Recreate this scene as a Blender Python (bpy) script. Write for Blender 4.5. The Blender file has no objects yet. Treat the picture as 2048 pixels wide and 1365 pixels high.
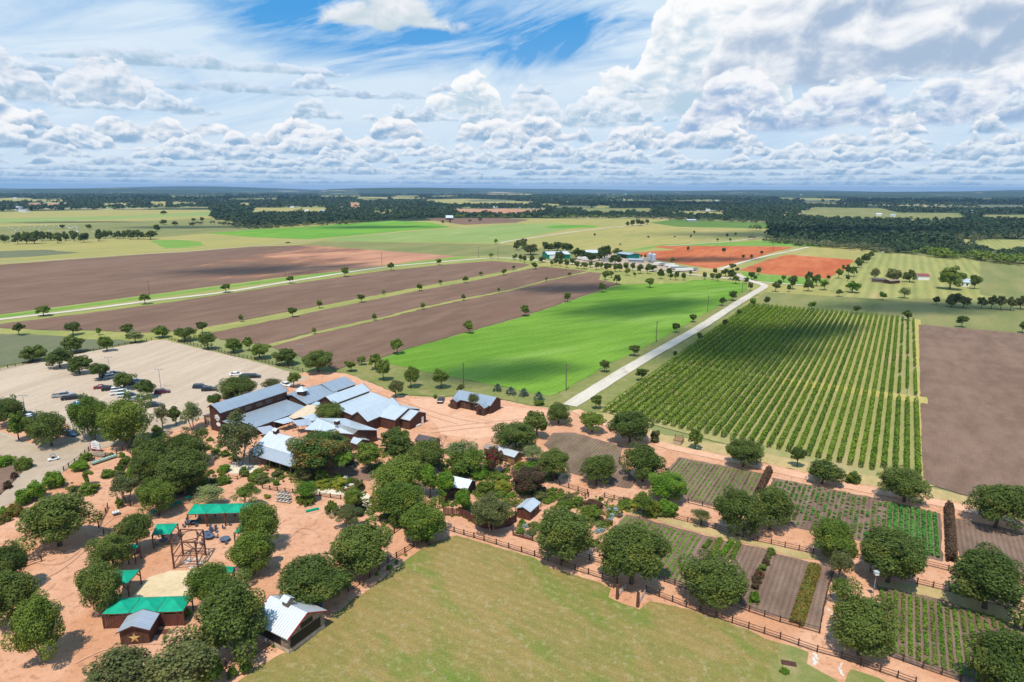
import bpy, bmesh, math, random
import numpy as np
from mathutils import Vector, Matrix

# ---------------------------------------------------------------- camera
SC = bpy.context.scene
COL = SC.collection
F, CAMH = 1300.0, 65.0            # focal length in photo pixels, flying height in metres
PIT, ROL = math.radians(13.2), math.radians(0.22)
cam_d = bpy.data.cameras.new("camera"); cam = bpy.data.objects.new("camera", cam_d); COL.objects.link(cam)
cam_d.sensor_width = 36.0; cam_d.lens = F/2048*36; cam_d.clip_start = 0.5; cam_d.clip_end = 90000
cam.location = (0, 0, CAMH)
cam.rotation_euler = (Matrix.Rotation(math.pi/2-PIT, 3, 'X') @ Matrix.Rotation(ROL, 3, 'Z')).to_euler()
SC.camera = cam
SC.render.engine = 'CYCLES'
SC.render.resolution_x, SC.render.resolution_y = 1024, 682
SC.view_settings.view_transform = 'Standard'; SC.view_settings.look = 'None'
SC.view_settings.exposure = 0.0; SC.view_settings.gamma = 1.0
SC.cycles.max_bounces = 6; SC.cycles.diffuse_bounces = 3; SC.cycles.transparent_max_bounces = 16
SC.cycles.volume_bounces = 0

# ---------------------------------------------------------------- sun
SUN_EL, SUN_AZ = math.radians(66), math.radians(199)   # azimuth clockwise from +Y: behind the camera, a little left
sun_d = bpy.data.lights.new("sun", 'SUN'); sun_d.energy = 4.75; sun_d.angle = math.radians(0.53); sun_d.color = (1.0, 0.93, 0.80)
sun = bpy.data.objects.new("sun", sun_d); COL.objects.link(sun)
SUND = Vector((math.sin(SUN_AZ)*math.cos(SUN_EL), math.cos(SUN_AZ)*math.cos(SUN_EL), math.sin(SUN_EL)))
sun.rotation_euler = SUND.to_track_quat('Z', 'Y').to_euler(); sun.location = (0, -100, 200)

# ---------------------------------------------------------------- node maths helper
class N:
    """a value inside a node tree, with arithmetic"""
    def __init__(s, nt, v): s.nt, s.v = nt, v
    def _m(s, op, *a, clamp=False):
        n = s.nt.nodes.new('ShaderNodeMath'); n.operation = op; n.use_clamp = clamp
        for i, x in enumerate((s,)+a):
            x = x.v if isinstance(x, N) else x
            if isinstance(x, (int, float)): n.inputs[i].default_value = x
            else: s.nt.links.new(x, n.inputs[i])
        return N(s.nt, n.outputs[0])
    def __add__(s, o): return s._m('ADD', o)
    def __radd__(s, o): return s._m('ADD', o)
    def __sub__(s, o): return s._m('SUBTRACT', o)
    def __rsub__(s, o): return (s*-1.0)+o
    def __mul__(s, o): return s._m('MULTIPLY', o)
    def __rmul__(s, o): return s._m('MULTIPLY', o)
    def __truediv__(s, o): return s._m('DIVIDE', o)
    def clamp(s): return s._m('MULTIPLY', 1.0, clamp=True)
    def max(s, o): return s._m('MAXIMUM', o)
    def min(s, o): return s._m('MINIMUM', o)
    def abs(s): return s._m('ABSOLUTE')
    def ss(s, a, b):                                     # smoothstep
        n = s.nt.nodes.new('ShaderNodeMapRange'); n.interpolation_type = 'SMOOTHSTEP'
        s.nt.links.new(s.v, n.inputs[0]) if not isinstance(s.v, float) else None
        n.inputs[1].default_value = a; n.inputs[2].default_value = b
        return N(s.nt, n.outputs[0])
def xyz(nt, a, b, c):
    n = nt.nodes.new('ShaderNodeCombineXYZ')
    for i, x in enumerate((a, b, c)):
        if isinstance(x, N): nt.links.new(x.v, n.inputs[i])
        else: n.inputs[i].default_value = x
    return n.outputs[0]
def noise(nt, vec, scale=1.0, detail=4.0, rough=0.5, dist=0.0):
    n = nt.nodes.new('ShaderNodeTexNoise'); n.inputs['Scale'].default_value = scale
    n.inputs['Detail'].default_value = detail; n.inputs['Roughness'].default_value = rough; n.inputs['Distortion'].default_value = dist
    if vec is not None: nt.links.new(vec, n.inputs['Vector'])
    return N(nt, n.outputs['Fac'])
def mixc(nt, f, a, b):
    n = nt.nodes.new('ShaderNodeMix'); n.data_type = 'RGBA'
    for i, x in ((0, f), (6, a), (7, b)):
        if isinstance(x, N): nt.links.new(x.v, n.inputs[i])
        elif hasattr(x, 'is_linked'): nt.links.new(x, n.inputs[i])
        elif isinstance(x, (int, float)): n.inputs[i].default_value = x
        else: n.inputs[i].default_value = (*x, 1)
    return n.outputs[2]
# ---------------------------------------------------------------- sky: Nishita with procedural cumulus by direction
W = bpy.data.worlds.new("World"); SC.world = W; W.use_nodes = True
nt = W.node_tree; nt.nodes.clear()
out = nt.nodes.new('ShaderNodeOutputWorld'); bg = nt.nodes.new('ShaderNodeBackground'); bg.inputs[1].default_value = 0.1
nt.links.new(bg.outputs[0], out.inputs[0])
sk = nt.nodes.new('ShaderNodeTexSky'); sk.sky_type = 'NISHITA'; sk.sun_disc = False
sk.sun_elevation = SUN_EL; sk.sun_rotation = SUN_AZ; sk.altitude = 100; sk.air_density = 1.0; sk.dust_density = 0.6; sk.ozone_density = 2.0
tc = nt.nodes.new('ShaderNodeTexCoord'); sp = nt.nodes.new('ShaderNodeSeparateXYZ'); nt.links.new(tc.outputs['Generated'], sp.inputs[0])
DX, DY, DZ = (N(nt, sp.outputs[i]) for i in range(3))
az = DX._m('ARCTAN2', DY)*57.2958
el = DZ._m('ARCSINE')*57.2958
P0 = xyz(nt, az*0.1, el*0.1, 0.0)
big = noise(nt, xyz(nt, az*0.045, el*0.10, 3.1), 1.0, 3, 0.5)
# blue of a polarised, deep sky, paler to the horizon
hz = el.ss(-1.0, 15.0)
skyc = mixc(nt, hz, (3.9, 6.2, 8.7), (0.6, 3.5, 7.8))
skyc = mixc(nt, 0.06, skyc, sk.outputs[0])
# cirrus veil: streaks rising to the right, with one blue gap
st = noise(nt, xyz(nt, az*0.055+el*0.075, el*0.30-az*0.085, 1.7), 1.0, 6, 0.62, 0.9)
gx, gy = az+9.0, el-13.3
g = (gx*gx*0.0045+gy*gy*0.045)
gap1 = g.ss(1.35, 0.15)
gx2, gy2 = az-2.5, (el-11.0)-(az+3.0)*0.13
gap2 = (gx2*gx2*0.010+gy2*gy2*0.22).ss(1.3, 0.1)
gap = gap1.max(gap2)
veil = (0.93-gap*.92+(st-0.5)*(2.0+gap*2.6))
veil = veil.clamp()
veil = veil*el.ss(45.0, 20.0).max(0.08)
cir = mixc(nt, noise(nt, xyz(nt, az*0.08, el*0.2, 9.0), 1.0, 5, 0.55), (5.6, 7.5, 9.3), (8.2, 9.0, 9.7))
colr = mixc(nt, veil, skyc, cir)
col = colr
def cloud(col, base, H, asc, thr, seed, wins=None, gray=(4.61,6.03,8.27), white=(9.7, 9.75, 9.8), soft=0.10, bil=0.42, rel=2.8, flat=.34):
    """one bank of cumulus: flat-ish base at elevation 'base', billowing tops up to H degrees higher, lit from above"""
    w = (noise(nt, xyz(nt, az*asc*1.3, el*asc*1.3, seed+50.0), 1.0, 1, 0.5)-0.5)*0.9
    X, Y = az*(asc*1.35)+w, el*(asc*2.0)+w*0.5
    n2 = noise(nt, xyz(nt, X, Y, seed+7.0), 1.0, 7, 0.58)-0.5
    n3 = noise(nt, xyz(nt, X-0.10, Y+0.24, seed+7.0), 1.0, 4, 0.55)-0.5
    if wins is None:
        n1 = noise(nt, xyz(nt, az*asc*0.55, seed, 0.3), 1.0, 2, 0.5)
        T = ((n1-thr)*4.5).min(1.0)
    else:
        T = None
        for (c, wd, hh) in wins:
            d = (az-c)/wd; t1 = (1.0-d*d)*hh
            T = t1 if T is None else T.max(t1)
    t = (el-base-n2*(flat*H))/H
    top = T-t+n2*(bil*3.2)
    al = top.ss(0.0, soft)*t.ss(-0.06, 0.08)
    sh = t/(T.max(0.25))*0.62+0.20+(n2-n3)*rel+n2*0.8
    rim = top.ss(0.35, 0.0)*0.18
    sh = (sh+rim).ss(-0.10, 1.08)
    return mixc(nt, al*0.98, col, mixc(nt, sh, tuple(q*.88 for q in gray), white))
LAY = [(0.35,0.35,.62,.24),(0.7,0.45,.60,.28),(1.1,0.6,.56,.30),(1.55,0.8,.58,.32),(2.05,1.1,.52,.34),(2.6,1.4,.46,.36),(3.2,1.8,.40,.39),(3.9,2.2,.34,.42)]
BG, BW = (3.6,5.0,7.4), (9.2,9.5,9.9)
for i, (b, h, s, th) in enumerate(reversed(LAY)):
    k = min(1.0, b/3.6)
    g_ = (3.3, 5.25, 7.6); w_ = (6.8+3.0*k, 8.2+1.6*k, 9.4+.5*k)
    if i == 0:
        # the individual clouds of the upper sky sit behind the lower banks
        col = cloud(col, 8.6, 1.3, .30, 0, 21, [(-27, 8, .9), (-19, 6, .6)], gray=(4.46,6.36,8.10), white=(7.4,8.3,9.5), bil=.30, flat=.5)
        col = cloud(col, 7.1, 1.2, .36, 0, 23, [(-22, 7, .7), (-13, 3.2, .6), (-34, 5, .9), (-9.2, 2.0, .55)], gray=(4.27,6.15,8.00), white=(7.0,8.1,9.4), bil=.32, flat=.6)
        col = cloud(col, 12.3, 3.4, .24, 0, 25, [(-9.8, 4.8, 1.2), (-13.0, 3.2, .7), (-5.5, 2.6, .5)], gray=(6.79,7.95,8.60), white=(9.2,9.3,9.6), bil=.34, flat=.55, soft=.5, rel=2)
        col = cloud(col, 5.9, 8.0, .20, 0, 27, [(8.6, 3.2, .5), (13.6, 4.6, 1.2), (17.5, 5.0, 1.1)], gray=(5.63,7.42,8.90), white=(10,10,10), bil=.17, soft=.05, rel=3.2)
        col = cloud(col, 5.0, 3.2, .34, 0, 41, [(1.5, 3.6, .95), (7.5, 4.5, .85), (-2.0, 3, .6)], gray=(4.75,6.68,8.40), white=(8.8,9.2,9.8), bil=.22)
        col = cloud(col, 6.0, 3.2, .34, 0, 31, [(-3.4, 2.9, 1.1), (-6.0, 1.8, .6)], gray=(5.72,7.53,8.90), white=(10,10,10), bil=.18, rel=3.2)
        col = cloud(col, 7.6, 8.0, .13, 0, 29, [(22.5, 8.0, 1.1), (33, 11, 1.2), (52, 14, 1.1)], gray=(4.61,5.93,7.84), white=(9.7,9.75,9.9), bil=.20, soft=.05, rel=3.2, flat=.22)
        col = cloud(col, 5.6, 3.0, .34, 0, 33, [(-30.5, 4.2, 1.15), (-37.5, 4.5, 1.3)], gray=(4.46,6.25,8.10), white=(8.8,9.1,9.7), bil=.20)
        col = cloud(col, 4.5, 4.2, .21, 0, 35, [(18.0, 4.8, 1.15), (25.5, 6.0, .85), (34.5, 7, .95)], gray=(3.67,5.32,7.95), white=(9.6,9.7,9.9), bil=.20, rel=3.2)
        col = cloud(col, 7.6, 1.3, .45, .50, 43, None, gray=(4.30,6.10,8.20), white=(8.0,8.8,9.7), bil=.30, flat=.6)
        col = cloud(col, 5.4, 1.6, .50, .45, 39, None, gray=(4.17,6.04,8.00), white=(8.2,8.9,9.7), bil=.30, flat=.5)
    col = cloud(col, b, h, s, th, i*3.7+1.1, None, gray=g_, white=w_, bil=.26, rel=2.8)
# thin haze at the horizon
col = mixc(nt, el.ss(1.6, -0.2)*0.40, col, (3.7, 5.7, 8.2))
col = mixc(nt, el.ss(0.0, -3.0), col, (1.6, 2.0, 1.6))
nt.links.new(col, bg.inputs[0])
W.cycles.sampling_method = 'MANUAL'; W.cycles.sample_map_resolution = 512
# ---------------------------------------------------------------- where things stand
A1 = math.radians(30.7)                     # heading of the farm's survey grid
def ray(px, py):
    x, y = px-1024.0, 682.5-py
    c, s = math.cos(ROL), math.sin(ROL); x, y = x*c-y*s, x*s+y*c
    return (x, F*math.cos(PIT)+y*math.sin(PIT), -F*math.sin(PIT)+y*math.cos(PIT))
def at(px, py, z=0.0):
    """ground position (or position at height z) read off the photograph"""
    d = ray(px, py); t = (z-CAMH)/d[2]
    return Vector((d[0]*t, d[1]*t, z))
def uv(u, v, z=0.0):
    """farm grid to world: u along the rows, v across them"""
    return Vector((u*math.sin(A1)+v*math.cos(A1), u*math.cos(A1)-v*math.sin(A1), z))
def inpoly(x, y, P):
    c = np.zeros(np.shape(x), bool); n = len(P)
    for i in range(n):
        x1, y1 = P[i]; x2, y2 = P[i-1]
        if y1 == y2: continue
        k = ((y1 > y) != (y2 > y)) & (x < (x2-x1)*(y-y1)/(y2-y1)+x1); c ^= k
    return c

# ---------------------------------------------------------------- making objects
def tag(o, label=None, cat=None, group=None, kind=None):
    if label: o['label'] = label
    if cat: o['category'] = cat
    if group: o['group'] = group
    if kind: o['kind'] = kind
    return o
def link(o, parent=None):
    COL.objects.link(o)
    if parent is not None: o.parent = parent
    return o
def empty(name, loc, label, cat, group=None, rz=0.0):
    o = bpy.data.objects.new(name, None); o.empty_display_size = 0.3; o.location = loc; o.rotation_euler = (0, 0, rz)
    return tag(link(o), label, cat, group)
def npmesh(name, V, Q, mat=None, nv=4):
    """mesh from numpy arrays of vertices and nv-gons"""
    V = np.asarray(V, np.float32); Q = np.asarray(Q, np.int32); m = bpy.data.meshes.new(name)
    m.vertices.add(len(V)); m.vertices.foreach_set('co', V.ravel())
    m.loops.add(Q.size); m.loops.foreach_set('vertex_index', Q.ravel())
    m.polygons.add(len(Q)); m.polygons.foreach_set('loop_start', np.arange(0, Q.size, nv, dtype=np.int32))
    try: m.polygons.foreach_set('loop_total', np.full(len(Q), nv, np.int32))
    except Exception: pass
    m.update(calc_edges=True)
    if mat: m.materials.append(mat)
    return m
class MB:
    """collects boxes, bars and faces into one mesh"""
    def __init__(s): s.v, s.f = [], []
    def face(s, pts):
        n = len(s.v); s.v += [tuple(p) for p in pts]; s.f.append(tuple(range(n, n+len(pts)))); return s
    def box(s, c, d, rz=0.0):
        cx, cy, cz = c; a, b, h = d[0]/2, d[1]/2, d[2]/2; n = len(s.v); cr, sr = math.cos(rz), math.sin(rz)
        for z in (-h, h):
            for x, y in ((-a, -b), (a, -b), (a, b), (-a, b)): s.v.append((cx+x*cr-y*sr, cy+x*sr+y*cr, cz+z))
        for f in ((3,2,1,0),(4,5,6,7),(0,1,5,4),(1,2,6,5),(2,3,7,6),(3,0,4,7)): s.f.append(tuple(n+i for i in f))
        return s
    def bar(s, p, q, r, k=4, r2=None):
        p, q = Vector(p), Vector(q); d = (q-p).normalized(); r2 = r if r2 is None else r2
        a = d.cross(Vector((0, 0, 1))) if abs(d.z) < .95 else d.cross(Vector((1, 0, 0)))
        a.normalize(); b = d.cross(a); n = len(s.v)
        for c, rr in ((p, r), (q, r2)):
            for i in range(k):
                t = 2*math.pi*(i+.5)/k; s.v.append(tuple(c+a*rr*math.cos(t)+b*rr*math.sin(t)))
        for i in range(k): j = (i+1) % k; s.f.append((n+i, n+j, n+k+j, n+k+i))
        s.f.append(tuple(n+k-1-i for i in range(k))); s.f.append(tuple(n+k+i for i in range(k)))
        return s
    def prism(s, pts, z0, z1):
        n = len(s.v); k = len(pts)
        for z in (z0, z1): s.v += [(p[0], p[1], z) for p in pts]
        s.f.append(tuple(n+i for i in reversed(range(k)))); s.f.append(tuple(n+k+i for i in range(k)))
        for i in range(k): j = (i+1) % k; s.f.append((n+i, n+j, n+k+j, n+k+i))
        return s
    def slab(s, pts, t=0.12):
        """a thick plate under a polygon of 3-D points"""
        n = len(s.v); k = len(pts); s.v += [tuple(p) for p in pts]; s.v += [(p[0], p[1], p[2]-t) for p in pts]
        s.f.append(tuple(n+i for i in range(k))); s.f.append(tuple(n+k+i for i in reversed(range(k))))
        for i in range(k): j = (i+1) % k; s.f.append((n+j, n+i, n+k+i, n+k+j))
        return s
    def mesh(s, name, mat=None, smooth=False):
        m = bpy.data.meshes.new(name); m.from_pydata(s.v, [], s.f); m.update()
        bm = bmesh.new(); bm.from_mesh(m); bmesh.ops.recalc_face_normals(bm, faces=bm.faces); bm.to_mesh(m); bm.free()
        if smooth: m.polygons.foreach_set('use_smooth', [True]*len(m.polygons))
        if mat: m.materials.append(mat)
        return m
    def obj(s, name, mat, parent=None, smooth=False):
        return link(bpy.data.objects.new(name, s.mesh(name, mat, smooth)), parent)

# ---------------------------------------------------------------- materials
MATS = {}
def newmat(name):
    m = bpy.data.materials.new(name); m.use_nodes = True; nt = m.node_tree; nt.nodes.clear()
    o = nt.nodes.new('ShaderNodeOutputMaterial'); MATS[name] = m; return m, nt, o
def geo(nt):
    return nt.nodes.new('ShaderNodeNewGeometry').outputs['Position']
def sep(nt, v):
    s = nt.nodes.new('ShaderNodeSeparateXYZ'); nt.links.new(v, s.inputs[0]); return [N(nt, s.outputs[i]) for i in range(3)]
def bsdf(nt, out, col, rough=0.85, metal=0.0, spec=0.3, bump=None, bs=0.3, bd=0.05):
    b = nt.nodes.new('ShaderNodeBsdfPrincipled')
    if isinstance(col, tuple): b.inputs['Base Color'].default_value = (*col, 1)
    else: nt.links.new(col, b.inputs['Base Color'])
    b.inputs['Roughness'].default_value = rough; b.inputs['Metallic'].default_value = metal
    b.inputs['Specular IOR Level'].default_value = spec
    if bump is not None:
        n = nt.nodes.new('ShaderNodeBump'); n.inputs['Strength'].default_value = bs; n.inputs['Distance'].default_value = bd
        nt.links.new(bump.v, n.inputs['Height']); nt.links.new(n.outputs[0], b.inputs['Normal'])
    nt.links.new(b.outputs[0], out.inputs[0]); return b
def gridco(nt, P):
    """world position in the farm grid: (along rows, across rows)"""
    x, y, z = sep(nt, P)
    return x*math.sin(A1)+y*math.cos(A1), x*math.cos(A1)-y*math.sin(A1)
def ground(name, c1, c2, c3=None, big=40.0, mid=6.0, fine=0.5, rows=None, ramp=(0.38, 0.62), c3r=(.55, .72), ang=0.0, stretch=1.0, rc=None, fa=0.5, blotch=None):
    """soil, gravel or grass: three scales of mottling, optional rows (period m, strength, 'u'|'v')"""
    m, nt, out = newmat(name); P = geo(nt); u, v = gridco(nt, P)
    ca, sa = math.cos(ang), math.sin(ang); a, b = u*ca+v*sa, v*ca-u*sa
    V = xyz(nt, a/stretch, b, 0.0)
    n1 = noise(nt, V, 1/big, 4, .55); n2 = noise(nt, V, 1/mid, 4, .6); n3 = noise(nt, P, 1/fine, 3, .6)
    f = (n1*0.45+n2*0.55).ss(*ramp); c = mixc(nt, f, c1, c2)
    if c3 is not None: c = mixc(nt, noise(nt, V, 1.7/big, 5, .6, .5).ss(*c3r), c, c3)
    if blotch is not None: c = mixc(nt, noise(nt, P, 1/1.1, 4, .65).ss(.52, .66)*blotch[3], c, blotch[:3])
    k = (n3-0.5)*fa*2+1.0
    h = n3
    if rows is not None:
        per, st, dr = rows; q = (v if dr == 'u' else u)+(n2-0.5)*per*.25
        w = (q*(2*math.pi/per))._m('SINE'); w2 = noise(nt, xyz(nt, (u if dr == 'u' else v)*0.01, (v if dr == 'u' else u)/per*0.9, 2.0), 1.0, 3, .6)
        if rc is None: k = k*(w*st+1.0)*((w2-.5)*st*2.5+1.0)
        else: c = mixc(nt, (w*0.5+0.5)*st, c, rc)
        h = h+w*0.5
    mx = nt.nodes.new('ShaderNodeVectorMath'); mx.operation = 'SCALE'; nt.links.new(c, mx.inputs[0]); nt.links.new(k.v, mx.inputs['Scale'])
    bsdf(nt, out, mx.outputs[0], .95, 0, .12, h, .35, .05*fine/0.5); return m
def plain(name, c1, c2=None, scale=2.0, rough=.7, metal=0, spec=.3, bs=0.2, detail=4, stretch=(1, 1, 1)):
    m, nt, out = newmat(name); tc = nt.nodes.new('ShaderNodeTexCoord'); mp = nt.nodes.new('ShaderNodeMapping')
    mp.inputs['Scale'].default_value = stretch; nt.links.new(tc.outputs['Object'], mp.inputs[0])
    n = noise(nt, mp.outputs[0], scale, detail, .6); c2 = c2 or tuple(x*.75 for x in c1)
    bsdf(nt, out, mixc(nt, n.ss(.35, .65), c1, c2), rough, metal, spec, n, bs, .03); return m
def leafmat(name, a, b, dry=None, trans=.3, hv=.35):
    m, nt, out = newmat(name); tc = nt.nodes.new('ShaderNodeTexCoord'); oi = nt.nodes.new('ShaderNodeObjectInfo')
    rnd = N(nt, oi.outputs['Random']); g = nt.nodes.new('ShaderNodeNewGeometry'); ri = N(nt, g.outputs['Random Per Island'])
    n = noise(nt, tc.outputs['Object'], 2.6, 3, .6)
    f = (n-0.5)*1.8+(rnd-0.5)*1.0+(ri-0.5)*1.2+0.5
    c = mixc(nt, f.clamp(), a, b)
    c = mixc(nt, noise(nt, tc.outputs['Object'], 1.1, 2, .5).ss(.50, .72)*.45, c, (b[0]*1.45, b[1]*1.12, b[2]))
    if dry is not None: c = mixc(nt, (noise(nt, tc.outputs['Object'], 1.7, 3, .6)+(ri-.5)*.25).ss(.5, .62), c, dry)
    d = nt.nodes.new('ShaderNodeBsdfPrincipled'); nt.links.new(c, d.inputs['Base Color']); d.inputs['Roughness'].default_value = .62
    d.inputs['Specular IOR Level'].default_value = .18
    t = nt.nodes.new('ShaderNodeBsdfTranslucent'); nt.links.new(c, t.inputs[0]); mx = nt.nodes.new('ShaderNodeMixShader'); mx.inputs[0].default_value = trans
    nt.links.new(d.outputs[0], mx.inputs[1]); nt.links.new(t.outputs[0], mx.inputs[2]); nt.links.new(mx.outputs[0], out.inputs[0]); return m
def metalroof(name, c1, c2, per=0.5, rough=.38, axis=0):
    m, nt, out = newmat(name); tc = nt.nodes.new('ShaderNodeTexCoord'); x, y, z = sep(nt, tc.outputs['Object'])
    q = (x, y)[axis]; w = (q*(2*math.pi/per))._m('SINE'); n = noise(nt, tc.outputs['Object'], .35, 4, .6)
    w3 = noise(nt, xyz(nt, q*(1/0.9), 0.0, 0.0), 1.0, 0, .5)
    f = ((n-.5)*1.3+(w3-.5)*.8+.5).clamp(); c = mixc(nt, f, c1, c2); c = mixc(nt, w.ss(.55, .95)*.35, c, tuple(k*.55 for k in c1))
    bsdf(nt, out, c, rough, .35, .5, w, .5, .03); return m
# ---------------------------------------------------------------- ground colours
G = {}
G['base'] = ground('pasture_green', (.13,.17,.05), (.20,.22,.075), (.24,.22,.10), 55, 9, .8, stretch=3)
G['tan'] = ground('pasture_dry', (.36,.30,.10), (.28,.27,.085), (.42,.32,.14), 60, 10, .8, stretch=4)
G['tan2'] = ground('hay_field', (.31,.29,.095), (.24,.255,.08), (.38,.31,.13), 50, 8, .8, stretch=5, rows=(6.5, .10, 'u'))
G['olive'] = ground('meadow_olive', (.175,.19,.065), (.24,.225,.085), (.13,.165,.05), 60, 12, .8, stretch=4)
G['soil'] = ground('ploughed_soil', (.155,.092,.062), (.210,.128,.088), (.18,.100,.068), 50, 7, .5, stretch=4, rows=(1.0, .05, 'u'), fa=.35)
G['soil2'] = ground('ploughed_soil_dark', (.165,.102,.072), (.222,.143,.102), None, 30, 5, .45, stretch=2, rows=(.9, .018, 'u'), fa=.32)
G['plot'] = ground('plot_soil', (.155,.10,.072), (.22,.148,.108), None, 14, 2.5, .35, stretch=2, rows=(.84, .12, 'u'), fa=.3)
G['orange'] = ground('orange_soil', (.40,.20,.115), (.46,.25,.15), (.30,.17,.115), 60, 9, .6, stretch=4, rows=(1.2, .05, 'u'))
G['red'] = ground('red_soil', (.40,.10,.035), (.50,.155,.06), (.33,.085,.04), 45, 8, .6, stretch=4, rows=(1.3, .06, 'v'))
G['green'] = ground('green_crop', (.108,.222,.020), (.160,.290,.032), (.22,.335,.07), 45, 7, .7, stretch=5, ang=.45, rows=(3.0, .025, 'u'), fa=.45, c3r=(.52,.75))
G['lime'] = ground('lime_crop', (.17,.33,.03), (.10,.25,.03), (.22,.36,.05), 80, 12, .9, stretch=4)
G['pale'] = ground('pale_green_field', (.25,.31,.095), (.20,.275,.08), (.31,.32,.13), 60, 10, .8, stretch=4)
G['grey'] = ground('grey_green_plot', (.13,.145,.075), (.16,.16,.09), (.12,.16,.06), 30, 6, .6, stretch=3)
G['gravel'] = ground('pink_gravel', (.56,.295,.18), (.62,.35,.222), (.52,.255,.14), 26, 3.5, .35, c3r=(.45,.66), fa=.26, blotch=(.33,.165,.10,.6))
G['path'] = ground('pink_path', (.61,.345,.22), (.67,.40,.265), (.55,.30,.18), 22, 2.5, .3, fa=.18, blotch=(.44,.24,.16,.4))
G['lot'] = ground('beige_gravel', (.44,.34,.25), (.51,.405,.305), (.36,.265,.19), 18, 3, .35, stretch=9, ang=-.35, rows=(3.1, .018, 'u'), fa=.2, c3r=(.5,.8), blotch=(.40,.31,.225,.5))
G['lane'] = ground('beige_lane', (.38,.295,.215), (.44,.345,.25), None, 12, 2.5, .35, fa=.15, blotch=(.40,.31,.23,.4))
G['road'] = ground('caliche_road', (.50,.44,.36), (.58,.52,.43), (.42,.36,.29), 12, 2.5, .4, stretch=2.5, fa=.10)
G['lawn'] = ground('dry_lawn', (.275,.198,.070), (.200,.178,.050), (.128,.185,.030), 15, 2.2, .28, fa=.5, c3r=(.50,.72), stretch=2.2, ang=-1.2, rows=(1.7, .04, 'v'), blotch=(.37,.31,.17,.40))
G['grass'] = ground('yard_grass', (.17,.195,.055), (.245,.225,.08), (.31,.25,.12), 14, 2.5, .3, fa=.35)
G['verge'] = ground('green_verge', (.13,.26,.035), (.19,.30,.06), (.24,.27,.10), 20, 4, .6, stretch=4)
G['strip'] = ground('mown_strip', (.31,.29,.09), (.22,.25,.07), (.37,.32,.13), 18, 3, .6, stretch=4)
G['vine'] = ground('vineyard_grass', (.25,.265,.085), (.33,.31,.115), (.38,.30,.16), 30, 2.2, .35, stretch=3, rows=(2.35, .35, 'u'), rc=(.38,.25,.16), fa=.25)
G['gold'] = ground('golden_strip', (.46,.36,.12), (.38,.33,.11), (.30,.30,.09), 14, 2, .35, stretch=6, fa=.25)
G['straw'] = ground('straw_verge', (.47,.35,.165), (.38,.29,.13), (.30,.27,.10), 10, 1.6, .3, fa=.35, stretch=2)
G['stonepad'] = ground('limestone_pad', (.58,.445,.265), (.66,.52,.33), (.50,.38,.22), 6, 1.5, .25, fa=.10)
G['mulch'] = ground('mulch', (.20,.12,.085), (.28,.17,.12), None, 5, .8, .2, fa=.4)
G['pebble'] = ground('pale_pebbles', (.60,.50,.36), (.70,.62,.50), (.40,.34,.26), 3, .6, .25, fa=.4)
LAYER = [0]
def sheet(name, mat, px=None, w=None, layer=1, kind='structure', wob=0.7):
    """a field or surface laid on the ground, outline read off the photograph (px) or given in metres (w)"""
    pts = [at(*p) for p in px] if px else [Vector((p[0], p[1], 0)) for p in w]
    LAYER[0] += 1; z = 0.02*layer+0.0004*LAYER[0]
    if wob:                                            # break long straight edges up a little
        r = random.Random(LAYER[0]); q = []
        for i, p in enumerate(pts):
            n = pts[(i+1) % len(pts)]; L = (n-p).length; k = max(1, min(60, int(L/(wob*6))))
            d = (n-p); t = Vector((-d.y, d.x, 0)).normalized() if L > 0 else Vector()
            for j in range(k): q.append(p+d*(j/k)+t*(r.uniform(-wob, wob) if j else 0))
        pts = q
    m = bpy.data.meshes.new(name); m.from_pydata([(p.x, p.y, z) for p in pts], [], [tuple(range(len(pts)))]); m.update()
    if m.polygons[0].normal.z < 0: m.flip_normals()
    m.materials.append(mat); o = link(bpy.data.objects.new(name, m)); tag(o, kind=kind); return o
def ribbon(name, mat, px, width, layer=2, w=None):
    P = [at(*p) for p in px] if w is None else w; L, R = [], []
    # resample smoothly
    Q = []
    for i in range(len(P)-1):
        p0, p1, p2, p3 = P[max(i-1, 0)], P[i], P[i+1], P[min(i+2, len(P)-1)]
        for k in range(8):
            t = k/8; Q.append(0.5*((2*p1)+(p2-p0)*t+(2*p0-5*p1+4*p2-p3)*t*t+(3*p1-p0-3*p2+p3)*t**3))
    Q.append(P[-1])
    LAYER[0] += 1; z = 0.02*layer+0.0004*LAYER[0]; V, Fc = [], []; r = random.Random(LAYER[0])
    for i, p in enumerate(Q):
        d = Q[min(i+1, len(Q)-1)]-Q[max(i-1, 0)]; d.z = 0; d.normalize(); n = Vector((-d.y, d.x, 0))
        a = width/2*(1+r.uniform(-.06, .06)); V += [(p+n*a).xy[:]+(z,), (p-n*a).xy[:]+(z,)]
        if i: Fc.append((2*i-2, 2*i-1, 2*i+1, 2*i))
    m = bpy.data.meshes.new(name); m.from_pydata(V, [], Fc); m.update(); m.materials.append(mat)
    return tag(link(bpy.data.objects.new(name, m)), kind='structure')

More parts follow.
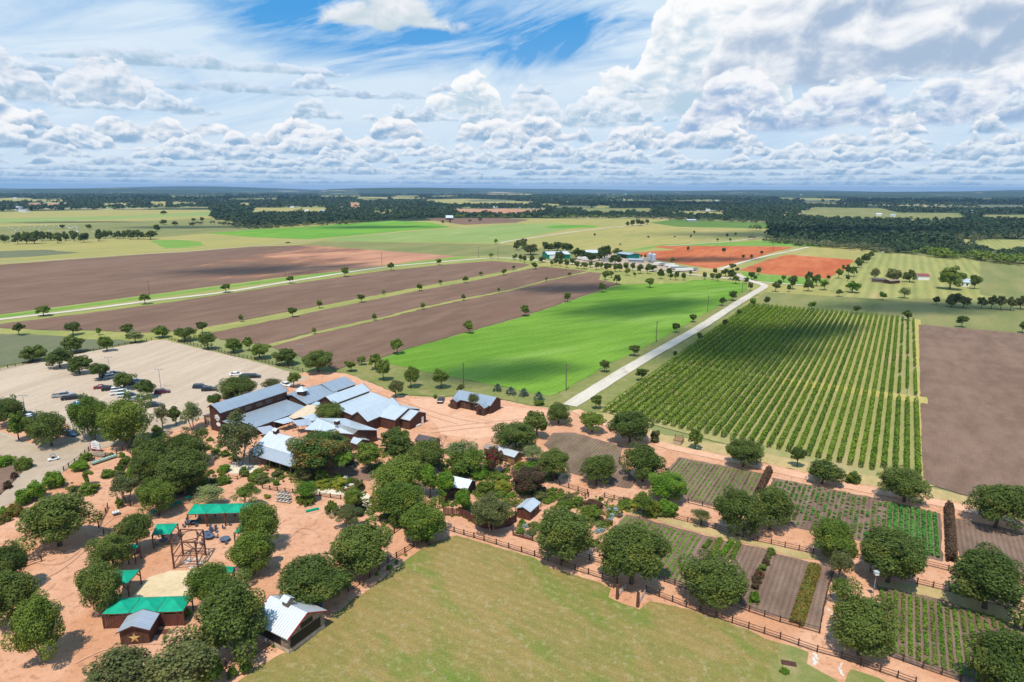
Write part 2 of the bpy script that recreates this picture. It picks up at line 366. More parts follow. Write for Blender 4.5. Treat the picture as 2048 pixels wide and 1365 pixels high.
# the ground sheet: near pasture, far woodland country with clearings
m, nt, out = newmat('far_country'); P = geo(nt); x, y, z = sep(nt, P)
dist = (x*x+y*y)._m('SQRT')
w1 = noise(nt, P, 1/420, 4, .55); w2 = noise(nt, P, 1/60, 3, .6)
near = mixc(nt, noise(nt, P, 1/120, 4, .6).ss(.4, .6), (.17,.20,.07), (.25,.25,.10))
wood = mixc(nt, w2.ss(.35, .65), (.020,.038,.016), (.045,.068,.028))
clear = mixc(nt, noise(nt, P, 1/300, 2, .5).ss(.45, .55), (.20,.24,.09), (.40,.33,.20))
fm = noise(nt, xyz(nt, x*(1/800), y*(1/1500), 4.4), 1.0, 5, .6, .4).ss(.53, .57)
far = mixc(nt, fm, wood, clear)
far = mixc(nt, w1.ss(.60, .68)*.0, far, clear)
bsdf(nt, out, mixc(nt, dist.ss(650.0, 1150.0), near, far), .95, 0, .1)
n_, Rg = 96, [0, 400, 1200, 4000, 9000, 16000, 26000]
V = [(0, 0, 0)]+[(r*math.cos(2*math.pi*i/n_), r*math.sin(2*math.pi*i/n_), 0) for r in Rg[1:] for i in range(n_)]
Fq = [(0, 1+i, 1+(i+1) % n_) for i in range(n_)]
for k in range(len(Rg)-2):
    for i in range(n_): a = 1+k*n_; j = (i+1) % n_; Fq.append((a+i, a+n_+i, a+n_+j, a+j))
me = bpy.data.meshes.new('ground'); me.from_pydata(V, [], Fq); me.update(); me.materials.append(m)
tag(link(bpy.data.objects.new('ground', me)), kind='structure')

# low hills on the horizon
rh = random.Random(5)
def hills(R0, depth, h, seed, bumps):
    r = random.Random(seed); V, Fc = [], []; na = 260; ph = [(r.uniform(2, 30), r.uniform(0, 6.3), r.uniform(.3, 1)) for _ in range(9)]
    for i in range(na+1):
        a = math.radians(-52+104*i/na); e = sum(w*math.sin(f*a+p) for f, p, w in ph)/4.5
        top = h*(.45+.55*max(-.6, e))
        for (c, wd, bh) in bumps:
            d = abs(math.degrees(a)-c)/wd; top += bh*max(0, min(1, (1-d)*4))
        for rr, k in ((-1, 0), (-.45, .7), (0, 1), (.5, .8), (1, 0)):
            R_ = R0+rr*depth; V.append((R_*math.sin(a), R_*math.cos(a), max(-2, top*k-1)))
        if i:
            b = 5*i
            for k in range(4): Fc.append((b-5+k, b+k, b+k+1, b-4+k))
    mm = bpy.data.meshes.new('hills'); mm.from_pydata(V, [], Fc); mm.update(); mm.materials.append(MATS['wooded_hills'])
    mm.polygons.foreach_set('use_smooth', [True]*len(mm.polygons))
    tag(link(bpy.data.objects.new('hills', mm)), kind='structure')
m, nt, out = newmat('wooded_hills'); P = geo(nt)
x, y, z = sep(nt, P)
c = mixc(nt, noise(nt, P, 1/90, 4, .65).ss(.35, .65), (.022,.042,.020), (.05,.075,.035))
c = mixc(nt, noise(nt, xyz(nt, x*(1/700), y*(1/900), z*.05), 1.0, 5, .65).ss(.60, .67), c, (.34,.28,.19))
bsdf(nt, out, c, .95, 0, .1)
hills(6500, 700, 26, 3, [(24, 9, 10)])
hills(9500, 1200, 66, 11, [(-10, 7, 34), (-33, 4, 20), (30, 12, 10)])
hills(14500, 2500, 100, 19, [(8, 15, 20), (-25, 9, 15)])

# ---------------------------------------------------------------- fields (outlines in photo pixels)
S = sheet
S('pasture', G['tan'], [(-200,436),(0,424),(210,420),(420,420),(430,440),(512,446),(712,446),(1024,437),(1300,438),(1536,447),(1560,470),(1600,492),(1760,506),(1911,516),(2300,545),(2300,640),(1500,612),(1000,560),(0,560),(-200,560)], layer=1)
S('pasture', G['pale'], [(-150,444),(0,438),(250,432),(420,424),(430,431),(200,440),(0,446),(-150,452)], layer=2)
S('pasture', G['olive'], [(-200,458),(0,454),(200,447),(420,437),(470,448),(560,453),(520,462),(412,467),(330,474),(100,482),(-200,492)], layer=2)
S('pasture', G['tan'], [(-150,502),(0,496),(100,487),(250,482),(330,485),(470,493),(250,508),(0,524),(-150,534)], layer=3)
S('field', G['grey'], [(-150,508),(0,503),(90,500),(160,506),(60,514),(0,517),(-150,522)], layer=4, wob=2)
S('field', G['verge'], [(300,482),(350,480),(400,484),(412,492),(360,497),(325,498),(318,490)], layer=4, wob=3)
S('meadow', G['olive'], [(642,483),(720,484),(1000,489),(1100,497),(1280,503),(1310,520),(1180,531),(1080,520),(985,516),(912,513),(700,499),(600,490)], layer=3)
S('hay_field', G['tan'], [(1024,447),(1040,441),(1300,438),(1345,443),(1356,454),(1536,458),(1566,462),(1530,477),(1536,490),(1320,491),(1309,495),(1280,505),(1100,498),(1000,488),(1024,480),(1150,458)], layer=4)
S('crop_field', G['lime'], [(412,467),(462,464),(512,459),(600,455),(662,450),(787,442),(862,446),(902,455),(812,462),(740,468),(620,479),(512,475)], layer=5)
S('soil_field', G['soil'], [(850,437),(1000,436),(1060,440),(1030,446),(930,450),(880,444)], layer=5, wob=3)
S('field', G['pale'], [(644,481),(740,469),(902,457),(1024,450),(1120,446),(1150,456),(1024,480),(1000,487),(860,485),(720,484)], layer=6)
S('field', G['lime'], [(1090,453),(1130,450),(1200,452),(1190,456),(1100,457)], layer=7, wob=3)
S('vineyard_field', ground('far_vineyard', (.09,.17,.03), (.12,.20,.04), None, 60, 9, 1.2, rows=(7.0, .22, 'v')), [(1298,446),(1345,440),(1536,446),(1569,449),(1562,458),(1536,458),(1356,454)], layer=7)
S('verge', G['verge'], [(1230,505),(1290,495),(1320,490),(1401,487),(1449,485.5),(1536,481),(1660,489),(1650,494),(1588,493.4),(1536,492.8),(1322,491.6),(1290,500)], layer=5)
S('pasture', G['tan2'], [(1761,506),(1911,516),(2300,548),(2300,640),(2048,640),(1880,600),(1700,600),(1640,575),(1690,545),(1740,512)], layer=3)
S('pasture', G['tan'], [(1588,494),(1660,492),(1740,500),(1750,508),(1725,520),(1708,520),(1573,511),(1560,506)], layer=4)
S('meadow', G['olive'], [(1530,585),(1700,595),(1850,605),(2050,618),(2400,640),(2400,700),(2048,668),(1837,650),(1700,632),(1514,612),(1500,605)], layer=4)
S('meadow', G['olive'], [(1960,515),(2300,545),(2300,625),(2048,600),(1960,590)], layer=4)
S('red_field', G['red'], [(1270,507),(1319,502),(1356,500),(1309,495),(1319,492),(1536,493.5),(1588,495),(1550,504),(1514,515),(1426,538),(1384,532),(1316,521)], layer=6)
S('red_field', G['red'], [(1479,541),(1536,520),(1573,510),(1708,520),(1696,535),(1671,549),(1656,558),(1536,549)], layer=6)
S('verge', G['verge'], [(1480,543),(1536,550),(1656,559),(1640,566),(1607,572),(1536,566),(1490,556)], layer=5)
S('soil_field', G['soil'], [(-150,652),(-150,536),(0,530),(510,494),(600,491),(912,513),(700,541),(545,557),(0,629)], layer=5)
# the orange end of that field fades in along an uneven edge
m, nt, out = newmat('orange_soil_edge'); P = geo(nt); u, v = gridco(nt, P)
c = mixc(nt, noise(nt, xyz(nt, u*.012, v*.03, 0.0), 1.0, 4, .6).ss(.4, .6), (.48,.24,.14), (.38,.19,.12)); b = nt.nodes.new('ShaderNodeBsdfPrincipled'); nt.links.new(c, b.inputs['Base Color']); b.inputs['Roughness'].default_value = .95; b.inputs['Specular IOR Level'].default_value = .1
tcn = nt.nodes.new('ShaderNodeTexCoord'); gx_, gy_, _ = sep(nt, tcn.outputs['Generated'])
e = at(912, 513); x, y, z = sep(nt, P); dd = ((x-e.x)*(x-e.x)+(y-e.y)*(y-e.y))._m('SQRT')
al = (noise(nt, xyz(nt, u*.012, v*.03, 5.0), 1.0, 5, .6)*1.7+dd*(-1/330.0)).ss(.10, .60)
edge = ((x*0.0+v*1.0)); al2 = al
tr = nt.nodes.new('ShaderNodeBsdfTransparent'); mx = nt.nodes.new('ShaderNodeMixShader'); nt.links.new(al2.v, mx.inputs[0]); nt.links.new(tr.outputs[0], mx.inputs[1]); nt.links.new(b.outputs[0], mx.inputs[2]); nt.links.new(mx.outputs[0], out.inputs[0])
S('orange_soil', m, [(330,545),(560,500),(620,491),(912,513),(700,541),(545,557),(300,589),(0,629),(-60,636),(-60,631),(280,580)], layer=6)
S('verge', G['strip'], [(-150,652),(0,630),(545,558),(912,514),(985,512),(1100,520),(1060,535),(762,543),(637,561),(300,611),(0,649),(-150,668)], layer=5)
S('verge', G['verge'], [(-150,654),(0,632),(545,560),(912,515),(940,517),(879,522),(607,556.5),(300,597),(0,637),(-150,656)], layer=6, wob=.8)
S('soil_field', G['soil'], [(-60,662),(-60,656),(0,649),(300,612),(637,561),(762,543),(912,528),(987,522.5),(1050,528),(1061,531),(1029,540),(900,563),(722,597),(585,623),(415,655),(390,662),(287,667),(246,665),(185,661),(103,662),(0,657)], layer=7)
S('strip', G['strip'], [(-120,668),(-60,658),(0,657),(103,662),(246,665),(287,667),(390,662),(415,655),(585,623),(722,597),(900,563),(1029,540),(1061,531),(1120,534),(1300,545),(1480,560),(1494,566),(1243,569),(1178,562),(1174,543),(1086,534),(1030,552),(930,572),(847,586),(722,608),(585,640),(440,672),(330,690),(250,682),(0,680),(-120,690)], layer=6)
S('grey_field', G['grey'], [(-150,676),(0,669),(62,669.5),(115,672.5),(185,680),(240,680),(270,684),(174,703),(90,719),(0,733),(-150,755)], layer=7)
S('soil_field', G['soil'], [(415,668),(585,634),(722,605),(838,582),(930,565.5),(1005,550),(1070,536),(1086,534),(1174,543),(1138,552),(1092,561),(1024,579),(927,598),(845,615),(748,639),(628,665),(535,690),(500,686),(440,680)], layer=8)
S('strip', G['strip'], [(535,690),(628,665),(748,639),(845,615),(927,598),(1024,579),(1092,561),(1138,552),(1174,543),(1178,545),(1140,553.5),(1095,562.5),(1024,582),(929,601),(847,618),(750,643),(635,668),(545,694)], layer=9)
S('soil_field', G['soil'], [(535,693),(545,692),(635,668),(750,643),(847,618),(929,600.5),(1024,582),(1095,562.5),(1140,553.5),(1178,545),(1204,547),(1196,560),(1239,568),(1150,598),(1050,632),(939,663),(807,700),(768,714),(735,723),(672,740),(640,724),(580,707)], layer=8)
S('green_field', G['green'], [(1243,570),(1359,567.5),(1386,561),(1424,561),(1494,567),(1494,580),(1460,600),(1424,620),(1312,685),(1220,729),(1110,791),(1088,793),(1000,773),(984,771),(897,754),(807,735),(778,728),(767,718),(807,702),(939,665),(1050,634),(1150,600)], layer=9, wob=.5)
S('yard_grass', G['grass'], [(672,742),(735,724),(767,718),(778,728),(807,735),(897,754),(984,771),(1088,793),(1110,791),(1220,729),(1424,620),(1494,580),(1520,590),(1410,652),(1134,808),(1128,818),(1060,812),(1005,800),(960,790),(880,795),(800,790),(745,765),(700,752)], layer=6)
S('vine_grass', G['grass'], [(1134,815),(1410,660),(1470,622),(1510,605),(1840,645),(1840,680),(1600,640),(1510,622),(1215,830),(1240,880),(1190,850)], layer=6)
S('straw_verge', G['straw'], [(1140,825),(1215,828),(1330,872),(1500,897),(1740,950),(1838,966),(1850,975),(1942,996),(2048,1020),(2300,1075),(2300,1085),(2048,1034),(1850,994),(1700,966),(1500,921),(1330,890),(1200,848)], layer=7, wob=.3)
S('vineyard_floor', G['vine'], w=[tuple(uv(a, b).xy) for a, b in ((173,-72),(389,-71),(389,10.2),(163,10.2),(165,-30))], layer=8, wob=.12)
S('golden_strip', G['gold'], w=[tuple(uv(a, b).xy) for a, b in ((389,10.2),(389,13),(165,13.4),(163,10.2))], layer=8, wob=.12)
S('golden_strip', G['gold'], w=[tuple(uv(a, b).xy) for a, b in ((230.5,-30),(239.5,-30),(239.5,12.9),(232,12.9))], layer=9, wob=.6)
S('soil_field', G['soil2'], [(1837,650),(2048,668),(2300,690),(2300,1078),(2048,1020),(1942,996),(1850,968),(1846,950),(1843,900)], layer=8, wob=.15)
# farmyard, lot and lanes
S('farmyard', G['gravel'], [(-300,1700),(-300,900),(-60,880),(60,850),(250,840),(400,800),(545,768),(600,748),(625,743),(690,748),(745,768),(800,792),(880,797),(960,792),(1060,813),(1134,822),(1200,849),(1330,890),(1500,921),(1700,966),(1850,994),(2048,1034),(2300,1088),(2600,1700)], layer=8, wob=.25)
S('parking_lot', G['lot'], [(-150,766),(0,738),(90,722),(174,706),(250,692),(304,682),(330,681),(380,694),(440,708),(500,722),(560,739),(600,751),(620,757),(565,778),(530,790),(440,800),(420,832),(345,862),(300,868),(240,890),(183,905),(150,927),(128,945),(88,972),(27,1006),(-60,1052),(-200,1130),(-250,900)], layer=10, wob=.25)
S('lane_bed', G['lane'], [(-100,905),(0,868),(64,893),(128,886),(155,862),(240,845),(345,835),(345,862),(300,868),(240,890),(183,905),(150,927),(128,945),(88,972),(27,1006),(-60,1052),(-150,1100)], layer=11, wob=.2)
S('island_bed', G['gravel'], [(-80,832),(0,828),(60,845),(130,850),(150,866),(128,882),(64,889),(0,864),(-80,880)], layer=12)
S('plot_bed', G['soil2'], [(-80,905),(0,912),(60,924),(46,944),(20,975),(0,994),(-80,1040)], layer=12, wob=.2)
S('lawn', G['lawn'], [(380,1500),(476,1366),(509,1339),(576,1305),(589,1297),(660,1239),(714,1196),(740,1180),(789,1140),(856,1091),(894,1078),(914,1073),(968,1089),(1069,1118),(1100,1138),(1200,1168),(1222,1180),(1217,1197),(1234,1205),(1279,1222),(1298,1205),(1350,1214),(1400,1229),(1497,1262),(1546,1289),(1555,1310),(1529,1347),(1526,1366),(1500,1500)], layer=10, wob=.16)
S('lawn', G['grass'], [(1559,1289),(1617,1307),(1613,1330),(1671,1362),(1720,1400),(1560,1400),(1545,1366),(1540,1340),(1560,1315)], layer=10, wob=.3)
S('lawn', G['grass'], [(1703,1341),(1760,1360),(1830,1400),(1720,1400),(1690,1366),(1695,1350)], layer=10, wob=.3)
for P_ in ([(1087,892),(1107,867),(1148,867),(1247,895),(1240,925),(1273,963),(1261,979),(1232,975),(1138,947),(1125,930)],
           [(1333,940),(1359,916),(1531,950),(1500,1032),(1433,1016),(1376,1003),(1350,970)],
           [(1544,957),(1749,998),(1880,1029),(1885,1126),(1850,1117),(1700,1080),(1580,1055),(1530,1030)],
           [(1903,1037),(1980,1052),(2160,1090),(2160,1200),(2048,1168),(1925,1125),(1910,1090)],
           [(1220,1064),(1253,1031),(1440,1080),(1480,1092),(1420,1182),(1371,1174),(1327,1165),(1200,1092)],
           [(1479,1090),(1534,1101),(1550,1109),(1617,1126),(1665,1136),(1640,1264),(1498,1220),(1425,1185)],
           [(1752,1172),(1804,1182),(1900,1206),(2048,1241),(2200,1280),(2100,1420),(1919,1362),(1771,1312),(1779,1268)]):
    S('plot_soil', G['plot'], P_, layer=10, wob=.25)
S('straw_verge', G['straw'], [(1380,1048),(1431,1062),(1515,1086),(1626,1111),(1660,1122),(1600,1120),(1530,1098),(1440,1078),(1262,1030),(1250,1022)], layer=11, wob=.3)
S('straw_verge', G['straw'], [(1754,1166),(1834,1172),(1898,1186),(2048,1230),(2200,1275),(2200,1300),(2048,1256),(1960,1228),(1850,1194),(1756,1176)], layer=11, wob=.3)
S('yard_grass', G['lawn'], [(1497,1266),(1560,1289),(1617,1309),(1613,1332),(1660,1362),(1700,1420),(1480,1430),(1500,1330)], layer=9.5, wob=.3)
S('limestone_pad', G['stonepad'], [(258,1206),(296,1158),(341,1144),(397,1143),(405,1150),(385,1190),(380,1200)], layer=10)
S('dark_gravel', G['path'], [(820,800),(880,797),(960,812),(1050,818),(1130,822),(1090,850),(1010,870),(960,880),(880,870),(860,840)], layer=9, wob=.8)
S('mulch_bed', G['mulch'], [(1026,1062),(1040,1050),(1066,1075),(1062,1082)], layer=11)
S('mulch_bed', G['mulch'], [(300,985),(340,960),(420,950),(430,975),(400,990),(350,1000)], layer=9, wob=.4)
S('mulch_bed', G['mulch'], [(560,925),(700,935),(760,950),(740,965),(640,955),(580,945)], layer=9, wob=.4)
S('creek_stones', G['pebble'], [(605,978),(640,977),(690,985),(690,992),(650,990),(605,986)], layer=10, wob=.15)
S('creek_stones', G['pebble'], [(722,985),(738,990),(745,1010),(730,1020),(722,1005)], layer=10, wob=.15)
S('creek_stones', G['pebble'], [(445,935),(480,925),(520,935),(500,950),(460,950)], layer=10, wob=.2)
# roads
R_ = G['road']
ribbon('gravel_road', R_, [(-90,651),(0,640),(150,622.5),(300,603),(450,585),(607,559.5),(762,536),(879,525),(1002,516.5),(1100,524),(1180,532),(1274,540),(1314,544),(1404,552),(1449,557),(1486,560),(1508,564),(1530,571)], 5.0, 12)
ribbon('farm_road', R_, [(1139,813),(1270,730.5),(1400,656),(1457,619),(1500,592),(1524,578),(1529,572.5),(1520,569),(1505,565),(1490,558),(1480,552),(1462,546)], 5.0, 13)
ribbon('farm_road', R_, [(1441,541),(1447,537),(1490,524),(1536,512),(1576,504),(1616,495)], 4.2, 12)
ribbon('farm_road', R_, [(1511,564.5),(1536,566),(1608,571.5)], 3.6, 12)
ribbon('pasture_road', G['road'], [(1000,487),(1024,482),(1080,474),(1174,461),(1249,453),(1289,449)], 5.0, 12)
ribbon('pasture_road', G['road'], [(1330,493),(1401,488),(1449,485),(1490,480),(1524,474)], 3.6, 12)
ribbon('field_track', G['road'], [(-60,531),(0,526.5),(125,520),(250,511),(375,504),(512,492.5),(574,486),(642,481)], 2.6, 12)
ribbon('path', G['path'], [(1150,822),(1200,845),(1270,868),(1330,893),(1430,915),(1520,935),(1700,975),(1850,1003),(2048,1046),(2250,1096)], 3.4, 12)

# worn wheel tracks on the plaza and yard
tk = ground('worn_track', (.50,.265,.165), (.58,.33,.215), None, 6, 1.2, .3, fa=.2)
for q in ([(20,1110),(120,1130),(200,1060),(240,1035),(300,1050)],[(10,1180),(110,1150),(190,1085),(235,1050)],[(560,1100),(600,1060),(640,1070),(660,1100)],[(860,860),(940,850),(1040,840),(1120,828)],[(860,868),(945,858),(1045,848),(1125,834)],[(150,1330),(220,1300),(330,1290),(420,1310)],[(700,770),(760,790),(850,820),(920,840),(980,850)],[(705,778),(765,798),(850,830),(915,850)]):
    ribbon('wheel_track', tk, q, .38, 12)
# ---------------------------------------------------------------- foliage
def leaves(C, Nn, size, rng, jit=.7, asp=1.0):
    """one small quad per point, facing roughly along Nn"""
    n = len(C); nn = Nn+rng.normal(0, jit, (n, 3)); nn /= np.linalg.norm(nn, axis=1, keepdims=True)+1e-9
    r = rng.normal(0, 1, (n, 3)); a = np.cross(nn, r); a /= np.linalg.norm(a, axis=1, keepdims=True)+1e-9; b = np.cross(nn, a)
    s = (size*rng.uniform(.6, 1.3, n))[:, None]*.5; a = a*s; b = b*s*asp
    V = np.stack([C-a-b*.7, C+a*.75-b, C+a+b*.8, C-a*.8+b], 1).reshape(-1, 3)
    return V, np.arange(n*4).reshape(n, 4)
def sph(n, rng):
    d = rng.normal(0, 1, (n, 3)); return d/np.linalg.norm(d, axis=1, keepdims=True)
def crown(seed, ncl, nl, ls, shape='dome', gap=0.0):
    """unit crown: radius 1, height from -1 to 1, made of leafy clumps of uneven size"""
    rng = np.random.default_rng(seed); P, Nn = [], []
    lobes = sph(5, rng)*.30; lobes[:, 2] *= .5; wv = sph(4, rng); wa = rng.uniform(-.16, .16, 4)
    for k in range(ncl):
        d = sph(1, rng)[0]
        if shape == 'dome': d[2] = d[2] if d[2] > -.55 else -d[2]*.6
        elif shape == 'cone':
            z = rng.uniform(-1, 1)**1; rr = (1-z)/2*.85+.06; t = rng.uniform(0, 6.28); c = np.array([math.cos(t)*rr, math.sin(t)*rr, z*.92]); d = None
        elif shape == 'umb': d[2] = abs(d[2])*.8-.15
        if d is not None:
            d /= np.linalg.norm(d); rad = rng.uniform(.50, .80) if rng.random() < .8 else rng.uniform(.15, .5)
            c = d*rad*(1+float(np.sum(wa*np.cos(3*(wv@d)+wa*20))))+lobes[k % 5]*(.6 if rng.random() < .7 else 1.2)
            if shape == 'umb': c[2] *= .8
        cr = rng.uniform(.20, .36) if shape != 'cone' else rng.uniform(.13, .24)
        if gap and rng.random() < gap: cr *= .6
        m = int(nl*(cr/.28)**2); q = sph(m, rng); keep = (q@(c/(np.linalg.norm(c)+1e-6))) > -.45-rng.random(m)*.6; q = q[keep]
        f = rng.uniform(.72, 1.08, (len(q), 1)); pp = c+q*cr*f*np.array([1, 1, .85])
        P.append(pp); Nn.append(q*.75+c*.5+np.array([0, 0, .25]))
    # stray twigs outside the outline
    m = int(ncl*nl*.03); q = sph(m, rng); q[:, 2] = np.abs(q[:, 2])*.9-.2; P.append(q*rng.uniform(.8, 1.02, (m, 1))); Nn.append(q)
    P, Nn = np.concatenate(P), np.concatenate(Nn)
    if shape in ('dome', 'umb'): lo = P[:, 2] < -.72; P[lo, 2] = -.72-(P[lo, 2]+.72)*.3
    mx = np.percentile(np.hypot(P[:, 0], P[:, 1]), 98.5); P[:, :2] /= mx
    z0, z1 = np.percentile(P[:, 2], 1), np.percentile(P[:, 2], 99.3); P[:, 2] = (P[:, 2]-z0)/(z1-z0)*2-1
    V, Q = leaves(P, Nn, ls, rng); return npmesh('crown', V, Q)
def trunkmesh(seed, multi=1, thick=.055, limbs=6, reach=.62, mat=None):
    """unit trunk: base at 0, crown centre at z 1; limbs reach out into the crown"""
    r = random.Random(seed); b = MB()
    for s in range(multi):
        t = 6.28*s/multi+r.random(); ox, oy = (math.cos(t)*.07, math.sin(t)*.07) if multi > 1 else (0, 0); lean = .22 if multi > 1 else .05
        p0 = Vector((ox, oy, -.02)); p1 = Vector((ox+math.cos(t)*lean*.4, oy+math.sin(t)*lean*.4, .32)); p2 = Vector((ox+math.cos(t)*lean, oy+math.sin(t)*lean, .62))
        w = thick/(1 if multi == 1 else 1.6)
        b.bar(p0, p1, w*1.35, 7, w); b.bar(p1, p2, w, 7, w*.8)
        nl = max(2, limbs//multi)
        for k in range(nl):
            a = t+6.28*k/nl+r.uniform(-.4, .4); q = reach*r.uniform(.6, 1.1); e = Vector((p2.x+math.cos(a)*q*.5, p2.y+math.sin(a)*q*.5, r.uniform(.85, 1.05)))
            b.bar(p2 if k % 2 else p1.lerp(p2, .6), e, w*.6, 5, w*.36)
            e2 = Vector((math.cos(a)*q, math.sin(a)*q, e.z+r.uniform(.0, .3))); b.bar(e, e2, w*.36, 4, w*.12)
            for j in range(2):
                a2 = a+r.uniform(-.9, .9); b.bar(e, e+Vector((math.cos(a2)*q*.5, math.sin(a2)*q*.5, r.uniform(.1, .4))), w*.26, 4, w*.08)
    return b.mesh('trunk', mat)
BARK = plain('bark', (.115,.09,.07), (.06,.048,.038), 6, .9, stretch=(1, 1, .3)); BARKP = plain('pale_bark', (.28,.235,.19), (.16,.13,.10), 6, .9)
L = {}
L['oak'] = leafmat('oak_leaf', (.060,.100,.019), (.150,.195,.038))
L['bright'] = leafmat('fresh_leaf', (.085,.19,.016), (.18,.30,.028))
L['mid'] = leafmat('mid_leaf', (.085,.148,.019), (.185,.245,.036))
L['olive'] = leafmat('olive_leaf', (.10,.12,.04), (.185,.20,.065))
L['pale'] = leafmat('pale_leaf', (.16,.21,.075), (.28,.32,.12))
L['brown'] = leafmat('magnolia_leaf', (.06,.12,.022), (.12,.18,.04), dry=(.27,.17,.045))
L['yellow'] = leafmat('yellow_leaf', (.17,.22,.025), (.30,.31,.035))
L['red'] = leafmat('crepe_leaf', (.07,.085,.025), (.12,.10,.035), dry=(.30,.03,.06))
L['rust'] = leafmat('rust_leaf', (.075,.075,.03), (.13,.075,.04), dry=(.15,.06,.05))
L['blue'] = leafmat('spruce_needle', (.075,.125,.095), (.15,.215,.175))
L['silver'] = leafmat('agave_leaf', (.22,.32,.30), (.36,.46,.44))
L['vine'] = leafmat('vine_leaf', (.095,.185,.012), (.19,.285,.020))
L['vineold'] = leafmat('vine_leaf_deep', (.040,.105,.016), (.075,.150,.022))
L['veg'] = leafmat('vegetable_leaf', (.06,.22,.03), (.13,.32,.06))
L['sprout'] = leafmat('seedling_leaf', (.12,.28,.02), (.22,.40,.04))
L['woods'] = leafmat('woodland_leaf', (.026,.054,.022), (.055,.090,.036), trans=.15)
L['scrub'] = leafmat('scrub_leaf', (.085,.11,.048), (.15,.17,.08), trans=.2)
L['bare'] = plain('bare_twig', (.24,.19,.15), (.15,.12,.10), 4)
L['copper'] = leafmat('copper_grass', (.17,.13,.03), (.26,.17,.035), dry=(.14,.20,.03))
CR = {  # crown prototypes by size class
 'big': [crown(10+i, 84, 330, .050) for i in range(5)], 'med': [crown(30+i, 52, 170, .088) for i in range(5)],
 'small': [crown(50+i, 34, 90, .150) for i in range(5)], 'tiny': [crown(60+i, 24, 46, .27) for i in range(4)],
 'loose': [crown(70+i, 64, 150, .062, 'dome', .5) for i in range(3)], 'cone': [crown(80+i, 60, 60, .10, 'cone') for i in range(2)],
 'umb': [crown(90+i, 50, 190, .066, 'umb') for i in range(3)]}
TR = {'one': [trunkmesh(1+i, 1, mat=BARK) for i in range(3)], 'multi': [trunkmesh(20+i, 3, limbs=9, thick=.05, mat=BARKP) for i in range(2)]}
for k in CR:
    for m_ in CR[k]: m_.materials.append(L['oak'])
TREEPOS = []
rt = random.Random(77)
def put_mesh(name, me, parent, loc, sc, rz, mat=None):
    o = bpy.data.objects.new(name, me); link(o, parent); o.location = loc; o.scale = sc; o.rotation_euler = (0, 0, rz)
    if mat is not None: o.material_slots[0].link = 'OBJECT'; o.material_slots[0].material = mat
    return o
def place(box):
    """crown box in the photograph -> ground point, crown radius, half height, centre height"""
    x0, y0, x1, y1 = box; cx, cy = (x0+x1)/2, (y0+y1)/2; hh = (y1-y0)/2; r = 3.0; hc = 3.0; rz = 2.0
    for _ in range(12):
        p = at(cx, cy, hc); rv = Vector((0, math.cos(PIT), -math.sin(PIT))); dep = (p-Vector((0, 0, CAMH))).dot(rv)
        d = p-Vector((0, 0, CAMH)); th = math.asin(-d.z/d.length)
        r = (x1-x0)/2*dep/F; h = hh*d.length/F*.97; q = h*h-(r*math.sin(th))**2
        rz = math.sqrt(max(q, 0))/math.cos(th); rz = min(max(rz, .50*r), 1.15*r)
        hc = rz*.93+.20*r if r > 4 else rz+.34*r if r > 3.4 else rz+.60*r
    return Vector((p.x, p.y, 0)), r, rz, hc
def tree(box, kind='oak', label='', name='oak_tree', cat='tree', group=None, form=None, low=False, multi=False):
    p, r, rz, hc = place(box); w = box[2]-box[0]
    if low: p, hc = at((box[0]+box[2])/2, (box[1]+box[3])/2, rz*.8), rz*.85; p.z = 0
    form = form or ('big' if w > 62 else 'med' if w > 30 else 'small' if w > 15 else 'tiny')
    me = rt.choice(CR[form]); e = empty(name, p, label, cat, group)
    put_mesh('crown' if not low else 'foliage', me, e, (0, 0, hc+(0 if low else rz*.13)), (r*.95, r*.95*rt.uniform(.92, 1.06), rz*.76), rt.uniform(0, 6.28), L[kind])
    if not low or r > 1.5: put_mesh('trunk', rt.choice(TR['multi' if multi else 'one']), e, (0, 0, 0), (r, r, hc*.98), rt.uniform(0, 6.28))
    TREEPOS.append((p.x, p.y, r)); return e
ORD = ['first','second','third','fourth','fifth','sixth','seventh','eighth','ninth','tenth','eleventh','twelfth','thirteenth','fourteenth','fifteenth','sixteenth','seventeenth','eighteenth','nineteenth','twentieth']
def ordn(i):
    if i < 20: return ORD[i]
    t = ['twenty', 'thirty', 'forty', 'fifty'][(i+1)//10-2]; k = (i+1) % 10
    return ({'twenty': 'twentieth', 'thirty': 'thirtieth', 'forty': 'fortieth', 'fifty': 'fiftieth'}[t] if k == 0 else t+'-'+ORD[k-1])
def row(boxes, text, group, kind='mid', name='orchard_tree', sort=True):
    """a row of look-alike trees, told apart by their place in it"""
    bs = sorted(boxes, key=lambda b: b[0]) if sort else boxes
    for i, b in enumerate(bs):
        k = b[4] if len(b) > 4 else kind
        tree(b[:4], k, (ordn(i)+' '+text) if len(bs) > 1 else text, name, group=group)
T = tree
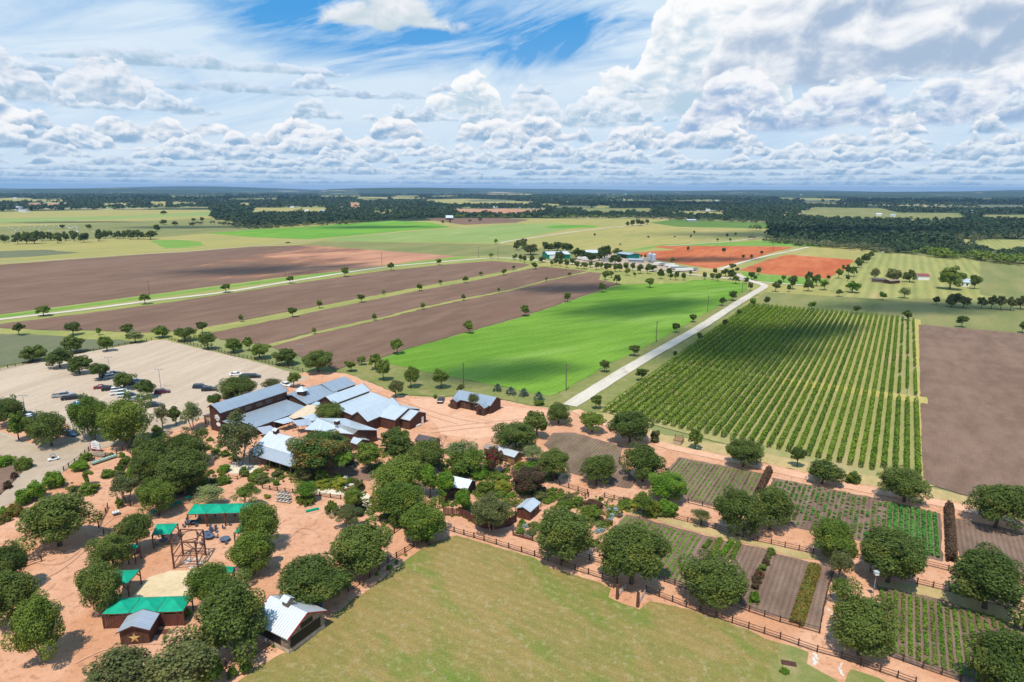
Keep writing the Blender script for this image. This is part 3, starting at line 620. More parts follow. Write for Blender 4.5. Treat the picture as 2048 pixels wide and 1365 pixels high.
# --- big oaks of the yard and gardens
T((18,1200,131,1305),'mid','uneven spreading oak alone on pink gravel at lower left, below the short fence',multi=True)
T((171,1300,318,1392),'olive','feathery olive-green tree cut by the bottom edge below the star shed',form='loose',multi=True)
T((272,1277,440,1385),'olive','wide light olive tree at the bottom edge left of the stone building',form='loose',multi=True)
T((392,1312,448,1368),'mid','small bushy tree at the bottom edge beside the fence corner post')
T((381,1168,547,1303),'oak','large round dark oak just left of the metal-roofed stone building')
T((553,1111,704,1212),'oak','broad dark oak directly behind the metal-roofed stone building')
T((654,1040,790,1147),'oak','dark oak beside the fenced path left of the lawn tip')
T((453,1064,552,1147),'mid','tall medium-green tree right of the courtyard, overlapping green canopies',multi=True)
T((484,1004,563,1092),'mid','lighter tree behind the courtyard canopies, just above the tall one')
T((380,1128,468,1205),'mid','small bright-edged tree over the limestone pad near the south canopies')
T((-22,1092,54,1168),'oak','oak cut by the left edge beside the short rail fence',multi=True)
T((-40,1150,70,1242),'oak','ragged oak cut by the left edge, below the fence')
T((179,1068,267,1137),'oak','round dark oak left of the courtyard between two other round oaks')
T((152,1130,248,1214),'oak','round dark oak touching the lower left courtyard canopy')
T((232,1027,305,1087),'oak','round dark oak at the upper left corner of the courtyard')
T((38,995,182,1083),'oak','very wide low dark oak standing alone on gravel beside the lane')
T((275,960,350,1021),'mid','round yellow-green oak beside the long row of green plant tables')
T((262,875,350,955),'oak','dark oak right of the white welcome sign, back left of the dense clump')
T((318,865,412,930),'oak','dark oak at the back of the dense clump left of the barn')
T((310,900,420,986),'oak','dark oak at the front of the dense clump beside the windmill')
T((258,905,330,965),'oak','dark oak directly behind the white windmill wheel')
T((382,968,455,1009),'pale','loose light-green small tree behind the north canopies, left one',name='shade_tree',form='loose',multi=True)
T((463,966,525,1005),'mid','loose green small tree behind the north canopies, right one',name='shade_tree',form='loose',multi=True)
T((214,950,286,996),'olive','thin airy olive tree inside the curved fence planting',name='shade_tree',form='loose',multi=True)
T((426,824,526,928),'olive','tall greyish feathery tree in front of the red barn wall',form='loose',multi=True)
T((572,855,714,940),'brown','big magnolia with bronze leaves in front of the winery buildings',name='magnolia_tree')
T((626,806,694,842),'oak','dark tree growing inside the courtyard between metal roofs')
T((708,884,765,932),'mid','round green tree right of the bronze magnolia, behind the palm')
T((755,854,817,897),'oak','dark tree in front of the brown walled building with roof vent')
T((770,872,832,928),'oak','dense dark tree left of the brown-roofed shed')
T((815,878,888,945),'oak','dense dark tree just in front of the brown-roofed shed')
T((737,916,855,1003),'mid','largest fresh-green tree at the middle of the gardens',form='big')
T((742,958,848,1042),'mid','fresh-green tree below the largest one, above the fence bend')
T((835,923,884,992),'bright','yellowish-green tree beside the open metal shed roof')
T((867,945,914,990),'bright','small yellow-green tree touching the left of the open metal shed roof')
T((795,1000,892,1082),'mid','green tree at the tip of the lawn by the plank fence')
T((830,1032,886,1080),'bright','bright yellow-green lower tree at the tip of the lawn')
T((683,976,726,1020),'mid','small round tree over the pebble creek fence')
T((662,1008,730,1047),'olive','small mixed tree left of the pebble creek end',multi=True)
T((585,963,634,995),'bright','small flat yellowish tree on the gravel beside the creek fence',form='umb')
T((888,876,964,932),'pale','pale loose tree at the edge of the gravel yard',name='shade_tree',form='loose',multi=True)
T((890,900,976,948),'mid','green loose tree below the pale one at the yard edge',name='shade_tree',form='loose')
T((964,888,1006,942),'red','crepe myrtle with red blossom left of the timber shed',name='crepe_myrtle')
T((984,838,1082,904),'oak','wide dark oak overhanging the timber shed roof')
T((1045,820,1104,870),'oak','dark oak behind the wide one at the edge of the yard')
T((1086,805,1149,847),'oak','round oak on a clear trunk at the start of the white road')
T((1156,824,1213,860),'mid','round oak on a clear trunk second from the road start')
T((1215,819,1307,886),'oak','large oak beside the lower left corner of the vineyard')
T((1238,887,1337,962),'oak','large dark oak between the two upper garden plots')
T((1156,908,1231,970),'oak','round oak at the lower corner of the ribbed brown plot')
T((1073,896,1141,956),'oak','dark oak at the left side of the ribbed brown plot')
T((1043,889,1090,918),'pale','pale feathery tree beside the timber shed',name='shade_tree',form='loose')
T((1019,928,1097,988),'rust','brownish bushy tree beyond the curved garden fence',name='shade_tree')
T((1295,940,1380,1002),'bright','bright yellow-green tree beside the dense crop plot')
T((1263,982,1312,1024),'mid','grey-green tree left of the yellow-green bush clump',form='loose')
T((1060,1010,1193,1122),'oak','huge dark oak over the path at the middle of the gardens')
T((1193,1048,1338,1168),'oak','huge oak above the two tall gate posts')
T((1363,1112,1499,1212),'oak','large oak between the seedling plot and the path by the lawn')
T((1431,978,1527,1070),'oak','very dark oak, left of the joined pair in the plots')
T((1497,972,1593,1056),'oak','dark oak, right of the joined pair in the plots')
T((1620,1041,1719,1117),'mid','round green oak left of the darker one above the birdhouse pole')
T((1716,1062,1850,1159),'oak','large dark oak behind the birdhouse pole')
T((1898,1108,2062,1208),'oak','very wide dark oak at the right edge above the flower plot')
T((1657,1192,1796,1304),'oak','large oak at the left corner of the flower plot')
T((1944,1277,2080,1390),'oak','dark oak in the lower right corner of the photo')
T((1452,877,1526,932),'oak','round oak on a clear trunk beside the path below the vineyard')
T((1605,918,1688,966),'oak','flat-topped oak over the path below the vineyard',form='umb')
T((1763,938,1862,999),'oak','wide oak on the path below the last vine rows')
T((1941,973,2056,1047),'oak','wide oak at the right edge below the brown field')
T((1377,857,1407,893),'mid','small young tree beside the stone well below the vineyard',name='young_tree')
T((1580,896,1614,926),'oak','small young tree at the vineyard edge between two oaks',name='young_tree')
T((1300,853,1320,887),'olive','narrow dark tree touching the right of the vineyard corner oak',name='young_tree')
T((1380,1018,1426,1043),'olive','small thin tree in the round stone-edged bed',name='young_tree',form='loose')
T((1655,1100,1706,1152),'olive','grey-brown small tree between the plots and the side path',name='young_tree',form='loose')
T((1660,1150,1702,1205),'mid','scrubby green tree along the rock-edged side path',name='young_tree',form='loose')
T((943,990,1022,1059),'olive','grey-green tree leaning over the plank wall',multi=True)
T((907,976,946,1024),'bright','yellow-green tree inside the plank wall',name='young_tree')
# --- parking lot
T((-18,797,49,845),'oak','dark oak cut by the left edge beside the parking lot')
T((10,829,54,868),'mid','small round tree on the lane island, left one')
T((47,838,84,876),'oak','small dark tree on the lane island beside the big one')
T((60,829,136,886),'oak','big dark tree on the lane island')
T((138,796,222,872),'mid','left half of the big bright oak pair beside the parking lot',multi=True)
T((198,797,296,884),'mid','right half of the big bright oak pair beside the parking lot',multi=True)
T((432,753,514,800),'oak','wide dark tree behind the long barn roof')
T((412,789,445,812),'oak','low dark tree at the gable corner behind the long barn')
T((303,808,341,850),'olive','brownish thin tree at the lower right corner of the parking lot',form='loose')
T((336,811,364,846),'oak','narrow tree between two others left of the barn')
T((357,802,408,852),'pale','pale green tree just left of the stone wing',form='loose',multi=True)
T((519,755,566,780),'olive','scrubby cedar behind the far end of the long barn',form='loose')
T((570,744,601,768),'mid','small bright tree in a ring at the right corner of the parking lot')
row([(34,694,90,718),(91,698,143,731),(131,713,182,744),(177,728,219,754),(221,745,272,775),(268,761,318,789)],'tree from the left in the slanting row across the parking lot','trees in the parking lot row','oak','lot_oak')
row([(115,675,165,702),(195,674,229,697,'mid'),(252,661,285,681,'pale'),(304,653,343,673,'mid'),(346,656,392,679),(395,667,432,693),(445,677,486,703,'mid'),(494,686,543,714,'mid'),(548,697,601,727),(601,700,670,742)],'oak from the left along the rail fence behind the parking lot','oaks along the lot fence','oak','lot_oak')
row([(23,648,48,663),(128,646,160,665),(191,656,203,667,'mid'),(240,649,266,669)],'small tree from the left on the grass strip left of the lot','trees on the left grass strip','oak')
T((392,644,414,661),'oak','small dark tree at the lot corner end of the wide grass strip')
T((485,674,509,695),'mid','small tree behind the fence oaks where the narrow strip begins')
# --- grass behind the winery
row([(689,721,713,738),(713,712,733,726),(736,708,766,732),(749,717,783,753),(772,760,809,787,'olive'),(780,677,808,702),(804,732,839,768),(864,738,899,769)],'round tree from the left on the grass behind the winery','trees on the grass behind the winery','mid')
T((912,767,930,784),'olive','thin shrubby tree behind the small house',name='young_tree')
T((935,784,961,816),'olive','thin tree in front of the small house porch',name='young_tree',form='loose')
for i, b in enumerate([(984,765,1006,786),(1010,771,1034,793),(1036,774,1060,797),(1065,781,1090,804)]):
    T(b,'blue',ordn(i)+' blue spruce from the left at the corner of the green field','spruce_tree',group='blue spruces by the green field',form='cone',low=True)
# --- field and road trees
row([(70,612,100,627),(277,588,300,602),(441,568,461,580),(572,552,588,563),(681,535,698,549),(774,525,790,537),(872,518,884,527),(977,507,987,514)],'tree from the left along the upper gravel road','trees along the upper gravel road')
row([(476,630,487,641),(575,615,594,630),(631,600,646,613),(714,588,731,601),(763,581,771,588),(832,568,846,579),(876,560,886,567),(924,552,937,563),(957,543,966,550),(1001,537,1013,548),(1022,531,1031,538)],'tree from the left on the wide grass strip between brown fields','trees on the wide grass strip')
row([(623,654,633,667),(743,627,754,639),(840,605,851,617),(922,588,933,599),(994,575,1001,583),(1089,554,1097,561),(1135,544,1143,551)],'tree from the left on the narrow strip between brown fields','trees on the narrow grass strip')
row([(926,640,951,661),(1040,611,1060,628),(1127,584,1143,601),(1196,565,1213,581),(1291,556,1309,571)],'tree from the left along the upper edge of the bright green field','trees on the edge of the green field')
row([(1198,719,1220,740),(1257,690,1280,707),(1344,646,1361,662),(1379,629,1394,641),(1436,595,1453,608),(1457,583,1475,597)],'tree from the left between the green field and white road','trees left of the white road','oak')
row([(1181,790,1204,813),(1270,735,1298,756),(1345,702,1355,714),(1394,666,1408,679),(1443,639,1456,650),(1473,619,1485,629),(1499,597,1514,610,'bright'),(1526,593,1540,607,'oak')],'tree from the left between the white road and vineyard','trees right of the white road','oak')
row([(1616,603,1632,615,'bright'),(1706,611,1724,623),(1806,621,1827,635),(1914,633,1937,648),(2038,645,2056,660)],'tree from the left along the far edge of the vineyard','trees beyond the vineyard','oak')
row([(1671,579,1686,589),(1759,585,1775,596,'bright'),(1867,594,1881,606)],'small tree from the left on the meadow beyond the vineyard','trees on the meadow','oak')
T((1691,563,1721,583),'bright','wide yellow-green bushy tree on the meadow beyond the vineyard',name='meadow_tree')
T((1798,575,1822,592),'pale','sparse pale tree on the meadow',name='meadow_tree',form='loose')
T((1878,536,1928,573),'mid','big round tree beside the white farmhouse',name='meadow_tree')
T((1940,552,1962,573),'oak','dark tree right of the white farmhouse',name='meadow_tree')
T((1807,541,1835,562),'oak','dark tree left of the red-roofed stable',name='meadow_tree')
T((1771,539,1806,561),'olive','olive tree over the old sheds on the meadow',name='meadow_tree')
T((1741,537,1762,555),'olive','olive tree left of the old sheds on the meadow',name='meadow_tree',form='loose')
row([(1891,588,1920,611),(1915,594,1942,611),(1955,596,1975,611),(1974,592,1995,611),(1992,594,2015,612),(2012,595,2035,613),(2030,594,2056,613)],'olive bush from the left in the hedge below the farmhouse','hedge bushes below the farmhouse','olive','hedge_bush')
row([(1670,538,1687,552,'mid'),(1683,530,1691,539),(1690,530,1706,547),(1701,534,1717,549,'mid'),(1691,551,1701,560),(1708,516,1727,534),(1722,511,1735,522),(1728,508,1742,522),(1736,503,1750,514)],'tree from the left in the hedgerow beside the red fields','hedgerow by the red fields','oak')
row([(1543,563,1562,578),(1555,560,1566,570),(1563,550,1572,562),(1573,569,1584,581),(1577,551,1597,573),(1607,559,1628,579),(1609,544,1630,563),(1625,549,1643,567),(1640,560,1659,575,'bright'),(1653,551,1662,558)],'dark tree from the left in the cluster right of the road bend','trees right of the road bend','oak')
row([(1404,542,1415,558),(1420,545,1430,559),(1428,546,1443,559),(1425,537,1436,547),(1442,538,1462,550),(1452,539,1472,556),(1464,551,1480,564),(1488,554,1498,567),(1495,564,1508,578),(1458,528,1472,537),(1470,535,1480,543),(1497,544,1510,556),(1506,551,1515,559),(1512,534,1523,547)],'dark tree from the left in the cluster around the farm road fork','trees at the farm road fork','oak')
row([(1024,510,1034,518),(1029,508,1036,514),(1036,509,1046,520),(1043,511,1054,523),(1057,510,1070,524),(1076,513,1094,524),(1099,520,1107,531),(1106,516,1118,528),(1116,517,1127,531),(1127,517,1140,533),(1139,517,1151,527),(1149,522,1160,535),(1159,524,1177,536),(1176,523,1187,533),(1187,524,1200,537),(1198,524,1208,536),(1207,526,1224,541),(1225,528,1237,541),(1234,526,1246,541),(1246,525,1259,540),(1260,525,1272,540),(1273,528,1289,544),(1288,527,1303,544),(1297,530,1316,541),(1064,525,1077,536)],'dark tree from the left in the long row along the entry road','trees along the entry road','oak','road_tree')
row([(1204,543,1218,557),(1217,542,1228,553),(1225,549,1243,565)],'dark tree from the left at the far tip of the brown field','trees at the tip of the brown field','oak')
row([(1247,536,1261,548,'yellow'),(1266,545,1274,552),(1315,536,1330,556),(1331,536,1345,549),(1336,547,1347,557),(1346,541,1359,559),(1362,545,1373,559),(1377,539,1385,551)],'tree from the left on the grass above the bright green field','trees above the green field','oak')
row([(1025,480,1043,500),(1037,477,1056,497,'olive'),(1043,489,1080,507,'olive'),(1084,484,1110,502),(1104,483,1126,501),(1118,486,1150,504),(1142,496,1170,517),(1108,503,1132,521),(1193,491,1226,516),(1190,500,1210,521),(1171,504,1196,523),(1222,496,1248,511),(1215,509,1245,528)],'large spreading oak from the left among the green-walled barns','large oaks among the barns','oak','barn_oak')
row([(1280,509,1285,516),(1287,509,1293,516),(1338,515,1351,525),(1373,493,1380,501),(1443,496,1452,504),(1483,510,1491,516),(1499,509,1507,517),(1519,502,1527,508),(1458,477,1464,482),(1432,477,1438,482),(1386,462,1392,467),(1451,466,1458,475)],'small tree from the left around the red fields','small trees around the red fields','oak')
row([(1187,467,1192,472),(1238,487,1243,491),(1294,472,1299,476),(1379,470,1384,475),(1347,472,1352,475),(1469,464,1474,472)],'tiny tree from the left on the dry pasture','tiny trees on the dry pasture','oak')
row([(1251,443,1260,452),(1259,440,1271,451),(1271,439,1290,450),(1289,439,1300,447,'olive')],'tree from the left in the clump on the pasture road','clump on the pasture road','oak')
row([(0,467,13,487),(11,470,20,483),(24,465,44,487),(41,464,62,486),(56,463,78,485),(75,462,92,482),(92,461,107,484),(105,466,123,485),(122,461,138,483),(138,460,156,483),(155,467,178,482),(186,460,206,480),(202,458,216,479),(215,459,226,475),(225,463,243,476),(240,460,254,478),(252,460,268,478),(264,461,287,476),(286,462,315,476)],'dark oak from the left in the tree line across the left pasture','tree line across the left pasture','oak','line_oak')
row([(305,450,320,461),(320,440,335,448),(343,443,356,450),(378,445,390,451),(382,437,393,442),(399,435,409,442),(320,422,333,428),(119,450,129,456),(171,450,186,456)],'lone bush from the left on the left pasture','lone bushes on the left pasture','oak')
row([(882,441,889,447),(897,440,904,445),(936,439,943,444),(955,436,966,442),(987,478,996,486,'mid')],'small bush from the left near the distant white barn','bushes near the distant barn','olive')
# ---------------------------------------------------------------- shrubs and bushes of the gardens
def shrub(x0, y0, x1, y1, kind, label, name='shrub', cat='shrub', group=None, form=None):
    return tree((x0, y0, x1, y1), kind, label, name, cat, group, form or ('small' if x1-x0 < 34 else 'med'), low=True)
for a in [
 (937,936,981,961,'bright','dense bright green shrub below the crepe myrtle'),
 (981,941,1004,956,'mid','small dense green shrub right of the dense bright one'),
 (950,960,992,992,'mid','mixed green shrub right of the open metal shed'),
 (985,957,1023,988,'yellow','golden-yellow shrub in the middle of the walled garden'),
 (1033,958,1082,992,'mid','green shrub under the brownish tree'),
 (1062,978,1099,1005,'olive','olive shrub beside the small blue-roofed shed'),
 (1093,975,1116,998,'mid','upright green shrub by the curved garden fence'),
 (1120,984,1150,1012,'olive','grey-green shrub inside the curved garden fence'),
 (1140,990,1166,1018,'mid','dark green shrub at the end of the curved garden fence'),
 (1157,1006,1202,1046,'mid','tall grey-green shrub left of the silver agaves'),
 (1168,1000,1208,1020,'rust','reddish-green shrub above the silver agaves'),
 (1192,1040,1212,1056,'mid','dark green ball bush by the garden corner'),
 (1211,1038,1226,1054,'copper','golden-brown ball bush by the garden corner'),
 (1233,1025,1248,1037,'red','small red-leaved bush by the post'),
 (1236,1002,1264,1021,'mid','spiky green shrub right of the garden fence gap'),
 (1282,997,1324,1039,'yellow','yellow-green leafy bush, left of the two by the path'),
 (1312,998,1358,1038,'bright','bright green leafy bush, right of the two by the path'),
 (1034,1037,1052,1050,'bright','bright bush beside the walled garden gate'),
 (1030,1055,1052,1071,'bright','bright flowering bush in the raised bed'),
 (1052,1010,1074,1040,'olive','bush below the small blue-roofed shed'),
 (1300,873,1319,889,'olive','low dark shrub beside the vineyard corner oak'),
 (1691,942,1726,971,'mid','round dark green bush at the vineyard edge'),
 (1066,800,1090,812,'mid','low bush at the corner of the farmyard'),
 (545,957,560,975,'bright','round bright bush beside the porch'),
 (585,932,630,966,'olive','dark shrub under the porch corner'),
 (627,935,662,965,'mid','dark shrub below the bronze magnolia'),
 (628,958,662,980,'yellow','yellow-green low shrub beside the boulders'),
 (667,946,685,962,'bright','bright bush above the boulders'),
 (690,953,708,972,'bright','bright round bush below the palm'),
 (705,953,732,985,'olive','dark olive shrub right of the palm'),
 (434,928,462,948,'bright','flowering bed bush left of the rock garden'),
 (436,940,452,958,'yellow','yellow shrub beside the rock garden'),
 (424,952,462,970,'mid','low flower bed bush in the round bed'),
 (478,932,502,956,'mid','blue-green shrub in the rock garden'),
 (530,915,556,935,'olive','thin climbing shrub at the porch'),
 (506,948,545,970,'olive','mixed shrub behind the creek fence'),
 (408,890,426,902,'yellow','yellow flowering bush on the barn path'),
 (420,895,440,908,'mid','green bush on the barn path'),
 (440,900,462,915,'mid','low shrub under the feathery tree'),
 (412,873,430,884,'mid','low green bed at the barn corner'),
 (398,858,416,872,'mid','bush at the stone wing wall'),
 (128,985,168,1009,'rust','reddish bush behind the wide low oak'),
 (150,968,196,990,'mid','green shrubs at the foot of the topiary'),
 (140,972,160,986,'olive','grey bush left of the topiary'),
 (200,938,238,956,'mid','dark green shrub bed left of the garden tables'),
 (228,928,250,945,'mid','spiky green shrub behind the garden tables'),
 (250,935,275,950,'bright','bright shrub left of the windmill'),
 (268,950,300,968,'olive','low olive shrub under the windmill'),
 (305,958,330,975,'mid','low shrub right of the windmill tower'),
 (262,895,290,908,'bright','bright shrub right of the welcome sign'),
 (247,868,275,882,'bright','bright bush behind the welcome sign'),
 (300,868,330,880,'mid','low bush by the lot entrance'),
 (302,850,325,866,'mid','blue-green agave bush by the lot entrance'),
 (218,905,228,915,'bright','spiky bush left behind the long table'),
 (236,904,250,917,'bright','spiky bush at the end of the long table'),
 (155,905,185,925,'mid','loose shrub in the fenced corner beside the lane'),
 (138,922,180,944,'bright','clipped bright hedge at the fenced corner'),
 (87,942,134,978,'bright','long clipped hedge beside the lane, upper piece'),
 (48,962,96,1002,'bright','long clipped hedge beside the lane, middle piece'),
 (28,978,64,1012,'bright','long clipped hedge beside the lane, lower piece'),
 (-6,1013,24,1034,'bright','bush beside the lane at the left edge'),
 (-12,1030,20,1048,'copper','brownish bush row at the left edge'),
 (14,1008,52,1034,'copper','brown-green bush row end'),
 (-20,913,26,935,'bright','bright shrub beside the fence at far left'),
 (25,915,62,942,'mid','green shrub at the corner of the fenced plot'),
 (20,940,36,962,'rust','reddish shrub along the curved plot edge'),
 (6,962,24,980,'rust','small reddish shrub along the curved plot edge'),
  (896,806,911,816,'oak','clipped round bush left of the small house, left one'),
 (909,808,925,818,'oak','clipped round bush left of the small house, right one'),
 (866,788,876,800,'mid','narrow bush beside the parked dark car'),
 (974,812,990,824,'olive','shrub at the porch end of the small house'),
 (450,1330,476,1360,'mid','shrub at the lower lawn edge, left one'),
 (473,1320,505,1350,'mid','shrub at the lower lawn edge, right one'),
 (542,1288,556,1297,'yellow','yellow shrub by the stone building'),
 (770,1128,786,1142,'bright','bright shrub at the lawn edge, larger one'),
 (788,1120,797,1131,'bright','bright shrub at the lawn edge, smaller one'),
 (750,1144,759,1153,'bright','tiny yellow-green shrub at the lawn edge'),
 (807,1106,815,1115,'yellow','tiny yellow shrub below the fence'),
 (848,1070,866,1086,'mid','low shrub at the lawn tip'),
 (380,955,410,972,'rust','dry shrub in the round mulch bed'),
 (355,965,385,985,'olive','small olive shrub in the round mulch bed'),
 (208,1218,228,1240,'bright','climbing vine at the left corner of the south canopies'),
 (324,1212,360,1240,'bright','climbing vine on the right of the south canopies'),
 (355,1205,382,1240,'bright','climbing vine at the right corner of the south canopies'),
 (1497,1180,1522,1212,'bright','bright weeds at the end of the crepe myrtle row'),
 (1560,1335,1580,1350,'bright','weeds beside the red hatch')]:
    shrub(*a[:5], a[5])
for i, (x, y, k) in enumerate([(1218,1020,'silver'),(1232,1018,'silver'),(1225,1030,'silver'),(1240,1030,'silver'),(1220,1040,'silver'),(1195,1063,'silver'),(1205,1060,'silver'),(1050,1052,'silver'),(1056,1068,'silver')]):
    shrub(x-7, y-5, x+7, y+6, k, ordn(i)+' silver-blue agave in the garden corner beds', 'agave', 'plant', 'silver agaves', 'tiny')
for i, (x, y) in enumerate([(904,1032),(919,1031),(929,1034),(938,1041)]):
    shrub(x-4, y-4, x+4, y+4, 'bright', ordn(i)+' small bright bush along the foot of the plank wall', 'shrub', 'shrub', 'bushes along the plank wall', 'tiny')

# ---------------------------------------------------------------- woodland (nobody could count it)
rw = np.random.default_rng(9)
LOW = [(-260,424),(0,423),(100,421),(210,420),(300,417.5),(420,416),(424,438),(462,447),(512,457),(612,451),(712,446),(762,441),(887,436),(1024,436),(1261,437),(1374,440),(1536,446),(1537,474),(1573,486),(1648,492),(1723,497),(1771,505),(1861,510),(1911,515),(2048,526),(2330,548)]
CLEAR = [[(512,416),(652,416),(655,425),(505,425)],[(1591,432),(1628,416),(1761,417),(1798,426),(1916,427),(1940,440),(1823,442),(1686,438)],
 [(1891,479),(2330,482),(2330,510),(2048,500),(1998,501),(1936,491)],[(1149,418),(1301,417),(1305,424),(1180,426)],[(1311,423),(1449,425),(1449,431),(1380,430)],
 [(904,419),(1030,418),(1100,422),(1024,429),(917,426)],[(0,398),(125,400),(125,404),(-100,404)],[(300,404),(334,405),(334,412),(300,412)],[(335,391),(450,391),(450,394),(345,395)],
 [(365,384),(400,384),(398,388),(370,388)],[(70,386),(137,387),(137,389.5),(60,389)],[(632,390),(717,388),(720,393),(640,395)],[(697,407),(715,406),(724,416),(702,416)],
 [(837,400),(930,398),(1030,401),(1030,408),(900,409)],[(1024,403),(1069,404),(1060,409),(1024,409)],[(1556,395),(1636,396),(1630,400),(1560,400)],[(1611,404),(1676,405),(1670,409),(1611,409)],
 [(1951,410),(2330,412),(2330,416),(1960,414)],[(1950,430),(2330,432),(2330,440),(1975,438)],[(60,407),(130,407),(120,410),(50,411)],[(200,409),(270,408),(260,411),(210,412)],
 [(740,425),(790,424),(780,428),(745,428)],[(1380,402),(1450,402),(1450,404),(1390,405)],[(960,388),(1070,388),(1060,391),(980,391)],[(180,384),(260,384),(250,387),(190,387)],[(860,385),(960,385),(960,387),(880,388)],
 [(1200,382),(1330,383),(1330,386),(1200,386)],[(450,398),(560,397),(555,400),(460,401)],[(1700,393),(1860,395),(1855,398),(1720,398)],[(560,382),(640,380),(650,383),(570,385)],[(1860,388),(1990,390),(1980,393),(1870,392)],[(1440,388),(1560,390),(1540,392),(1450,392)]]
rc_ = random.Random(31)
for _ in range(30):
    x = rc_.uniform(-60, 2100); y = rc_.choice([384, 386, 388, 391, 394, 398, 402, 407, 411])+rc_.uniform(-1, 1)+(x/2048)*6; w_ = rc_.uniform(30, 110); h_ = .8+(y-380)*.055
    if 1500 < x < 2000 and y > 400: continue
    CLEAR.append([(x-w_/2, y), (x-w_*.1, y-h_), (x+w_/2, y-h_*.4), (x+w_*.4, y+h_*.8), (x-w_*.3, y+h_)])
cm = [G['tan'], G['olive'], G['grey'], G['orange']]
for i, c in enumerate(CLEAR):
    sheet('clearing', G['olive'] if i in (1, 3, 18) else (G['tan2'] if i == 2 else cm[(0,1,0,2,0,3,0)[i % 7]]), c, layer=14, kind='structure')
def project(x, y):
    d = y*math.cos(PIT)+CAMH*math.sin(PIT); yy = y*math.sin(PIT)-CAMH*math.cos(PIT); X, Y = x/d*F, yy/d*F
    c, s = math.cos(-ROL), math.sin(-ROL); return 1024+X*c-Y*s, 682.5-(X*s+Y*c)
def woods(name, d0, d1, step, r0, npc, ls, kind, seed, keepf=1.0, label=''):
    rng = np.random.default_rng(seed); a0 = math.radians(42); A = (d1*d1-d0*d0)*a0; n = int(A/(step*step))
    d = np.sqrt(rng.uniform(d0*d0, d1*d1, n)); a = rng.uniform(-a0, a0, n); x, y = d*np.sin(a), d*np.cos(a); px, py = project(x, y); h_est = r0*1.9
    ly = np.interp(px, [p[0] for p in LOW], [p[1] for p in LOW]); k = py < ly
    hp = h_est*F/np.maximum(d, 1)
    for c in CLEAR: k &= ~(inpoly(px, py, c) | inpoly(px, py-hp*.6, c))
    # open glades from two sine-noise fields
    g = np.sin(x*.0041+1.3)*np.sin(y*.0029+.7)+np.sin(x*.0013+y*.0021)*.8+rng.normal(0, .25, n); k &= (g < 1.05*keepf)
    x, y = x[k], y[k]; n = len(x); r = r0*rng.uniform(.55, 1.35, n); h = r*rng.uniform(.75, 1.15, n)
    m = npc; q = rng.normal(0, 1, (n, m, 3)); q /= np.linalg.norm(q, axis=2, keepdims=True); q[:, :, 2] = np.abs(q[:, :, 2])*1.0-.15
    lump = rng.uniform(.75, 1.08, (n, m, 1)); c = np.stack([x, y, h*.95], 1)[:, None, :]+q*lump*np.stack([r, r, h], 1)[:, None, :]
    C = c.reshape(-1, 3); Nn = (q+np.array([0, 0, .3])).reshape(-1, 3); V, Q = leaves(C, Nn, ls, rng, .5)
    me = npmesh(name, V, Q, L[kind]); o = link(bpy.data.objects.new(name, me)); tag(o, label, 'woodland', kind='stuff')
    return n
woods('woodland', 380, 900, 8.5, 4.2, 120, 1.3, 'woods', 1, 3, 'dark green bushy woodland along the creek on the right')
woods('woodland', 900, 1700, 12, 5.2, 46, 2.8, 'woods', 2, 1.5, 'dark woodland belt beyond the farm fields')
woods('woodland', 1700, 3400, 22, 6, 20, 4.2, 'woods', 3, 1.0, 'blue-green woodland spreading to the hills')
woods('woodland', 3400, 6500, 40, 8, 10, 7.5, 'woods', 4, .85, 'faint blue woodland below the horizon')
# scrubby grey-green edge in front of the woods
def scrubline(px, n, r0, kind, seed, label, spread=10, npc=90, ls=1.3):
    rng = np.random.default_rng(seed); P = [at(*p) for p in px]; seg = np.array([(P[i+1]-P[i]).length for i in range(len(P)-1)]); cum = np.concatenate([[0], np.cumsum(seg)])
    t = rng.uniform(0, cum[-1], n); X = np.interp(t, cum, [p.x for p in P])+rng.normal(0, spread, n); Y = np.interp(t, cum, [p.y for p in P])+rng.normal(0, spread, n)
    r = r0*rng.uniform(.5, 1.3, n); q = rng.normal(0, 1, (n, npc, 3)); q /= np.linalg.norm(q, axis=2, keepdims=True); q[:, :, 2] = np.abs(q[:, :, 2])-.15
    C = (np.stack([X, Y, r*.7], 1)[:, None, :]+q*rng.uniform(.7, 1.05, (n, npc, 1))*np.stack([r, r, r*.8], 1)[:, None, :]).reshape(-1, 3)
    V, Q = leaves(C, q.reshape(-1, 3)+np.array([0, 0, .3]), ls, rng, .5); o = link(bpy.data.objects.new('scrub', npmesh('scrub', V, Q, L[kind]))); tag(o, label, 'scrub', kind='stuff')
scrubline([(1540,482),(1600,490),(1723,499),(1800,506)], 130, 4.2, 'scrub', 3, 'grey-green scrub at the edge of the right woodland', 12)
scrubline([(1560,462),(1700,470),(1880,480),(2060,474)], 170, 6, 'scrub', 8, 'paler grey-green scrub inside the right woodland', 30)
scrubline([(1850,512),(1950,520),(2060,530)], 60, 5.5, 'mid', 12, 'taller green scrub at the right woodland edge', 8)
scrubline([(430,449),(512,458),(620,452),(712,447)], 90, 4.5, 'scrub', 4, 'scrub at the edge of the middle woodland', 14)
scrubline([(900,436),(1100,436),(1261,437)], 90, 5, 'mid', 5, 'green scrub along the far side of the dry pasture', 16)
scrubline([(1261,437),(1400,442),(1536,447)], 60, 5, 'scrub', 6, 'grey scrub behind the far vineyard', 16)

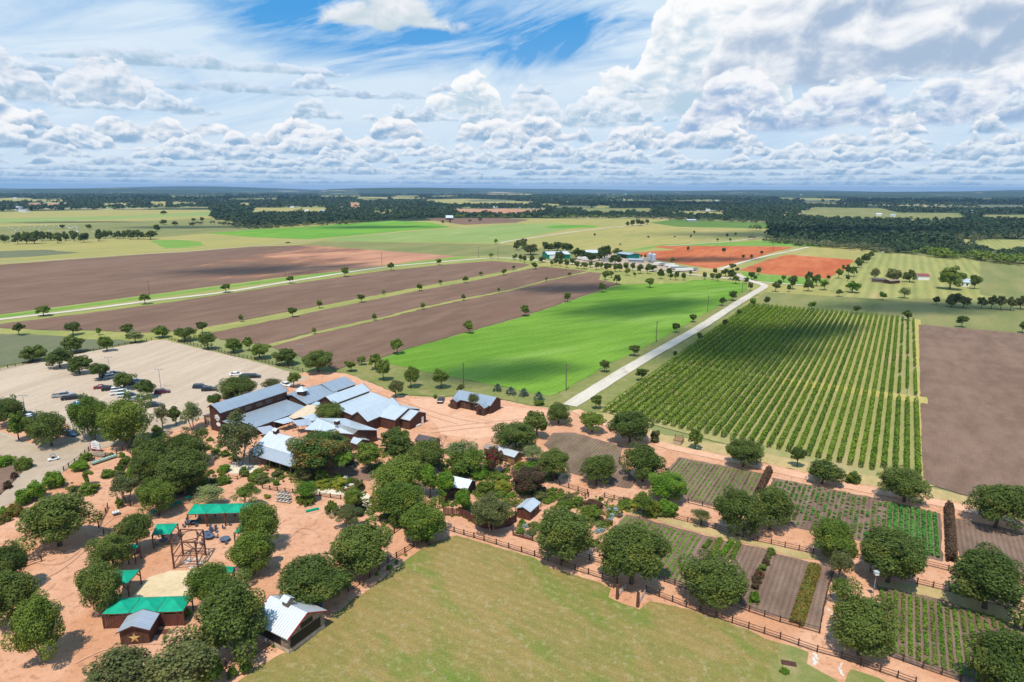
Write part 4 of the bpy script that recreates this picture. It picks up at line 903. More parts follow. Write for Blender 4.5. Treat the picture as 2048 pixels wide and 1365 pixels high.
# ---------------------------------------------------------------- vineyard: each row a thing
rv = np.random.default_rng(21); SP = 2.36; V0 = -70.2; NR = 35
POSTM = plain('weathered_post', (.30,.24,.19), (.20,.16,.12), 3)
for i in range(NR):
    v = V0+i*(80.0/(NR-1)); u0 = 172.0-5.2*min(1, i/30) + (2.5 if i > 30 else 0); u1 = 387.0
    gap = (231.8-(i > 31)*0, 238.6) if i > 31 else ((236.0, 237.6) if i < 31 else (234, 237))
    n = int((u1-u0)*34); u = rv.uniform(u0, u1, n); u = u[(u < gap[0]) | (u > gap[1])]; n = len(u)
    lump = 1+.05*np.sin(u*2.1+i*1.7)+.08*np.sin(u*.83+i)+.05*np.sin(u*.31+2*i)+rv.normal(0, .07, n)
    if i > 31:                                         # thin young rows at the right side
        dens = np.sin(u*.35+i)+np.sin(u*.11+2*i); kk = (dens > -.9)|(u < 236); u, lump = u[kk], lump[kk]; n = len(u); lump *= np.where(u < 236, .95, .68)
    t = rv.uniform(0, 2*math.pi, n); wv, hz_ = (.60 if i < 16 else .53), .86
    a = np.cos(t)*wv*lump; b = 1.12+np.sin(t)*hz_*lump
    P = np.stack([u, v+a, np.maximum(b, .25)], 1); Nn = np.stack([np.zeros(n), np.cos(t), np.sin(t)+.35], 1)
    X = np.stack([P[:, 0]*math.sin(A1)+P[:, 1]*math.cos(A1), P[:, 0]*math.cos(A1)-P[:, 1]*math.sin(A1), P[:, 2]], 1)
    NX = np.stack([Nn[:, 0]*math.sin(A1)+Nn[:, 1]*math.cos(A1), Nn[:, 0]*math.cos(A1)-Nn[:, 1]*math.sin(A1), Nn[:, 2]], 1)
    o0 = uv(u0, v); e = empty('vine_row', o0, ordn(i)+' trellised vine row from the left of the vineyard', 'vine row', 'vine rows of the vineyard')
    Vx, Q = leaves(X-np.array([o0.x, o0.y, 0]), NX, .36, rv, .6); ob = link(bpy.data.objects.new('foliage', npmesh('foliage', Vx, Q, L['vine'])), e)
    b = MB()
    for uu in np.arange(u0-.2, u1, 7.2):
        q = uv(uu, v)-o0; b.bar(q, q+Vector((0, 0, 1.75)), .05)
    for z in (.8, 1.3, 1.7): q0, q1 = uv(u0, v)-o0, uv(u1, v)-o0; b.bar(q0+Vector((0, 0, z)), q1+Vector((0, 0, z)), .012, 3)
    b.obj('trellis', POSTM, e)

# ---------------------------------------------------------------- crop rows in the garden plots
def croprow(A, B, kind, label, group, w=.22, h=.25, den=14, ls=.2, gapf=0.0, seed=0, name='crop_row', sparse=None):
    rng = np.random.default_rng(seed); d = B-A; Ln = d.length; n = int(Ln*den); t = rng.uniform(0, 1, n); t = t[(np.sin(t*Ln*2.9+seed)+np.sin(t*Ln*.9+seed*2.3)) > (-2+4*gapf)] if gapf else t
    if sparse:                                         # separate round plants
        k = np.round(t*Ln/sparse)*sparse; keep = (np.sin(k*12.99+seed*7.7)*43758.5 % 1) > gapf; t = (k+(t*Ln-k)*.45)[keep]/Ln
    n = len(t)
    if n < 3: return
    dn = d.normalized(); sd = Vector((-dn.y, dn.x, 0)); th = rng.uniform(0, math.pi, n); rr = rng.uniform(.6, 1.05, n)
    P = np.outer(t*Ln, dn)+np.outer(np.cos(th)*w*rr, sd); P[:, 2] = .03+np.sin(th)*h*rr
    Nn = np.outer(np.cos(th), sd); Nn[:, 2] = np.sin(th)+.4; V, Q = leaves(P, Nn, ls, rng, .5); o = link(bpy.data.objects.new(name, npmesh(name, V, Q, L[kind]))); o.location = (A.x, A.y, .2)
    tag(o, label, 'crop row', group)
def rows(poly, sp, kindf, text, group, off=0.0, **kw):
    """parallel rows along the farm grid, clipped to a plot outline given in photo pixels"""
    P = []
    for p in poly:
        w = at(*p); P.append((w.x*math.sin(A1)+w.y*math.cos(A1), w.x*math.cos(A1)-w.y*math.sin(A1)))
    vs = [p[1] for p in P]; v = min(vs)+sp*.6+off; i = 0
    while v < max(vs)-sp*.3:
        xs = []
        for k in range(len(P)):
            (a, b), (c, d) = P[k-1], P[k]
            if (b > v) != (d > v): xs.append(a+(c-a)*(v-b)/(d-b))
        if len(xs) >= 2:
            xs.sort(); kd = kindf(i) if callable(kindf) else kindf; k2 = dict(kw)
            if isinstance(kd, tuple): k2.update(kd[1]); kd = kd[0]
            if kd and xs[-1]-xs[0] > 1.5: croprow(uv(xs[0]+.4, v), uv(xs[-1]-.4, v), kd, ordn(min(i, 58))+' '+text, group, seed=i+int(sp*100)+len(text), **k2)
        v += sp; i += 1
rows([(1095,892),(1112,870),(1148,869),(1238,895),(1234,932),(1150,945),(1120,930)], .82, 'sprout', 'row from the left of tiny seedlings in the ribbed brown plot', 'seedling rows of the ribbed plot', w=.08, h=.1, den=7, ls=.13, gapf=.3)
rows([(1338,940),(1361,919),(1529,951),(1500,1028),(1435,1013),(1380,1001)], .92, lambda i: 'sprout' if i % 3 else 'mid', 'row from the left of low crops in the plot by the yellow-green tree', 'low crop rows', w=.16, h=.2, den=16, ls=.2, gapf=.12)
rows([(1550,960),(1749,1000),(1878,1030),(1880,1122),(1850,1113),(1700,1077),(1585,1052),(1535,1028)], .98, lambda i: ('veg', dict(gapf=.04, w=.36, h=.5, ls=.3, den=34, sparse=None)) if i > 22 else ('veg' if i % 2 else 'bright', dict(gapf=.30, w=.30, h=.36, sparse=.95)), 'row from the left of leafy vegetables behind the joined oaks', 'leafy vegetable rows', den=26, ls=.26)
rows([(1224,1064),(1256,1034),(1400,1074),(1371,1171),(1330,1162),(1205,1092)], .98, 'sprout', 'row from the left of bright green seedlings below the fenced path', 'bright seedling rows', w=.2, h=.22, den=24, ls=.2, gapf=.06)
rows([(1756,1178),(1804,1188),(1900,1212),(2048,1248),(2160,1290),(2060,1400),(1919,1358),(1775,1308),(1782,1268)], 1.0, lambda i: ('mid' if i % 2 else 'bright', dict(gapf=.10+max(0, i-11)*.035)), 'row from the left in the flower plot at lower right', 'flower rows', w=.32, h=.38, den=30, ls=.24)
for i, (a, b, k, w_, h_) in enumerate([((1408,1100),(1420,1085),'mid',.5,.6),((1423,1113),(1440,1083),'mid',.55,.7),((1441,1118),(1463,1086),'bright',.6,.7),((1462,1122),(1477,1090),'mid',.5,.7),((1420,1125),(1436,1105),'bright',.45,.5)]):
    croprow(at(*a), at(*b), k, ordn(i)+' short bushy hedge row from the left in the brown plot', 'short hedge rows', w_, h_, 130, .26, seed=40+i, name='hedge_row')
croprow(at(1592,1252), at(1629,1136), 'copper', 'broad golden-brown grass row across the brown plot', None, 1.05, .75, 300, .26, seed=60, name='grass_row')
croprow(at(1903,1128), at(1897,1020), 'rust', 'long dark reddish-brown hedge beside the leafy vegetables', None, .85, 1.9, 300, .3, seed=61, name='hedge_row')
croprow(at(1517,990), at(1538,945), 'rust', 'short dark reddish hedge between two upper plots', None, .8, 1.5, 260, .3, seed=62, name='hedge_row')
for i, (x, y, w_, k) in enumerate([(1543,1103,9,'mid'),(1538,1113,8,'olive'),(1532,1124,9,'rust'),(1524,1135,9,'mid'),(1519,1148,11,'red'),(1513,1160,11,'rust'),(1510,1172,9,'rust')]):
    shrub(x-w_, y-8, x+w_, y+9, k, ordn(i)+' bush from the far end in the crepe myrtle row', 'crepe_myrtle', 'shrub', 'crepe myrtle row in the brown plot', 'small')
# ---------------------------------------------------------------- palm and bare trees
def palm(px, py, hpx):
    p = at(px, py); h = 5.2; e = empty('palm_tree', p, 'palm tree with arching fronds in the garden below the magnolia', 'palm tree'); b = MB()
    for k in range(6): b.bar((0, 0, k*h/6), (0.02*k, 0, (k+1)*h/6+.02), .28-.01*k, 8, .24-.01*k)
    b.obj('trunk', BARK, e); r = random.Random(3)
    for k in range(26):
        a = 6.28*k/26+r.uniform(-.1, .1); up = r.uniform(.1, 1.25); Lf = r.uniform(2.3, 3.0); f = MB(); q = Vector((.1, 0, h)); dr = up
        for s in range(9):
            d = Vector((math.cos(a)*math.cos(dr), math.sin(a)*math.cos(dr), math.sin(dr))); q2 = q+d*Lf/9; f.bar(q, q2, .03, 3)
            sd = Vector((-math.sin(a), math.cos(a), 0)); wd = .62*math.sin(math.pi*(s+1.2)/10.5)
            for sg in (-1, 1):
                for j in (0, .5): m0 = q.lerp(q2, j); f.face([m0, m0+d*.12, m0+d*.34+sd*sg*wd+Vector((0, 0, -.12)), m0+d*.24+sd*sg*wd+Vector((0, 0, -.14))])
            q = q2; dr -= .24
        f.obj('frond', L['bright'], e)
palm(688, 957, 40)
def bare(x0, y0, x1, y1, label):
    p, r, rz, hc = place((x0, y0, x1, y1)); e = empty('bare_tree', p, label, 'tree'); b = MB(); rr = random.Random(int(x0))
    def br(q, d, l, w, n):
        q2 = q+d*l; b.bar(q, q2, w, 4, w*.65)
        if n:
            for _ in range(3): br(q2, (d+Vector((rr.uniform(-.8, .8), rr.uniform(-.8, .8), rr.uniform(-.1, .5)))).normalized(), l*.72, w*.6, n-1)
    br(Vector((0, 0, 0)), Vector((0, 0, 1)), hc*.45, .10, 5); b.obj('branches', L['bare'], e)
bare(873,865,898,892,'leafless grey tree beside the brown-roofed shed')
bare(1040,1000,1062,1028,'leafless brown bush at the door of the small blue-roofed shed')

# low planting that nobody could count, in the garden beds
GARD = [[(500,950),(560,925),(640,950),(700,965),(735,985),(720,1000),(640,975),(560,965),(505,975)],[(640,880),(760,890),(900,925),(960,960),(900,1000),(850,960),(760,945),(650,925)],[(880,940),(990,940),(1080,975),(1120,1000),(1020,1040),(960,1045),(890,1020),(870,980)],
 [(1080,975),(1170,990),(1250,1010),(1240,1040),(1210,1060),(1190,1050),(1130,1030),(1070,1010)],[(235,925),(300,930),(340,965),(320,985),(270,980),(235,960)],[(250,870),(330,868),(330,890),(260,905)],[(345,950),(430,940),(430,985),(350,1000)],[(700,990),(800,1000),(860,1060),(780,1060),(700,1040)],[(860,900),(960,900),(1000,940),(960,955),(870,925)],[(1000,930),(1100,920),(1140,955),(1080,970),(1010,960)],[(420,885),(470,880),(480,925),(430,920)],[(1030,1050),(1070,1050),(1190,1080),(1200,1100),(1080,1085)],[(1235,1000),(1300,1000),(1350,1030),(1260,1030)],[(130,965),(200,975),(190,1000),(140,990)]]
def cover(kind, n, s_, ls, seed, label, thr):
    rng = np.random.default_rng(seed); C, Nn = [], []
    for g in GARD:
        xs, ys = [p[0] for p in g], [p[1] for p in g]; m = int(n*(max(xs)-min(xs))*(max(ys)-min(ys))/4000); px = rng.uniform(min(xs), max(xs), m); py = rng.uniform(min(ys), max(ys), m)
        f = np.sin(px*.21+seed)+np.sin(py*.37+px*.11+seed*2)+np.sin(px*.053-py*.19)*.8; k = inpoly(px, py, g) & (f > thr)
        for a, b in zip(px[k], py[k]):
            q = at(a, b); r_ = s_*rng.uniform(.5, 1.3); d = sph(26, rng); d[:, 2] = np.abs(d[:, 2]); C.append(np.array(q)+d*r_*np.array([1, 1, .8])); Nn.append(d)
    V, Q = leaves(np.concatenate(C), np.concatenate(Nn), ls, rng, .5); o = link(bpy.data.objects.new('ground_cover', npmesh('ground_cover', V, Q, L[kind]))); o.location.z = .2; tag(o, label, 'ground cover', kind='stuff')
cover('mid', 170, .6, .26, 3, 'low green planting filling the garden beds', .2); cover('olive', 120, .5, .22, 5, 'grey-green herbs between the garden shrubs', .5); cover('bright', 70, .40, .2, 9, 'bright green tufts in the garden beds', .9); cover('rust', 45, .45, .2, 14, 'reddish flowering tufts in the garden beds', 1.1)
rg_ = random.Random(44)
for i in range(110):
    g = GARD[rg_.choice([0,1,1,2,2,2,3,3,4,6,7,8,9,9,11,12])]
    for _ in range(30):
        x, y = rg_.uniform(min(p[0] for p in g), max(p[0] for p in g)), rg_.uniform(min(p[1] for p in g), max(p[1] for p in g))
        if inpoly(np.array(x), np.array(y), g): break
    w_ = rg_.uniform(7, 18); k = rg_.choice(['mid','mid','bright','olive','pale','rust','mid','yellow']); nm = {'mid':'green','bright':'bright green','olive':'grey-green','pale':'pale','rust':'reddish','yellow':'yellow-green'}[k]
    shrub(x-w_, y-w_*.6, x+w_, y+w_*.7, k, 'low '+nm+' filler shrub in the garden beds', 'shrub', 'shrub', nm+' filler shrubs in the gardens', 'small')
# ---------------------------------------------------------------- building materials
M = {}
M['roofblue'] = metalroof('blue_grey_metal_roof', (.31,.375,.44), (.41,.465,.52)); M['rooflight'] = metalroof('pale_metal_roof', (.54,.61,.66), (.68,.73,.76))
M['roofwhite'] = metalroof('white_metal_roof', (.66,.70,.74), (.78,.80,.83)); M['roofbrown'] = metalroof('brown_metal_roof', (.12,.085,.08), (.17,.12,.11))
M['roofgrey'] = metalroof('grey_metal_roof', (.42,.46,.52), (.54,.57,.62)); M['roofrust'] = metalroof('rusty_metal_roof', (.34,.28,.22), (.46,.36,.28))
M['barnred'] = plain('barn_red_boards', (.105,.044,.029), (.062,.027,.019), 3, .8, stretch=(1, 1, .2)); M['brownwood'] = plain('brown_boards', (.11,.05,.03), (.065,.03,.02), 3, .85, stretch=(1, 1, .2))
M['fence'] = plain('dark_fence_wood', (.075,.035,.025), (.045,.022,.016), 4, .8); M['cedar'] = plain('cedar_posts', (.16,.065,.04), (.09,.035,.025), 4, .8)
M['plank'] = plain('plank_wall_wood', (.15,.05,.032), (.085,.03,.022), 3, .85, stretch=(1, 1, .15)); M['tanwood'] = plain('tan_boards', (.33,.20,.09), (.22,.13,.06), 3, .8)
M['stone'] = plain('limestone_blocks', (.52,.42,.31), (.34,.26,.20), 2.2, .9); M['stoned'] = plain('dark_stone', (.30,.23,.17), (.17,.13,.10), 2.5, .9)
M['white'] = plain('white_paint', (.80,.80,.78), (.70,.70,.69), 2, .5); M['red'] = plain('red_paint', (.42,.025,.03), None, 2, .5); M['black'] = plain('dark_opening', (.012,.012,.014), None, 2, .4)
M['glass'] = plain('window_glass', (.03,.045,.06), (.02,.03,.04), 2, .12, spec=.8, bs=0); M['canvas'] = plain('green_canvas', (.0,.34,.20), (.0,.28,.17), .8, .75); M['tarp'] = plain('tan_canvas', (.66,.52,.36), (.58,.45,.31), .8, .8)
M['gold'] = plain('gold_metal', (.62,.42,.16), (.5,.33,.12), 2, .45, metal=.3); M['grey'] = plain('grey_metal', (.32,.33,.35), (.22,.23,.25), 2, .5); M['tablegrey'] = plain('slate_table', (.10,.13,.19), (.07,.09,.13), 2, .5)
M['rock'] = plain('pale_rock', (.66,.60,.52), (.42,.37,.32), 1.4, .9, bs=.6); M['greenwall'] = plain('green_metal_wall', (.0,.20,.15), (.0,.16,.12), 1, .5); M['galv'] = metalroof('galvanised', (.42,.50,.60), (.52,.58,.66), .5)
M['log'] = plain('pole_wood', (.17,.13,.10), (.11,.085,.065), 4, .85); M['concrete'] = plain('concrete', (.62,.58,.52), (.52,.48,.43), 1.5, .85); M['tray'] = plain('green_trays', (.0,.30,.17), (.0,.22,.13), 2, .6)
RG = math.pi/2-A1                                  # world angle of the grid's u axis
def frame(p0, p1):
    d = p1-p0; return math.atan2(d.y, d.x), d.length
def house(name, label, cat, p0, p1, prof, wall, roof, over=.35, base=0.0, end=(1, 1), win=(), vent=(), gablewin=(), t=.14, group=None, walls=True, extra=None, fas=None, skirt=None):
    """building with its ridge from p0 to p1; prof lists (offset to the left of that line, height) across it"""
    a, Ln = frame(p0, p1); e = empty(name, Vector((p0.x, p0.y, 0)), label, cat, group, a)
    ps = sorted(prof); b = MB()                      # roof plates, butted at the folds
    for i in range(len(ps)-1):
        (y0, z0), (y1, z1) = ps[i], ps[i+1]; b.slab([(-over, y0, z0), (Ln+over, y0, z0), (Ln+over, y1, z1), (-over, y1, z1)], t)
    b.obj('roof', roof, e); ridge = max(ps, key=lambda q: q[1])
    if fas: f = MB(); [f.bar((x, ps[i][0], ps[i][1]-.05), (x, ps[i+1][0], ps[i+1][1]-.05), .09) for x in (-over-.02, Ln+over+.02) for i in range(len(ps)-1)]; f.obj('roof_edge', fas, e)
    if walls:
        y0, y1 = ps[0][0]+over, ps[-1][0]-over
        def zat(y): return float(np.interp(y, [q[0] for q in ps], [q[1] for q in ps]))-t-.02
        pts = [(y0, base), (y0, zat(y0))]+[(y, z-t-.02) for y, z in ps[1:-1]]+[(y1, zat(y1)), (y1, base)]
        b = MB(); n = len(pts); b.v = [(0, y, z) for y, z in pts]+[(Ln, y, z) for y, z in pts]; b.f = [tuple(range(n)), tuple(range(2*n-1, n-1, -1))]+[(i, n+i, n+(i+1) % n, (i+1) % n) for i in range(n)]
        b.obj('wall', wall, e)
        if skirt: s = MB(); s.box((Ln/2, (y0+y1)/2, skirt[0]/2), (Ln+.12, y1-y0+.12, skirt[0])); s.obj('stone_base', skirt[1], e)
        for (side, x, z, w, h, kind) in win:         # side -1 / 1: the long walls; 0 / 2: end walls
            if side in (-1, 1): c, d, fr = (x, (y0-.03 if side < 0 else y1+.03), z), (w, .06, h), (w+.16, .05, h+.16)
            else: c, d, fr = ((-.03 if side == 0 else Ln+.03), x, z), (.06, w, h), (.05, w+.16, h+.16)
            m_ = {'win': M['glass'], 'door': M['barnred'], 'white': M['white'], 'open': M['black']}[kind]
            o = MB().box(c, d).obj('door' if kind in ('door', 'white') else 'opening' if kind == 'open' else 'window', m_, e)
            if kind == 'win': MB().box((c[0], c[1], c[2]), fr).obj('frame', M['tanwood'], o)
    for x in vent:                                   # roof vent (little cupola) on the ridge
        b = MB().box((x, ridge[0], ridge[1]+.35), (1.1, 1.1, .9)); o = b.obj('roof_vent', wall, e)
        MB().slab([(x-.75, ridge[0]-.8, ridge[1]+.75), (x+.75, ridge[0]-.8, ridge[1]+.75), (x+.75, ridge[0], ridge[1]+1.25), (x-.75, ridge[0], ridge[1]+1.25)], .06).slab([(x-.75, ridge[0], ridge[1]+1.25), (x+.75, ridge[0], ridge[1]+1.25), (x+.75, ridge[0]+.8, ridge[1]+.75), (x-.75, ridge[0]+.8, ridge[1]+.75)], .06).obj('vent_roof', roof, o)
    return e
def ax_u(v, u0, u1): return uv(u0, v), uv(u1, v)     # ridge along u (profile offset +left = -v side)
def ax_v(u, v0, v1): return uv(u, v0), uv(u, v1)     # ridge along v, offsets to the left = +u side
# along u: left of direction u is -v, so offset = v_ridge - v
def U(v, *q): return [(v-b, z) for b, z in q]
def Vv(u, *q): return [(b-u, z) for b, z in q]
# main barn with the long clerestory roof
p = ax_u(-155.6, 102.6, 125)
barn = house('barn', 'long tall red barn with steep blue-grey metal roof and white painted sign on its gable', 'barn', *p, U(-155.6, (-157.2, 6.7), (-155.6, 7.75), (-153.6, 7.0), (-151.9, 6.0)), M['barnred'], M['roofblue'],
      win=[(-1, x, 4.7, .75, .8, 'win') for x in (3.2, 4.4, 8.2, 9.2, 12.0, 12.9, 15.4, 16.2, 19.6)], fas=M['barnred'])
b = MB()                                             # white star-burst sign over an oval on the gable
sg = random.Random(4)
cx_, cz_ = -2.0, 4.3
pts = []
for k in range(22):
    t = 2*math.pi*k/22; rr = (1.0 if k % 2 == 0 else .62)*(1+sg.uniform(-.12, .12)); pts.append((-.40, cx_+math.cos(t)*rr*1.25, cz_+math.sin(t)*rr*1.0))
b = MB(); b.v = [(-.08, q[1], q[2]) for q in pts]+[(-.16, q[1], q[2]) for q in pts]; n = len(pts); b.f = [tuple(range(n)), tuple(range(2*n-1, n-1, -1))]+[(i, (i+1) % n, n+(i+1) % n, n+i) for i in range(n)]
sgn = b.obj('painted_sign', M['white'], barn)
for (yy, zz, w, h) in ((-1.6, 4.5, .9, .14), (-2.3, 4.2, .7, .14), (-1.9, 3.95, .9, .10)): MB().box((-.20, yy, zz), (.05, w, h)).obj('sign_mark', M['grey'], sgn)
ov = MB(); n = 20; ov.v = [(-.08, -2.25+math.cos(6.283*k/n)*.85, 2.45+math.sin(6.283*k/n)*.55) for k in range(n)]+[(-.16, -2.25+math.cos(6.283*k/n)*.85, 2.45+math.sin(6.283*k/n)*.55) for k in range(n)]
ov.f = [tuple(range(n)), tuple(range(2*n-1, n-1, -1))]+[(i, (i+1) % n, n+(i+1) % n, n+i) for i in range(n)]; ov.obj('oval_sign', M['white'], barn)
LT = ax_u(-147, 103.0, 124.0)
house('side_wing', 'wide single-slope blue-grey metal roof wing in front of the red barn', 'building', *LT, U(-147, (-151.85, 3.6), (-142.3, 2.7)), M['barnred'], M['roofblue'], over=.3, win=[(-1, x, 1.1, 1.1, 1.6, 'open') for x in (6, 10, 14, 18)])
house('stone_wing', 'pale limestone lean-to with small windows at the left side of the red barn', 'building', *ax_u(-159, 103.4, 113), U(-159, (-161.2, 3.3), (-157.3, 4.1)), M['stone'], M['roofbrown'], over=.25,
      win=[(0, y, 1.5, .6, 1.2, 'win') for y in (-1.0, .1, 1.2)])
house('winery_building', 'blue-grey metal roof with small hexagonal tower behind the red barn', 'building', *ax_u(-150.6, 125.6, 138), U(-150.6, (-156.5, 3.4), (-150.6, 5.0), (-144.3, 3.1)), M['brownwood'], M['roofblue'])
house('winery_building', 'farthest blue-grey metal roof of the winery, stepping up to the right', 'building', *ax_u(-150.2, 137.2, 146.5), U(-150.2, (-154.6, 3.8), (-150.2, 5.4), (-145.4, 3.6)), M['brownwood'], M['roofblue'])
e = empty('hexagonal_tower', uv(128.3, -149.6), 'small six-sided tower with pointed metal roof between the winery roofs', 'tower'); b = MB(); hx = [(math.cos(math.pi*k/3)*1.5, math.sin(math.pi*k/3)*1.5) for k in range(6)]
b.prism(hx, 3.2, 5.9).obj('wall', M['barnred'], e); b = MB(); hx2 = [(x*1.35, y*1.35, 5.85) for x, y in hx]
for k in range(6): b.face([hx2[k], hx2[(k+1) % 6], (0, 0, 7.1)])
b.face(hx2[::-1]); b.obj('roof', M['rooflight'], e)
house('winery_hall', 'pale steep metal roof hall with dark side wall right of the courtyard', 'building', *ax_u(-136.8, 126, 140.6), U(-136.8, (-139.9, 5.0), (-136.8, 6.7), (-133.7, 5.0)), M['barnred'], M['rooflight'], fas=M['barnred'])
house('winery_wing', 'wide pale single-slope metal roof beside the pale hall', 'building', *ax_u(-130, 125.6, 141), U(-130, (-133.65, 4.4), (-126.4, 3.2)), M['barnred'], M['rooflight'], over=.3)
house('winery_annex', 'pale blue gabled roof with brown gable end facing left', 'building', *ax_u(-121.8, 123.2, 137), U(-121.8, (-125.2, 3.4), (-121.8, 5.7), (-118.3, 3.5)), M['brownwood'], M['rooflight'], fas=M['barnred'], win=[(0, 0, 2.0, 1.2, 1.0, 'win')])
house('winery_porch', 'pale blue cross-gabled porch roof facing the gravel yard', 'building', *ax_v(133.6, -119.2, -113.2), Vv(133.6, (127.9, 3.4), (133.6, 5.15), (139, 3.4)), M['barnred'], M['rooflight'], over=.25,
      win=[(1, 1.2, 1.2, 1.2, 1.2, 'win'), (1, 3.2, 1.2, 1.6, 1.4, 'open'), (1, 5, 1.2, .8, 1.6, 'win')])
house('winery_store', 'small gabled store room with a white door at the right end of the winery', 'building', *ax_v(134.4, -112.9, -110.2), Vv(134.4, (130.4, 3.1), (134.4, 4.55), (138.2, 3.0)), M['barnred'], M['rooflight'], over=.3, win=[(2, 1.9, 1.25, .95, 2.1, 'white')])
o = MB().box((0, 0, .35), (3.4, 1.8, .7), RG+math.pi/2).obj('loading_ramp', M['concrete']); o.location = at(680+732/4.875, 660+938/4.875); tag(o, 'white concrete loading ramp below the white door', 'ramp')
def poly_house(name, label, cat, ridge, low, far, wall, roof, vent=None, win=()):
    """gabled building whose plates are given corner by corner (ridge L/R, near eave L/R, far eave L/R)"""
    o0 = Vector((ridge[0].x, ridge[0].y, 0)); e = empty(name, o0, label, cat); q = lambda p: p-o0
    MB().slab([q(low[0]), q(low[1]), q(ridge[1]), q(ridge[0])], .14).slab([q(ridge[0]), q(ridge[1]), q(far[1]), q(far[0])], .14).obj('roof', roof, e)
    ctr = sum((q(p) for p in (*ridge, *low, *far)), Vector())/6; b = MB()
    def ins(p, f=.06, dz=.18): v = q(p); r = v+(ctr-v)*f; r.z = v.z-dz; return r
    P = [ins(low[0]), ins(low[1]), ins(ridge[1]), ins(far[1]), ins(far[0]), ins(ridge[0])]; B = [Vector((p.x, p.y, 0)) for p in P]
    for i in range(6): j = (i+1) % 6; b.face([B[i], B[j], P[j], P[i]])
    b.face([P[0], P[1], P[2], P[5]]); b.face([P[5], P[2], P[3], P[4]]); b.obj('wall', wall, e)
    if vent: v = q(ridge[0]).lerp(q(ridge[1]), vent); MB().box((v.x, v.y, v.z+.3), (1.1, 1.1, 1.0), RG).obj('roof_vent', wall, e); MB().box((v.x, v.y, v.z+.87), (1.5, 1.5, .14), RG).obj('vent_roof', M['roofwhite'], e)
    for (f, z) in win: a = P[1].lerp(P[3], f); n = (P[3]-P[1]).cross(Vector((0, 0, 1))).normalized(); c = Vector((a.x, a.y, z))+n*.03; MB().box(c, (.55, .12, .75), math.atan2((P[3]-P[1]).y, (P[3]-P[1]).x)).obj('window', M['white'], e)
Zb = lambda x, y, z: at(360+x/4.875, 620+y/4.875, z); Zd = lambda x, y, z: at(300+x/5.459, 840+y/5.459, z); Zc = lambda x, y, z: at(680+x/4.875, 660+y/4.875, z)
poly_house('tasting_room', 'brown walled building with pale metal roof and square roof vent behind the magnolia', 'building', (Zb(1345,1055,5), Zb(1735,1168,5)), (Zb(1215,1165,3.2), Zb(1690,1212,3.3)), (Zb(1610,1058,3.3), Zb(1940,1172,3.3)), M['barnred'], M['rooflight'], .49, [(.25, 2.0), (.5, 2.0)])
poly_house('tasting_porch', 'small gabled metal roof just right of the magnolia, below the brown walled building', 'building', (Zb(1690,1240,2.8), Zb(1780,1262,2.8)), (Zb(1660,1290,2.0), Zb(1722,1312,2.0)), (Zb(1770,1236,2.0), Zb(1850,1270,2.0)), M['barnred'], M['rooflight'])
house('restaurant', 'white metal roof with grey porch roof left of the magnolia', 'building', *ax_v(101, -130.3, -114.4), Vv(101, (97.0, 3.5), (101, 5.6), (105.2, 3.3)), M['brownwood'], M['roofwhite'], over=.3, vent=[2.2])
pe = empty('restaurant_porch', uv(93.4, -129.4), 'dark timber porch with weathered grey metal roof in front of the white roof', 'porch', None, RG+math.pi/2-math.pi)
pl = MB(); 
def Lc(u, v, z): return Matrix.Rotation(-(RG+math.pi/2-math.pi), 3, 'Z') @ (uv(u, v)-uv(93.4, -129.4))+Vector((0, 0, z))
MB().slab([Lc(93.3, -129.6, 2.65), Lc(93.3, -114.4, 2.65), Lc(96.96, -114.1, 3.42), Lc(96.96, -130.5, 3.42)], .1).obj('porch_roof', M['roofgrey'], pe)
for vv in (-129.2, -125.6, -122, -118.4, -114.8): MB().bar(Lc(93.6, vv, 0), Lc(93.6, vv, 2.55), .1).obj('post', M['log'], pe)
MB().bar(Lc(93.6, -129.4, 2.45), Lc(93.6, -114.6, 2.45), .1).obj('beam', M['log'], pe)
def awning(name, label, pts, mat, posts=M['log'], cat='roof', zlow=0):
    o0 = Vector((pts[0].x, pts[0].y, 0)); e = empty(name, o0, label, cat); MB().slab([p-o0 for p in pts], .08).obj('roof_sheet', mat, e)
    c = sum((p-o0 for p in pts), Vector())/len(pts)
    for p in pts: q = (p-o0); q = q+(c-q)*.06; MB().bar((q.x, q.y, 0), (q.x, q.y, q.z-.09), .08).obj('post', posts, e)
awning('shade_sail', 'tan fabric shade over the courtyard between the metal roofs', [Zb(1055,1045,3), Zb(1110,1062,3), Zb(1300,1015,3), Zb(1360,935,3), Zb(1245,925,3)], M['tarp'])
awning('courtyard_roof', 'small pale metal roof left of the courtyard, under the barn wing', [Zb(740,1150,2.7), Zb(820,1215,2.4), Zb(935,1165,2.4), Zb(880,1128,2.7)], M['roofgrey'])
awning('entry_roof', 'small metal porch roof at the courtyard entrance, left one', [Zb(908,1088,2.9), Zb(1010,1112,2.5), Zb(1120,1082,2.5), Zb(1050,1045,3.0)], M['rooflight'])
awning('entry_roof', 'pale metal roof over the courtyard entrance, middle one', [Zb(1088,1080,3.3), Zb(1150,1135,2.5), Zb(1300,1120,2.5), Zb(1260,1060,3.3)], M['roofgrey'])
awning('entry_roof', 'pale metal roof right of the courtyard entrance', [Zb(1175,1045,3.2), Zb(1290,1085,2.6), Zb(1370,1055,2.6), Zb(1320,1010,3.2)], M['rooflight'])
awning('entry_roof', 'narrow metal canopy between the tower roof and the pale hall', [Zb(1270,925,3.0), Zb(1370,930,2.7), Zb(1395,905,2.7), Zb(1330,895,3.0)], M['rooflight'])
